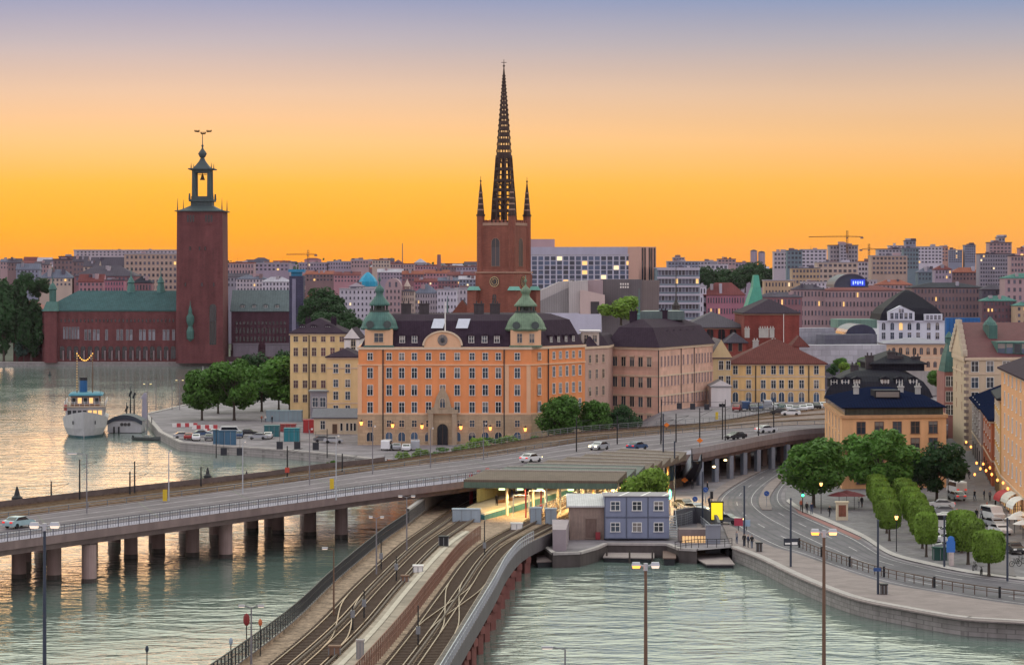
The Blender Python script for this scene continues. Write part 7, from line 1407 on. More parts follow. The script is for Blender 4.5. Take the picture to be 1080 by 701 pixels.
for i in range(n):
    xa, xb = x0-.3+(x1-x0+.6)*i/n, x0-.3+(x1-x0+.6)*(i+1)/n; h_ = lambda x_: 2.9+1.5*math.sin(math.pi*max(0,min(1,(x_-x0)/(x1-x0))))**.7
    mb.face([(xa,db-.3,h_(xa)),(xb,db-.3,h_(xb)),(xb,db+7.2,h_(xb)),(xa,db+7.2,h_(xa))]); mb.face([(xa,db-.3,h_(xa)-1.0),(xb,db-.3,h_(xb)-1.0),(xb,db-.3,h_(xb)),(xa,db-.3,h_(xa))])
mb.build('arched_roof', mat('barge_roof', (.05,.06,.08), .6, .2, 1), t); mb = MB(); pts = [(x0+(x1-x0)*i/12, db-.02, 2.88+1.1*math.sin(math.pi*i/12)**.7) for i in range(13)]; mb.face(pts); mb.build('gable_front', mat('barge_gable', (.17,.16,.2), .7), t)
for px in (128.5,132.2,136): mb = MB(); mb.cyl(0,0,0,.1,.42,.42,12); mb.v = [(X(px,db)+a, db-c-.02, 2.1+b_) for a, b_, c in mb.v]; mb.build('porthole', GLASSD, t)
for px in (121,126): mb = MB(); mb.cyl(X(px,db),db-1,-1,1.6,.2,.2,8); mb.build('pile', IRON, t)
for px, y0, y1, lb in ((137.5,430,408,'dark furled mast, left of two behind the landing stage'),(141.5,430,410,'dark furled mast, right of two behind the landing stage'),(133.5,432,424,'small dark mast with a box on the landing stage')):
    mb = MB(); dd = 650; mb.cyl(X(px,dd),dd,2,Z(y1,dd),.22,.06,6); mb.beam((X(px,dd)-.3,dd,Z(y1+10,dd)),(X(px,dd)+.3,dd,Z(y1+4,dd)),.35,.5); tag(mb.build('furled_flag', IRON, None, (X(px,dd),dd,2)), lb, 'mast')
dd = 640; mb = MB(); x_ = X(152.5,dd); mb.frustum([(x_-.7,dd-.6),(x_+.8,dd-.6),(x_+.8,dd+.6),(x_-.7,dd+.6)],1.5,[(x_-.5,dd-.4),(x_+.5,dd-.4),(x_+.5,dd+.4),(x_-.5,dd+.4)],Z(420,dd)); mb.frustum([(x_-1.1,dd-.5),(x_+.6,dd-.5),(x_+.6,dd+.5),(x_-1.1,dd+.5)],Z(420,dd),[(x_-.1,dd-.3),(x_+.5,dd-.3),(x_+.5,dd+.3),(x_-.1,dd+.3)],Z(414,dd)); tag(mb.build('stone_statue', mat('lavender_stone', (.30,.28,.34), .8), None, (x_,dd,1.5)), 'pale grey stone sculpture on the quay corner near the steamer', 'sculpture')
# buoys
for px, py, s_, lb in ((18,528,1.0,'dark conical buoy floating at the far left edge'),(219,504,.8,'small dark buoy beyond the road bridge'),(52.5,396,.7,'thin marker buoy far out before the town hall'),(260,505,.6,'tiny dark buoy to the right of the small buoy')):
    p = P(px,py,0); mb = MB(); mb.lathe([(.9*s_,-.2),(.95*s_,.6*s_),(.5*s_,1.0*s_),(.3*s_,1.9*s_),(.1,2.5*s_)],10,p.x,p.y); tag(mb.build('buoy', IRON, None, p), lb, 'buoy')

# ================================================================== VEHICLES
PAINTS = {}
def paint(name, c): PAINTS[name] = mat('car_'+name, c, .25, .05, 1, metal=.1, streak=False, spec=.6); return PAINTS[name]
for n_, c in dict(white=(.70,.70,.72), silver=(.36,.37,.40), black=(.02,.02,.024), blue=(.04,.08,.17), red=(.30,.03,.03), grey=(.13,.135,.15), green=(.05,.12,.11)).items(): paint(n_, c)
TYRE = mat('tyre', (.018,.018,.019), .9); HEAD = mat('headlamp_glass', (.75,.75,.72), .15); HEADON = glow('headlamp_lit', (1,.78,.35), 7); TAIL = glow('tail_lamp', (.6,.02,.015), .8)
def car_meshes(kind):
    mb, gl = MB(), MB()
    if kind == 'van': prof = [(-2.45,.35),(-2.45,1.9),(-2.3,2.1),(1.2,2.1),(1.75,1.25),(2.4,1.0),(2.45,.35)]; W_ = 1.9; cab = [(-2.3,1.3),(-2.2,1.95),(1.1,1.95),(1.6,1.3)]
    elif kind == 'bus': prof = [(-5.8,.35),(-5.85,2.9),(-5.6,3.1),(5.5,3.1),(5.85,2.6),(5.9,.35)]; W_ = 2.5; cab = [(-5.6,1.3),(-5.6,2.6),(5.75,2.6),(5.85,1.3)]
    else: prof = [(-2.15,.35),(-2.2,.75),(-2.1,.98),(-1.55,1.05),(-1.0,1.42),(.3,1.46),(.95,1.05),(1.85,.88),(2.15,.68),(2.15,.35)]; W_ = 1.75; cab = [(-1.6,1.02),(-1.0,1.38),(.28,1.41),(.9,1.02)]
    n = len(prof); h_ = W_/2; ins = lambda z: h_-(.14*max(0,z-.95) if kind == 'car' else .02*z)
    A = [(x_,-ins(z_),z_) for x_, z_ in prof]; B = [(x_,ins(z_),z_) for x_, z_ in prof]; mb.face(A); mb.face(B[::-1])
    for i in range(n): j = (i+1)%n; mb.face([A[j],A[i],B[i],B[j]])
    for sg in (-1,1): q = [(x_,sg*(ins(z_)+.012),z_) for x_, z_ in cab]; gl.face(q if sg < 0 else q[::-1])
    o = .02; zc0 = cab[0]; zc3 = cab[3]
    gl.face([(cab[0][0]-.04,-h_*.82,cab[0][1]+.06),(cab[0][0]-.04,h_*.82,cab[0][1]+.06),(cab[1][0]-.06,h_*.76,cab[1][1]),(cab[1][0]-.06,-h_*.76,cab[1][1])]); gl.face([(cab[3][0]+.05,-h_*.82,cab[3][1]+.05),(cab[3][0]+.05,h_*.82,cab[3][1]+.05),(cab[2][0]+.07,h_*.76,cab[2][1]),(cab[2][0]+.07,-h_*.76,cab[2][1])])
    return mb.mesh('body', PAINTS['white']), gl.mesh('windows', GLASSD), W_
wh = MB(); wh.cyl(0,0,-.1,.1,.33,.33,14); wh.v = [(x_,z_,y_) for x_, y_, z_ in wh.v]; WHEEL = wh.mesh('wheel', TYRE)
hl = MB(); hl.box(-.06,.06,-.2,.2,-.1,.1); HLM = hl.mesh('headlight', HEAD); HLO = hl.mesh('headlight_on', HEADON); TLM = hl.mesh('taillight', TAIL)
VM = {k_: car_meshes(k_) for k_ in ('car','van','bus')}; GC = {}
def car(kind, color, px, py, z, rz, label, group=None, lit=False, parts=True):
    p = P(px,py,z); t = thing('parked_car' if group and 'parked' in group else kind if kind != 'car' else 'passenger_car', label, kind, p, group, rz); b_, g_, W_ = VM[kind]
    o = inst(b_, 'body', t, (0,0,0)); o.material_slots[0].link = 'OBJECT'; o.material_slots[0].material = PAINTS[color]; inst(g_, 'windows', t, (0,0,0))
    xw = {'car':1.3,'van':1.5,'bus':3.6}[kind]; e = {'car':2.14,'van':2.42,'bus':5.86}[kind]
    for sx in (-1,1):
        for sy in (-1,1): inst(WHEEL, 'wheel', t, (sx*xw, sy*(W_/2-.1), .33), 0, (1,1,1) if kind != 'bus' else (1.4,1,1.4))
    if parts:
        for sy in (-.62,.62): inst(HLO if lit else HLM, 'headlight', t, (e, sy*W_/1.75, .72)); inst(TLM, 'taillight', t, (-e-.04, sy*W_/1.75, .82))
    return t
PK = 'white parked cars beside the clipped trees'
for i, (px, py, c, kd) in enumerate(((992,536,'white','car'),(994,543,'silver','car'),(995.5,550,'white','car'),(997,557,'white','van'),(998.5,565,'white','car'),(1000,573,'white','car'),(1001.5,581,'silver','car'))):
    lb = ('white parked car farthest up the row beside the clipped trees','silver parked car second from the far end of the tree lined row','white parked car third from the far end, below a silver one','white parked van in the middle of the tree lined row','white parked car just below the parked van','white parked car second from the near end of the row','silver parked car at the near end of the row by the blue post')[i]
    car(kd,c,px,py,1.94,R(172),lb,PK)
car('van','white',1009,520,1.94,R(100),'white van alone at the corner of the apricot house'); car('car','silver',1009,527,1.94,R(100),'silver car right in front of the white van by the apricot house')
RS = 'cars parked along the shopping street'
car('van','white',1047,548,1.94,R(-76),'white van at the head of the cars on the shopping street',RS); car('car','silver',1050,556,1.94,R(-76),'silver car behind the white van on the shopping street',RS); car('car','white',1055,563,1.94,R(-76),'white car nearest on the shopping street, under the awnings',RS); car('car','black',1069,583,1.94,R(-80),'black car farther right, alone at the street edge',RS)
AP = 'cars parked in front of the amber house'
for i,(px,py,c,kd) in enumerate(((777,433,'red','car'),(785,432,'blue','van'),(793,432.5,'grey','car'),(801,432,'blue','car'),(809,431,'silver','van'),(817,431.5,'white','car'),(824,432,'green','car'),(832,433,'white','car'),(839,434,'silver','car'),(846,433,'white','car'),(853,432,'white','car'),(860,431,'black','car'),(867,430,'white','car'),(822,437,'black','car'),(834,438,'white','car'))):
    d_ = ('red','dark blue van','grey','blue','silver van','white','dark green','white','silver','white','white','black','white','black','white')[i]
    where = ('at the left end','second from the left','third from the left','fourth from the left','left of the middle','in the middle','right of the middle','below the right windows','eighth from the left end','near the right downpipe','just right of the downpipe','third from the right end','at the far right end','nearest in front, left one','nearest in front, right one')[i]
    car(kd,c,px,py,7.1,R((80,95,100,85,90,100,98,92,88,95,90,97,100,170,172)[i]),f"{d_}{'' if 'van' in d_ else ' car'} parked before the amber house, {where} of the row",AP,parts=False)
QP = 'cars parked on the palace quay'
for i,(px,py,c,kd) in enumerate(((193,462,'silver','car'),(200,463,'red','car'),(207,464,'white','car'),(213,460,'blue','car'),(221,464,'grey','car'),(228,459,'white','car'),(236,461,'silver','car'),(244,459,'white','van'),(252,461,'blue','car'),(262,459,'black','car'),(272,463,'silver','car'),(283,462,'white','car'),(341,466,'grey','car'),(352,467,'silver','car'),(408,474,'white','van'),(418,474,'silver','car'),(429,475,'white','car'),(438,474,'silver','van'))):
    lb = ('silver car at the left end of the quay car park','red car second from the left on the quay','white car third from the left on the quay','blue car set back behind the left cars on the quay','grey car just left of the blue hoarding on the quay','white car behind the blue hoarding on the quay','silver car directly behind the blue hoarding','white van right behind the blue hoarding','blue car just right of the blue hoarding','black car below the round trees','silver car between the hoarding and the teal container','white car left of the teal container on the quay','grey car in front of the low white shed','silver car right of the grey one before the low white shed','white van, left end of the row below the palace','silver car second in the row below the palace','white car third in the row below the palace','silver van at the right end of the row below the palace')[i]
    car(kd,c,px,py,1.9,R((10,85,95,20,90,15,0,5,95,0,175,90,5,0,85,95,88,92)[i]),lb,QP,parts=False)
PAINTS['palebus'] = mat('car_pale_blue', (.30,.42,.46), .3, .1, 1)
BV = 'traffic on the road bridge'
for i,(px,py,zz_,c,kd,rz,lit,lb) in enumerate(((20,556,6.55,'palebus','car',60,0,'pale blue car on the road bridge at the far left'),(560,487,7.35,'white','car',55,1,'white car with lit lamps on the bridge, left of the dark trees'),(632,474,7.35,'silver','car',235,1,'silver car with bright lamps on the bridge below the rose palace'),(672,474,7.35,'blue','car',52,0,'dark blue car on the near lane of the bridge above the canopy'),(808,456,7.35,'white','car',30,0,'white car at the far right bend of the bridge'),(776,463,7.35,'black','car',220,0,'black car in the bend of the bridge above the columns'))):
    c_ = car(kd,c,px,py,zz_,R(rz),lb,BV,bool(lit))
for i,(px,py,c,rz,lb) in enumerate(((722,536,'grey',-55,'grey car with yellow lamps, first of the queue beside the stairs'),(733,540,'silver',-50,'silver car with yellow lamps, second of the queue beside the stairs'),(748,547,'black',-42,'black car with yellow lamps left of the lit advertisement'),(767,552,'grey',-30,'grey car with yellow lamps right of the lit advertisement'))): car('car',c,px,py,1.95,R(rz),lb,'cars queueing with lamps on',True)
# ================================================================== PEOPLE
def person_mesh(walk):
    bm = bpy.data.meshes.new('person_cage')
    s_ = .16 if walk else .03
    V = [(0,0,.95),(0,0,1.18),(0,0,1.40),(0,0.01,1.52),(0,.02,1.62),(0,.02,1.72), (.10,0,.90),(.11,s_*1.1,.50),(.11,s_*.6 if not walk else -.02,.10),(.11,s_*.6+.12 if not walk else .10,.04), (-.10,0,.90),(-.11,-s_*.3,.50),(-.11,-s_*1.6,.12),(-.11,-s_*1.6+.12,.05), (.19,0,1.40),(.25,-s_*.9,1.12),(.25,-s_*.3+.06,.86), (-.19,0,1.40),(-.25,s_*.9,1.12),(-.25,s_*1.2+.06,.88)]
    E = [(0,1),(1,2),(2,3),(3,4),(4,5),(0,6),(6,7),(7,8),(8,9),(0,10),(10,11),(11,12),(12,13),(2,14),(14,15),(15,16),(2,17),(17,18),(18,19)]
    rad_ = [(.15,.11),(.15,.105),(.17,.10),(.06,.06),(.095,.105),(.07,.08),(.09,.09),(.065,.065),(.05,.055),(.04,.05),(.09,.09),(.065,.065),(.05,.055),(.04,.05),(.065,.065),(.045,.045),(.045,.04),(.065,.065),(.045,.045),(.045,.04)]
    bm.from_pydata(V, E, []); ob = bpy.data.objects.new('person_cage', bm); col.objects.link(ob); ob.modifiers.new('skin', 'SKIN')
    for v, r_ in zip(bm.skin_vertices[0].data, rad_): v.radius = r_
    bm.skin_vertices[0].data[0].use_root = True; ss = ob.modifiers.new('sub', 'SUBSURF'); ss.levels = 1; ss.render_levels = 1
    dg = bpy.context.evaluated_depsgraph_get(); me = bpy.data.meshes.new_from_object(ob.evaluated_get(dg)); bpy.data.objects.remove(ob)
    for m_ in (SKIN, TOPS[0], TROU[0], HAIR): me.materials.append(m_)
    for pl_ in me.polygons:
        c = pl_.center; pl_.material_index = (3 if (c.z > 1.69 or (c.y < -.02 and c.z > 1.58)) else 0) if c.z > 1.5 else (1 if c.z > .92 and not (abs(c.x) > .2 and c.z < .94) else 2); pl_.use_smooth = True
    me.name = 'person'; return me
SKIN = mat('skin', (.50,.30,.22), .6); HAIR = mat('hair', (.05,.03,.02), .7)
TOPS = [mat('cloth_'+n_, c, .9) for n_, c in (('navy',(.03,.04,.08)),('white',(.6,.58,.56)),('black',(.02,.02,.022)),('rust',(.35,.09,.05)),('grey',(.2,.2,.22)),('teal',(.06,.2,.22)))]; TROU = [mat('trouser_'+n_, c, .9) for n_, c in (('dark',(.025,.026,.034)),('jeans',(.06,.085,.14)),('tan',(.3,.22,.15)))]
PMS = [person_mesh(0), person_mesh(1)]; TN = ['navy','white','black','rust red','grey','teal']; RN = ['dark','jeans blue','tan']
ppl = [(1030,548,2,0,1,'in the middle of the shopping street, left of a pair'),(1035,548,4,0,1,'in the middle of the shopping street, right of a pair'),(1028,528,2,1,1,'farther up the shopping street near the corner'),(1038,527,0,0,0,'by the house fronts far up the shopping street'),(1041,540,3,0,0,'beside the red awning on the street'),(1030,560,4,1,1,'left of the white street van'),(1037,566,1,0,1,'in pale top walking towards the camera on the street'),(1050,537,2,0,0,'close to the shop fronts under the lamps'),(1055,532,5,2,0,'under the far end of the red awning'),(1022,505,2,0,1,'small and far up the street'),(1044,528,4,0,0,'by the lit shop fronts, right side'),(1064,552,1,1,0,'between awnings and parked cars'),(1048,570,2,0,1,'beside the nearest white car'),(845,538,3,0,0,'at the crossing below the green traffic light'),(851,541,2,0,0,'left of the two waiting under the left big tree'),(856,542,0,1,0,'right of the two waiting under the left big tree'),(875,545,2,0,1,'alone on the square left of the poster kiosk'),(906,535,1,1,0,'beside the cafe tables, left one'),(909,535,2,0,0,'beside the cafe tables, right one'),(785,576,2,0,1,'left of a trio on the promenade corner'),(789,577,0,0,0,'middle of a trio on the promenade corner'),(793,578,2,1,1,'right of a trio on the promenade corner'),(746,518,2,0,1,'walking past the ramp columns'),(748,535,0,0,0,'standing by the dark signal near the stairs'),(730,516,2,0,1,'at the foot of the stairs'),(777,573,4,1,0,'near the red sign on the promenade'),(160,446,2,0,0,'on the quay corner near the sculpture'),(276,445,3,0,1,'walking below the round trees, left one'),(280,445,1,1,1,'walking below the round trees, right one'),(287,446,2,0,0,'by the right end tree of the quay group'),(330,520,5,0,1,'x')]
for i,(px,py,a,b_,wk,where) in enumerate(ppl[:-1]):
    z = 1.95; p = P(px,py,z); o = bpy.data.objects.new('person', PMS[wk]); col.objects.link(o); o.location = p; o.rotation_euler = (0,0,tr_rng.uniform(0,6.28)); o.scale = (1,1,tr_rng.uniform(.96,1.06))
    for s_, m_ in ((1,TOPS[a]),(2,TROU[b_])): o.material_slots[s_].link = 'OBJECT'; o.material_slots[s_].material = m_
    tag(o, f"person in {TN[a]} top {where}", 'person', 'people in the streets')
for i,(px,py,a,b_,wk,where) in enumerate(((524,533,2,0,0,'on the lit platform, nearest'),(534,529,3,0,1,'on the lit platform beside the first bench'),(545,524,1,1,0,'on the lit platform, third from the near end'),(556,521,4,0,0,'on the lit platform by the yellow screen'),(540,526,2,1,0,'on the lit platform between two posts'))):
    p = P(px,py,4.0); o = bpy.data.objects.new('person', PMS[wk]); col.objects.link(o); o.location = p; o.rotation_euler = (0,0,i*1.3)
    for s_, m_ in ((1,TOPS[a]),(2,TROU[b_])): o.material_slots[s_].link = 'OBJECT'; o.material_slots[s_].material = m_
    tag(o, f"person in {TN[a]} top {where}", 'person', 'people in the station')
# ================================================================== LAMPS, POLES, SIGNS, FENCES
WARM = glow('sodium_lamp', (1,.30,.045), 2.6); PALEL = glow('pale_lamp', (1,.82,.66), .5); LHEAD = mat('lamp_head_grey', (.42,.42,.46), .4, .1, 1, metal=.2); POLEB = mat('pole_dark_blue', (.035,.045,.07), .5, .2, 1); POLEG = mat('pole_grey_steel', (.20,.19,.21), .5, .2, 1, metal=.3); POLEW = mat('pole_brown', (.13,.075,.05), .6, .2, 1)
def big_lamp(px, yt, d, zb, w_, label, lit, m=POLEW):
    x_ = X(px,d); z_ = Z(yt,d); k = d/F; t = thing('street_lamp', label, 'street lamp', (x_,d,zb), 'tall double armed street lamps in front')
    mb = MB(); mb.lathe([(.16,0),(.14,2),(.085,z_-zb)], 10); mb.v = [(a+x_,b_+d,c+zb) for a, b_, c in mb.v]; mb.build('pole', m, t)
    h_ = w_*k/2; mb = MB(); mb.tube([(x_-h_*.55,d,z_+.12),(x_,d,z_),(x_+h_*.55,d,z_+.12)], .05); mb.cyl(x_,d,z_-.25,z_+.2,.13,.13,8); mb.build('arm', LHEAD, t)
    for i, sg in enumerate((-1,1)):
        mb = MB(); c = x_+sg*h_*.72; L_ = h_*.34; mb.frustum([(c-L_,d-.2),(c+L_,d-.2),(c+L_,d+.2),(c-L_,d+.2)], z_+.06, [(c-L_*.8,d-.13),(c+L_*.8,d-.13),(c+L_*.8,d+.13),(c-L_*.8,d+.13)], z_+.26); o = mb.build('lamp_head', LHEAD, t)
        mb = MB(); mb.frustum([(c-L_*.75,d-.16),(c+L_*.75,d-.16),(c+L_*.75,d+.16),(c-L_*.75,d+.16)], z_-.10, [(c-L_*.92,d-.19),(c+L_*.92,d-.19),(c+L_*.92,d+.19),(c-L_*.92,d+.19)], z_+.055, 0, True, True); mb.build('lamp_glass', lit[i], o)
    return t
big_lamp(47,555,150,8,30,'tall dark double armed lamp in the lower left, both heads unlit',(PALEL,PALEL),POLEB)
big_lamp(681,597,150,8,28,'brown double armed lamp before the right water, its left head glowing orange',(WARM,PALEL)); big_lamp(869,562,150,8,26,'tallest brown double armed lamp before the promenade with both heads glowing',(WARM,glow('amber_lamp',(1,.45,.16),2.2)))
def arm_lamp(px, yt, yb, d, label, zb, side=1, arm=8, m=POLEG, lit=None, group=None, double=False):
    x_ = X(px,d); z_ = Z(yt,d); k = d/F; t = thing('street_lamp', label, 'street lamp', (x_,d,zb), group); mb = MB(); mb.cyl(x_,d,zb,z_,.10,.06,8); mb.build('pole', m, t)
    for sg in ((side,) if not double else (-1,1)):
        mb = MB(); mb.tube([(x_,d,z_-.05),(x_+sg*arm*k*.5,d,z_+.12),(x_+sg*arm*k*.8,d,z_+.14)], .045); mb.build('arm', m, t); mb = MB(); c = x_+sg*arm*k*.85; mb.box(c-arm*k*.28,c+arm*k*.28,d-.14,d+.14,z_+.06,z_+.22); o = mb.build('lamp_head', LHEAD, t)
        mb = MB(); mb.box(c-arm*k*.24,c+arm*k*.24,d-.11,d+.11,z_,z_+.055); mb.build('lamp_glass', lit or PALEL, o)
    return t
MLg = 'slender lamps along the metro tracks'
arm_lamp(352,579,692,250,'grey lamp with its arm to the left beside the left metro tracks',4.3,-1,11,POLEW,None,MLg); arm_lamp(397,546,636,285,'slender double armed lamp between the left metro tracks',4.2,1,7,POLEG,None,MLg,True); arm_lamp(429,524,606,310,'tallest slender double armed lamp on the pale walkway',4.2,1,8,POLEG,None,MLg,True); arm_lamp(596,684,720,200,'short hooked lamp at the bottom edge right of the metro bridge',-.5,-1,22,POLEG,None,MLg)
arm_lamp(265,640,695,218,'thin double lamp beside the red signal at the lower left',4.3,1,12,POLEG,None,MLg,True)
# bridge lamps and catenary posts
BLg = 'thin lamp posts on the road bridge'
for px, yt, yb, z, m, kd, lb in ((91.5,479,541,6.6,POLEG,1,'tall thin lamp post with a long left arm on the left part of the bridge'),(178,476,528,6.7,STEEL,0,'pale steel lamp post on the bridge right of the furled catenary post'),(256,466,520,6.8,STEEL,0,'steel lamp post on the bridge above the middle piers'),(326.5,453,511,7,POLEG,0,'lamp post on the bridge before the low white shed'),(393,450,500,7.1,POLEG,0,'lamp post on the bridge below the left palace turret'),(354.5,460,527,7,STEEL,0,'near side lamp post on the bridge left of the small shrubs'),(454,452,493,7.3,POLEG,0,'lamp post on the bridge below the palace doorway'),(510,447,485,7.3,POLEG,0,'lamp post on the bridge below the right palace turret')):
    p = P(px,yb,z); arm_lamp(px,yt,yb,p.y,lb,z,-1 if kd else 1,18 if kd else 3,m,None,BLg)
CPg = 'dark catenary posts of the railway'
for px, yt, yb, z, lb in ((84,484,527,6.4,'thick dark post on the railway side at the far left'),(142,486,520,6.5,'dark post on the railway side before the steamer'),(54,507,528,6.4,'short thin post near the left end of the railway'),(137,497,521,6.5,'thin short post beside the dark post before the steamer'),(212,492,513,6.5,'faint short post above the left middle piers'),(303,470,503,6.6,'dark post with a small red sign at the end of the brown parapet'),(361,478,498,6.7,'dark post beside the thin wild shrub'),(697,440,470,7,'dark post before the rose palace corner'),(713,436,468,7,'dark post before the right face of the rose palace'),(738,430,468,7,'dark post under the black signal boards'),(762,425,465,7,'dark post before the white annex'),(800,424,462,7,'dark post before the amber house, left of the bend'),(651,438,470,7,'dark post before the left face of the rose palace'),(608,440,478,7,'pale post before the middle dark tree'),(816,420,455,7,'dark post before the amber house, right of the bend')):
    p = P(px,yb,z); x_ = p.x; t = thing('catenary_post', lb, 'post', p, CPg); mb = MB(); mb.cyl(x_,p.y,z,Z(yt,p.y),.13,.09,8); mb.build('pole', IRON, t); mb = MB(); zt_ = Z(yt,p.y); mb.beam((x_,p.y,zt_-.8),(x_+2.4,p.y+.5,zt_-.4),.05,.05); mb.beam((x_,p.y,zt_-1.6),(x_+2.4,p.y+.5,zt_-.4),.035,.035); mb.build('bracket', IRON, t)
mb = MB(); p = P(303,494,8.5); mb.box(p.x-.35,p.x+.35,p.y-.2,p.y-.15,7.9,8.7); tag(mb.build('red_sign', mat('sign_red', (.4,.06,.04), .5), None, p), 'small red signal plate on the post at the end of the brown parapet', 'sign')
# overhead black boards: signal gantry seen from behind
t = thing('signal_gantry', 'thin wire gantry carrying dark square boards beyond the road bridge', 'gantry', P(236,500,6.6)); dG = 440.0; zG = Z(471,dG)
for px, y_ in ((236,476),(253,476),(295,469.5),(313.5,469.5),(333,470.5)):
    mb = MB(); c = X(px,dG); s_ = 3.3*dG/F; mb.box(c-s_,c+s_,dG-.1,dG+.1,Z(y_+4,dG),Z(y_-4,dG)); o = mb.build('board', mat('dark_board', (.025,.026,.035), .5), t); mb = MB(); mb.beam((c,dG,Z(y_-4,dG)),(c,dG,Z(455,dG)),.05,.05); mb.build('hanger', IRON, o)
for px in (228,345): mb = MB(); mb.cyl(X(px,dG),dG,6.2,Z(452,dG),.1,.07,8); mb.build('pole', IRON, t)
mb = MB(); mb.beam((X(228,dG),dG,Z(455,dG)),(X(345,dG),dG,Z(455,dG)),.05,.05); mb.build('cross_wire', IRON, t)
t = thing('signal_gantry', 'second wire gantry with black signal boards before the rose palace', 'gantry', P(716,466,7)); dG = P(716,466,7).y
for px, y_ in ((716.5,428),(730.5,428.5),(745.5,429)):
    mb = MB(); c = X(px,dG); s_ = 2.7*dG/F; mb.box(c-s_,c+s_,dG-.1,dG+.1,Z(y_+3.2,dG),Z(y_-3.2,dG)); mb.build('board', mat('dark_board', (.025,.026,.035), .5), t)
mb = MB(); mb.beam((X(697,dG),dG,Z(424,dG)),(X(765,dG),dG,Z(424,dG)),.06,.06); mb.build('cross_wire', IRON, t)
for px in (697.5,765): mb = MB(); mb.cyl(X(px,dG),dG,6.9,Z(421,dG),.11,.08,8); mb.build('pole', IRON, t)
# palace wall lanterns
WLg = 'lit wall lanterns on the palace'
for px, y_, lb in ((381,446.5,'lit wall lantern at the left corner of the orange palace'),(414,449,'lit wall lantern second from the left on the orange palace'),(445,450,'lit wall lantern just left of the palace doorway'),(486,451,'lit wall lantern just right of the palace doorway'),(517,452,'lit wall lantern second from the right on the orange palace'),(554,453,'lit wall lantern at the right corner of the orange palace')):
    z_ = Z(y_,538.6); x_ = X(px,538.6); t = thing('wall_lantern', lb, 'lantern', (x_,538.6,z_), WLg); mb = MB(); mb.tube([(x_,539.8,z_+.6),(x_,539.1,z_+.9),(x_,538.6,z_+.65)],.05); mb.build('bracket', IRON, t); mb = MB(); mb.lathe([(.2,z_-.35),(.36,z_+.3),(.36,z_+.4)],8,x_,538.6); mb.build('lamp_glass', glow('lantern_light',(1,.33,.07),3), t); mb = MB(); mb.lathe([(.45,z_+.41),(.1,z_+.75)],8,x_,538.6); mb.build('cap', IRON, t)
# tall lamps on the town hall side quay
QLg = 'tall lamps on the quay corner'
for px, yt, yb, lb in ((155.5,405,452,'tall lamp with a yellow lit crossbar near the stone sculpture'),(189.5,401,432,'tall lamp with yellow lit head left of the round trees')): p = P(px,yb,1.8); arm_lamp(px,yt,yb,p.y,lb,1.8,1,4,POLEG,glow('yellow_quay_lamp',(1,.75,.2),2.5),QLg,True)
for px, yt, yb, lb in ((164.5,400,432,'bare flagpole on the quay, left of two'),(181.5,400,432,'bare flagpole on the quay, right of two'),(52,350,381,'white flagpole before the left end of the town hall'),(214,386,393,'short white post by the far shore under the brick tower')):
    p = P(px,yb,1.8); mb = MB(); mb.cyl(p.x,p.y,1.8,Z(yt,p.y),.11,.06,6); tag(mb.build('flagpole', WHITE if px in (52,214) else POLEG, None, p), lb, 'flagpole')
# tram and street poles on the right
TPg = 'dark poles along the promenade road'
for px, yt, yb, sign, lb in ((785,513,575,0,'dark plain pole at the promenade corner'),(834,526,597,1,'dark pole with a black and white direction sign on the promenade'),(926,549,626,2,'dark pole with small blue plates near the litter bin'),(996,545,597,0,'dark pole with a lamp near the white parked cars'),(1062.5,547,612,0,'thin dark pole at the right end of the street'),(741,498,553,0,'dark pole left of the lit advertisement'),(711.5,466,531,0,'tall dark pole left of the stairs by the station'),(699.5,437,525,0,'very tall dark pole behind the bright station tree')):
    p = P(px,yb,1.95); t = thing('street_pole', lb, 'pole', p, TPg); zt_ = Z(yt,p.y); mb = MB(); mb.cyl(p.x,p.y,1.9,zt_,.14,.11,8); mb.build('pole', POLEB, t)
    if sign == 1:
        z_ = Z(571,p.y); mb = MB(); mb.box(p.x-.9,p.x+.9,p.y-.28,p.y-.2,z_-.45,z_+.45); o = mb.build('sign_plate', mat('sign_navy',(.03,.035,.05),.5), t); mb = MB(); mb.box(p.x-.75,p.x-.1,p.y-.3,p.y-.281,z_-.3,z_-.08); mb.box(p.x+.1,p.x+.8,p.y-.3,p.y-.281,z_-.35,z_+.0); mb.build('sign_marks', WHITE, o)
    if sign == 2: z_ = Z(600,p.y); mb = MB(); mb.box(p.x-.55,p.x+.3,p.y-.28,p.y-.2,z_-.2,z_+.2); mb.build('sign_plate', mat('sign_blue',(.03,.07,.2),.5), t)
    mb = MB(); mb.cyl(p.x,p.y,zt_,zt_+.15,.17,.10,8); mb.build('pole_cap', POLEB, t)
for px, py, lb in ((800.5,581,'dark square litter bin on the promenade corner'),(932,626,'dark square litter bin beside the pole with blue plates')):
    box_thing('litter_bin', lb, 'litter bin', px, py, 1.95, .75, .75, 1.05, mat('bin_brown',(.06,.05,.045),.6), IRON)
for px, yb, lb in ((945.5,581,'small lit lamp beside the left row of clipped trees'),(1000,526,'small lit lamp under the dark tree'),(866,541,'small yellow lit lamp under the left big tree')):
    p = P(px,yb,1.95); h_ = 4.2; t = thing('small_lamp', lb, 'street lamp', p, 'small lamps on the square'); mb = MB(); mb.cyl(p.x,p.y,1.9,1.9+h_,.07,.05,8); mb.build('pole', IRON, t); mb = MB(); mb.lathe([(.12,1.9+h_),(.24,2.3+h_),(.2,2.4+h_)],8,p.x,p.y); mb.build('lamp_glass', glow('square_lamp',(1,.5,.15),3), t); mb = MB(); mb.lathe([(.26,2.41+h_),(.05,2.6+h_)],8,p.x,p.y); mb.build('cap', IRON, t)
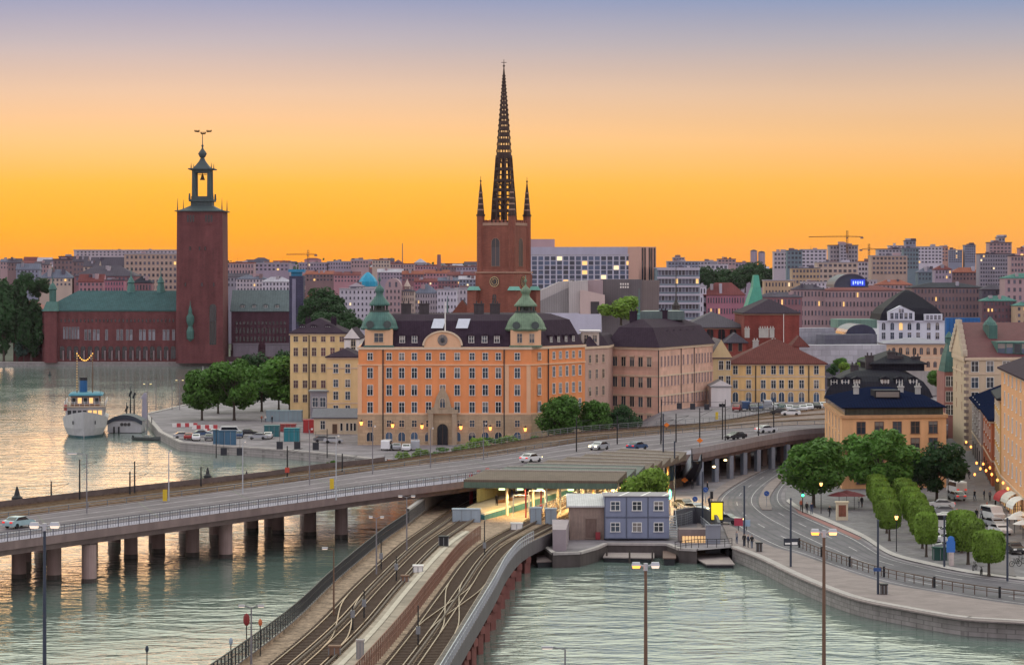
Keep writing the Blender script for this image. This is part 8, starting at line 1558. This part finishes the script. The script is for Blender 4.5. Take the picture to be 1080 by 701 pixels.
# street lanterns hanging down the shopping street
for i,(px,y_,d) in enumerate(((1019,466,470),(1024,471,455),(1030,488,440),(1034,494,430),(1040,496,420),(1046,500,412),(1052,506,402),(1058,509,392),(1063,515,382),(1028,500,436),(1044,493,425),(1037,489,445))):
    z_ = Z(y_,d); x_ = X(px,d); lb = ('farthest lit lantern high in the shopping street','second far lantern high in the shopping street','lit shop lantern left of the brick red house','lit shop lantern below the brick red house','lit lantern in front of the ochre street house door','lit lantern right of the ochre street house door','lit lantern above the far awning','lit lantern over the red awning','nearest lit lantern over the white awnings','low lit lantern on the left of the shop fronts','upper lit lantern between brick red and ochre houses','upper lit lantern at the left of the brick red house')[i]
    t = thing('shop_lantern', lb, 'lantern', (x_,d,z_), 'lit lanterns of the shopping street'); mb = MB(); mb.ball((x_,d,z_),.2,.2,.26,8,6); mb.build('globe', glow('shop_lantern_light',(1,.36,.08),2.6), t); mb = MB(); mb.beam((x_,d,z_+.3),(x_+1.6,d+.2,z_+.7),.05,.05); mb.build('bracket', IRON, t)
# awnings and umbrellas
def awning(px0, px1, y0, d, m, lb):
    x0, x1 = X(px0,d), X(px1,d); z_ = Z(y0,d); t = thing('awning', lb, 'awning', (x0,d,z_), 'shop awnings'); n = 5; mb = MB()
    for k in range(n): f0, f1 = k/n, (k+1)/n; g_ = lambda f_: (x1-(x1-x0)*math.sin(f_*math.pi/2), z_+1.5*math.cos(f_*math.pi/2)); a, b_ = g_(f0), g_(f1); mb.face([(a[0],d,a[1]),(b_[0],d,b_[1]),(b_[0],d+5,b_[1]),(a[0],d+5,a[1])])
    mb.build('fabric', m, t); mb = MB(); mb.beam((x0,d,z_),(x1,d,z_),.05,.05); mb.beam((x0,d+5,z_),(x1,d+5,z_),.05,.05); mb.build('awning_frame', IRON, t)
awning(1054,1066,529,384,mat('red_awning',(.42,.045,.05),.8,.1,1),'bright red shop awning, leftmost over the pavement'); awning(1062,1074,531,372,mat('cream_awning',(.62,.58,.52),.8,.1,1),'cream round awning right of the red one'); awning(1068,1082,537,360,mat('white_awning',(.7,.68,.66),.8,.1,1),'white awning at the right edge above the cafe umbrellas')
def parasol(px, py, z, m, lb, w_=1.5, h_=2.4, group='cafe umbrellas'):
    p = P(px,py,z); t = thing('parasol', lb, 'umbrella', p, group); mb = MB(); mb.cyl(p.x,p.y,z,z+h_,.04,.04,6); mb.build('pole', IRON, t); mb = MB(); mb.lathe([(w_,z+h_-.35),(w_*.5,z+h_),(.05,z+h_+.25)],8,p.x,p.y); mb.build('canopy', m, t)
for px, py, lb in ((1070,562,'pale cafe umbrella nearest the parked cars'),(1076,558,'pale cafe umbrella behind the nearest one'),(1079,568,'pale cafe umbrella cut by the right edge')): parasol(px,py,1.95,MATS['white_awning'],lb)
for px, py, lb in ((885,537,'dark red cafe umbrella left of the wall at the apricot house'),(893,535,'dark red cafe umbrella in the middle under the trees'),(901,537,'dark red cafe umbrella right under the trees')): parasol(px,py,1.95,mat('dark_red_canopy',(.13,.025,.03),.8),lb,1.9,2.5)
mb = MB(); p = P(882,500,1.95); mb.face([(p.x-.2,p.y,8.0),(p.x+1.3,p.y-.1,7.4),(p.x+1.2,p.y-.1,8.6),(p.x+.2,p.y,9.2)]); t_ = mb; mb.cyl(p.x+.6,p.y+.2,6.6,9.2,.05,.05,6); tag(mb.build('red_flag', mat('flag_red',(.6,.05,.04),.7), None, (p.x,p.y,8)), 'bright red banner hanging at the left corner of the apricot house', 'flag')
# poster kiosk, lit advertisement, red sign, traffic lights, sign post
p = P(888,548,1.95); t = thing('poster_kiosk','pale poster kiosk with a brown picture on the square','kiosk',p); mb = MB(); mb.box(p.x-.85,p.x+.85,p.y-.4,p.y+.4,1.93,4.5); mb.box(p.x-1.0,p.x+1.0,p.y-.5,p.y+.5,4.5,4.7); mb.build('body', CREAM, t); mb = MB(); mb.box(p.x-.55,p.x+.55,p.y-.44,p.y-.41,2.5,4.2); mb.build('poster', mat('brown_poster',(.22,.08,.05),.6,.5,1.5), t)
p = P(756,559,1.95); t = thing('lit_advertisement','glowing yellow advertisement panel at the street corner','advertisement',p); mb = MB(); mb.box(p.x-.95,p.x+.95,p.y-.2,p.y+.2,3.3,6.1); mb.build('frame', IRON, t); mb = MB(); mb.box(p.x-.8,p.x+.8,p.y-.23,p.y-.21,3.5,5.9); mb.build('lit_panel', glow('yellow_panel',(.95,.74,.02),.6), t); mb = MB(); mb.box(p.x-.2,p.x+.2,p.y-.05,p.y+.05,1.9,3.3); mb.build('foot', IRON, t)
p = P(781,559,1.95); t = thing('red_sign_board','red and pale blue sign board on the promenade','sign',p); mb = MB(); mb.box(p.x-.9,p.x+.35,p.y-.08,p.y,2.6,3.7); mb.build('board', mat('sign_crimson',(.42,.05,.09),.5), t); mb = MB(); mb.box(p.x+.4,p.x+1.4,p.y+.3,p.y+.4,2.5,3.4); mb.build('blue_board', mat('sign_pale_blue',(.30,.42,.55),.5), t); mb = MB(); mb.cyl(p.x-.3,p.y+.05,1.9,2.6,.05,.05,6); mb.cyl(p.x+.9,p.y+.45,1.9,2.5,.05,.05,6); mb.build('leg', IRON, t)
for px, y_, yb, c, lb in ((846.5,520.5,540,(.05,1,.35),'traffic light showing green at the left edge of the square'),(706.5,519.5,543,(.15,1,.5),'tall green lit signal post right of the site office')):
    p = P(px,yb,1.95); z_ = Z(y_,p.y); t = thing('traffic_light',lb,'traffic light',p); mb = MB(); mb.cyl(p.x,p.y,1.9,z_+.6,.07,.06,8); mb.build('pole', IRON, t); mb = MB(); mb.box(p.x-.2,p.x+.2,p.y-.25,p.y-.03,z_-.45,z_+.6); mb.build('housing', IRON, t); mb = MB(); mb.ball((p.x,p.y-.27,z_-.2),.2,.08,.2 if px > 800 else .75,8,6); mb.build('green_lamp', glow('green_signal_%d' % px, c, 5), t)
p = P(750.5,541,1.95); t = thing('traffic_light','dark unlit traffic light beside the blue road sign','traffic light',p); mb = MB(); mb.cyl(p.x,p.y,1.9,5.2,.07,.06,8); mb.build('pole', IRON, t); mb = MB(); mb.box(p.x-.22,p.x+.22,p.y-.25,p.y-.03,4.2,5.3); mb.build('housing', IRON, t)
for px, yb, y_, lb in ((808.5,534,520,'blue arrow sign on the traffic island in the bend'),(733,538,526,'round blue road sign by the queueing cars'),(744,536,516,'blue rectangular road sign by the ramp columns')):
    p = P(px,yb,1.95); z_ = Z(y_,p.y); t = thing('road_sign',lb,'road sign',p); mb = MB(); mb.cyl(p.x,p.y,1.9,z_+.4,.05,.05,6); mb.build('pole', STEEL, t); mb = MB(); mb.cyl(0,0,0,.06,.42,.42,14); mb.v = [(p.x+a, p.y-.08-c, z_+b_) for a, b_, c in mb.v]; mb.build('plate', mat('road_sign_blue',(.03,.09,.33),.4), t); mb = MB(); mb.beam((p.x-.18,p.y-.16,z_+.15),(p.x+.18,p.y-.16,z_-.18),.1,.02); mb.build('arrow', WHITE, t)
p = P(1003,596,1.95); t = thing('blue_banner_post','tall blue and white banner stand beside the nearest clipped tree','banner',p); mb = MB(); mb.box(p.x-.55,p.x+.5,p.y-.1,p.y+.1,3.6,5.0); mb.ball((p.x,p.y,5.2),.45,.12,.45,10,6); mb.build('banner', mat('banner_blue',(.05,.18,.55),.5), t); mb = MB(); mb.box(p.x-.25,p.x+.35,p.y-.12,p.y-.101,2.0,3.6); mb.box(p.x-.25,p.x+.35,p.y-.1,p.y+.1,1.93,3.6); mb.build('figure_panel', mat('banner_pale',(.50,.42,.40),.6,.4,2), t)
box_thing('recycling_bin','dark green recycling container left of the blue banner stand','container',991,590,1.95,1.7,1.3,1.5,mat('bin_green',(.02,.07,.055),.6)); box_thing('cargo_bike','dark parked cargo bike at the right street edge','bicycle',1074,597,1.95,1.6,.6,.8,IRON) if False else None
# bicycle at the right
def bicycle(px, py, lb, rz):
    p = P(px,py,1.95); t = thing('bicycle', lb, 'bicycle', p, 'bicycles on the square', rz)
    for x_ in (-.52,.52):
        mb = MB(); n = 16
        for k in range(n): a, b_ = 2*math.pi*k/n, 2*math.pi*(k+1)/n; mb.beam((x_+.34*math.cos(a),0,.35+.34*math.sin(a)),(x_+.34*math.cos(b_),0,.35+.34*math.sin(b_)),.05,.05)
        for k in range(4): a = math.pi*k/4; mb.beam((x_+.33*math.cos(a),0,.35+.33*math.sin(a)),(x_-.33*math.cos(a),0,.35-.33*math.sin(a)),.012,.012)
        mb.build('wheel', TYRE, t, world=False)
    mb = MB(); mb.tube([(-.52,0,.35),(-.12,0,.33),(.36,0,.82),(-.2,0,.85),(-.52,0,.35)],.025); mb.tube([(-.2,0,.95),(-.12,0,.33)],.025); mb.tube([(.52,0,.35),(.36,0,.82),(.32,0,1.0)],.025); mb.build('frame', IRON, t, world=False)
    mb = MB(); mb.tube([(.25,-.28,1.02),(.32,0,1.0),(.25,.28,1.02)],.02); mb.build('handlebar', IRON, t, world=False); mb = MB(); mb.frustum([(-.34,-.08),(-.06,-.03),(-.06,.03),(-.34,.08)],.94,[(-.34,-.07),(-.06,-.02),(-.06,.02),(-.34,.07)],1.0); mb.build('saddle', IRON, t, world=False)
bicycle(1071,597,'dark bicycle parked nearest the right street edge',R(20)); bicycle(1076,594,'dark bicycle leaning behind the nearest one at the right edge',R(35)); bicycle(1035,606,'bicycle by the trunk of the nearest clipped tree',R(70)); bicycle(1028,601,'bicycle in front of the full clipped tree',R(60))
# promenade fence and quay guard rails
A = resample([P(*q,1.81) for q in ((843,577),(870,588),(925,606),(975,617),(1025,626),(1080,633),(1200,645))], 60)
t = thing('promenade_fence','long rusty post and rail fence curving between road and promenade','fence',A[0]); railing('railing', t, A, 1.05, 1.9, mat('brown_rail',(.11,.07,.055),.7,.2,1), 2, .06)
for k in range(0,60,9): p = A[k]; mb = MB(); mb.obox(p.x,p.y,1.8,3.1,.25,.25); mb.build('post', IRON, t)
A = resample([P(*q,1.8) for q in ((712,580),(735,577),(757,577),(772,576))], 12); t = thing('dock_fence','dark steel guard rail above the water steps by the site office','fence',A[0]); railing('railing', t, A, 1.1, 1.2, IRON, 3, .05)
A = [P(*q,1.8) for q in ((700,560),(722,556),(730,553))]; t = thing('site_fence','mesh site fence between the blue office and the street','fence',A[0]); railing('railing', t, A, 2.0, 1.2, GREY, 5, .04, 4)
A = [P(*q,1.95) for q in ((713,535),(735,548),(752,563))]; t = thing('street_railing','grey street railing beside the queueing cars','fence',A[0]); railing('railing', t, A, 1.0, 1.6, STEEL, 2, .05, 3)
# stairs up to the bridge with two orange boards
s0a, s0b, s1a, s1b = P(716,507,2.0), P(731,507,2.0), P(729,486,7.2), P(739,486,7.2)
t = thing('staircase','covered dark stair ramp with pale side walls climbing to the road bridge','staircase',s0a); mb = MB(); n = 26
for k in range(n):
    f0, f1 = k/n, (k+1)/n; a, b_, c, d = s0a.lerp(s1a,f0), s0b.lerp(s1b,f0), s0b.lerp(s1b,f1), s0a.lerp(s1a,f1); z_ = a.z+.2; mb.face([(a.x,a.y,z_),(b_.x,b_.y,z_),(c.x,c.y,z_),(d.x,d.y,z_)]); mb.face([(a.x,a.y,z_-.25),(b_.x,b_.y,z_-.25),(b_.x,b_.y,z_),(a.x,a.y,z_)])
mb.build('steps', mat('stair_grey',(.09,.09,.11),.8), t)
for a, b_ in ((s0a,s1a),(s0b,s1b)): mb = MB(); mb.face([a-up*.5,b_-up*1.0,b_+up*1.2,a+up*1.1]); mb.face([a-up*.5+Vector((.25,0,0)),b_-up*1.0+Vector((.25,0,0)),b_+up*1.2+Vector((.25,0,0)),a+up*1.1+Vector((.25,0,0))]); mb.face([a+up*1.1,b_+up*1.2,b_+up*1.2+Vector((.25,0,0)),a+up*1.1+Vector((.25,0,0))]); mb.build('side_wall', mat('pale_blue_wall',(.34,.37,.42),.7,.1,.5), t)
for px, py, z, lb in ((727,500,3.4,'orange arrow board, upper one at the stairs to the bridge'),(722,512,2.2,'orange arrow board, lower one at the foot of the stairs'),(738,470,7.6,'small orange board at the top of the stairs on the bridge'),(703,453,7.3,'orange marker before the rose palace corner')):
    p = P(px,py,z); mb = MB(); mb.cyl(0,0,0,.1,.6,.6,4); mb.v = [(p.x+a*1.0, p.y-c-.2, z+1.0+b_*.8) for a, b_, c in mb.v]; o = thing('warning_board', lb, 'road sign', p, 'orange warning boards'); mb.build('plate', mat('warning_orange',(.75,.19,.02),.6,.1,1), o); mb = MB(); mb.cyl(p.x,p.y-.1,z-.2,z+1.0,.05,.05,6); mb.build('post', IRON, o)
t = thing('ticket_hall','small blue glazed station entrance right of the bright station tree','building',P(693,506,2)); mb = MB(); p = P(693,512,2); mb.box(p.x-2.2,p.x+3.2,p.y,p.y+5,1.9,6.2); mb.build('wall', mat('ticket_blue',(.07,.15,.22),.4,.2,.6), t); mb = MB(); mb.box(p.x-2.7,p.x+3.6,p.y-.6,p.y+5.5,6.2,6.55); mb.build('roof', IRON, t); mb = MB(); mb.box(p.x-2.4,p.x+1.0,p.y-.75,p.y-.62,5.5,6.1); mb.build('lit_sign', glow('warm_sign',(1,.62,.2),2.5), t)
# lamps glowing under the road bridge ramp and street
for px, py, lb in ((765,485,'warm lamp under the ramp left'),(753,492,'warm lamp under the ramp, nearest column')):
    p = P(px,py,5.2); mb = MB(); mb.ball(p,.3,.3,.18,8,5); tag(mb.build('ceiling_lamp', glow('ramp_lamp',(1,.66,.3),5), None, p), lb, 'lamp')
# containers and clutter on the palace quay
TEALC = mat('container_teal',(.03,.14,.16),.5,.15,.6,pattern=('seamx',2.5,.25)); REDC = mat('container_red',(.42,.035,.04),.5,.15,.6,pattern=('seamx',2.5,.25))
box_thing('container','bright red container beside the low white shed','container',326,456,1.8,2.6,2.4,2.9,REDC); box_thing('container','teal green container, left of two on the quay','container',287,460,1.8,3.4,2.4,2.4,TEALC); box_thing('container','bright turquoise container with dark openings at the quay edge','container',308,465,1.8,3.4,2.4,2.8,mat('container_cyan',(.02,.18,.22),.5,.15,.6)); box_thing('container','rusty red skip between the two teal containers','container',304,455,1.8,3.6,2.0,1.7,mat('skip_red',(.28,.06,.06),.7,.2,1)); box_thing('site_cabin','long pale blue cabin below the yellow house','cabin',300,444,1.8,9,3,2.6,mat('cabin_blue',(.22,.29,.33),.6,.1,.5))
box_thing('hoarding','blue solid hoarding panel standing on the quay edge','hoarding',237,469,1.8,5.0,.3,3.0,mat('hoarding_blue',(.045,.115,.19),.6,.15,.6),None)
for px, py, w_, lb in ((216,452,6,'red and white low barrier left on the quay square'),(226,456,5,'red and white low barrier second on the quay square'),(195,450,6,'red and white low barrier near the sculpture')):
    p = P(px,py,1.8); t = thing('barrier',lb,'barrier',p,'red and white barriers on the quay',.25); n = 6
    for k in range(n): mb = MB(); mb.box(-w_/2+w_*k/n,-w_/2+w_*(k+1)/n,-.2,.2,0,.9); mb.build('block', mat('barrier_red',(.45,.06,.07),.6) if k%2 else WHITE, t, world=False)
t = thing('orange_fence','orange plastic construction fence by the railway','fence',P(424,491,4)); mb = MB(); p = P(424,491,4); mb.box(p.x-2.6,p.x+2.4,p.y,p.y+.12,3.6,5.1); mb.box(p.x+2.4,p.x+4.2,p.y-1,p.y-.88,3.6,4.7); mb.build('mesh_panel', mat('orange_mesh',(.60,.15,.04),.7,.3,1.5), t); mb = MB(); mb.box(p.x-2.7,p.x-2.6,p.y,p.y+.12,2,5.3); mb.build('post', IRON, t)
for k,(px,py,zz_,lb) in enumerate(((174,528,6.7,'tiny yellow plate on the bridge railing before the brown parapet'),(350,516,7,'yellow plate on the lamp post left of the small shrubs'),(756,442,7,'yellow signal plate before the white annex'))):
    p = P(px,py,zz_); mb = MB(); mb.box(p.x-.3,p.x+.3,p.y-.1,p.y,zz_,zz_+1.6); tag(mb.build('yellow_plate', mat('plate_yellow',(.6,.42,.03),.5), None, p), lb, 'sign')
# red signal at the lower left and small signals between the rails
for px, y_, yb, m, lb in ((260,653,694,mat('signal_red',(.22,.03,.03),.5),'railway signal with a dark red oval head at the lower left'),(274.5,656,690,mat('signal_orange',(.5,.13,.05),.5),'small orange signal beside the red oval one'),(155,684,705,POLEB,'thin dark mast rising from the water at the bottom left'),(243.5,676,700,PALEB,'small pale sign at the lower left railway corner')):
    p = P(px,yb,4.3 if px > 200 else .0); z_ = Z(y_,p.y); t = thing('railway_signal',lb,'signal',p,'small railway signals'); mb = MB(); mb.cyl(p.x,p.y,p.z-.2,z_,.05,.05,6); mb.build('pole', IRON, t); s_ = .3 if px == 260 else .18; mb = MB(); mb.ball((p.x,p.y,z_),s_,.16,s_*1.9,10,6); mb.build('signal_head', m, t)
for px, yt, yb, lb in ((463,0,0,''),):
    pass
for px, yt, yb, lb in ((441,638,682,'dark catenary mast between the right metro tracks'),(511,549,588,'dark mast in the middle of the station approach'),(418,586,612,'short dark mast beside the pale walkway'),(402,568,600,'thin mast beside the left metro track'),(384,622,652,'low dark mast on the left tracks by the crossover'),(372,638,664,'short mast nearest the left crossover')):
    p = P(px,yb,4.2 if yb > 595 else 3.6); t = thing('track_mast',lb,'mast',p,'short masts on the metro bridge'); mb = MB(); mb.cyl(p.x,p.y,p.z,Z(yt,p.y),.08,.06,8); mb.build('pole', IRON, t); mb = MB(); mb.obox(p.x,p.y-.1,p.z+1.2,p.z+1.9,.4,.25); mb.build('control_box', GREY, t)
# ================================================================== EVENING HAZE
mb = MB(); mb.box(-4100,4100,-420,6900,-4,118); hz = mb.build('haze', [], None); tag(hz, 'thin violet evening haze over the whole city', 'haze', None, 'stuff')
hm = bpy.data.materials.new('haze'); hm.use_nodes = True; N = hm.node_tree.nodes; N.remove(N['Principled BSDF']); pv = N.new('ShaderNodeVolumePrincipled')
pv.inputs['Color'].default_value = (.80,.62,.78,1); pv.inputs['Density'].default_value = HAZE; hm.node_tree.links.new(pv.outputs[0], N['Material Output'].inputs['Volume']); hz.data.materials.clear(); hz.data.materials.append(hm)
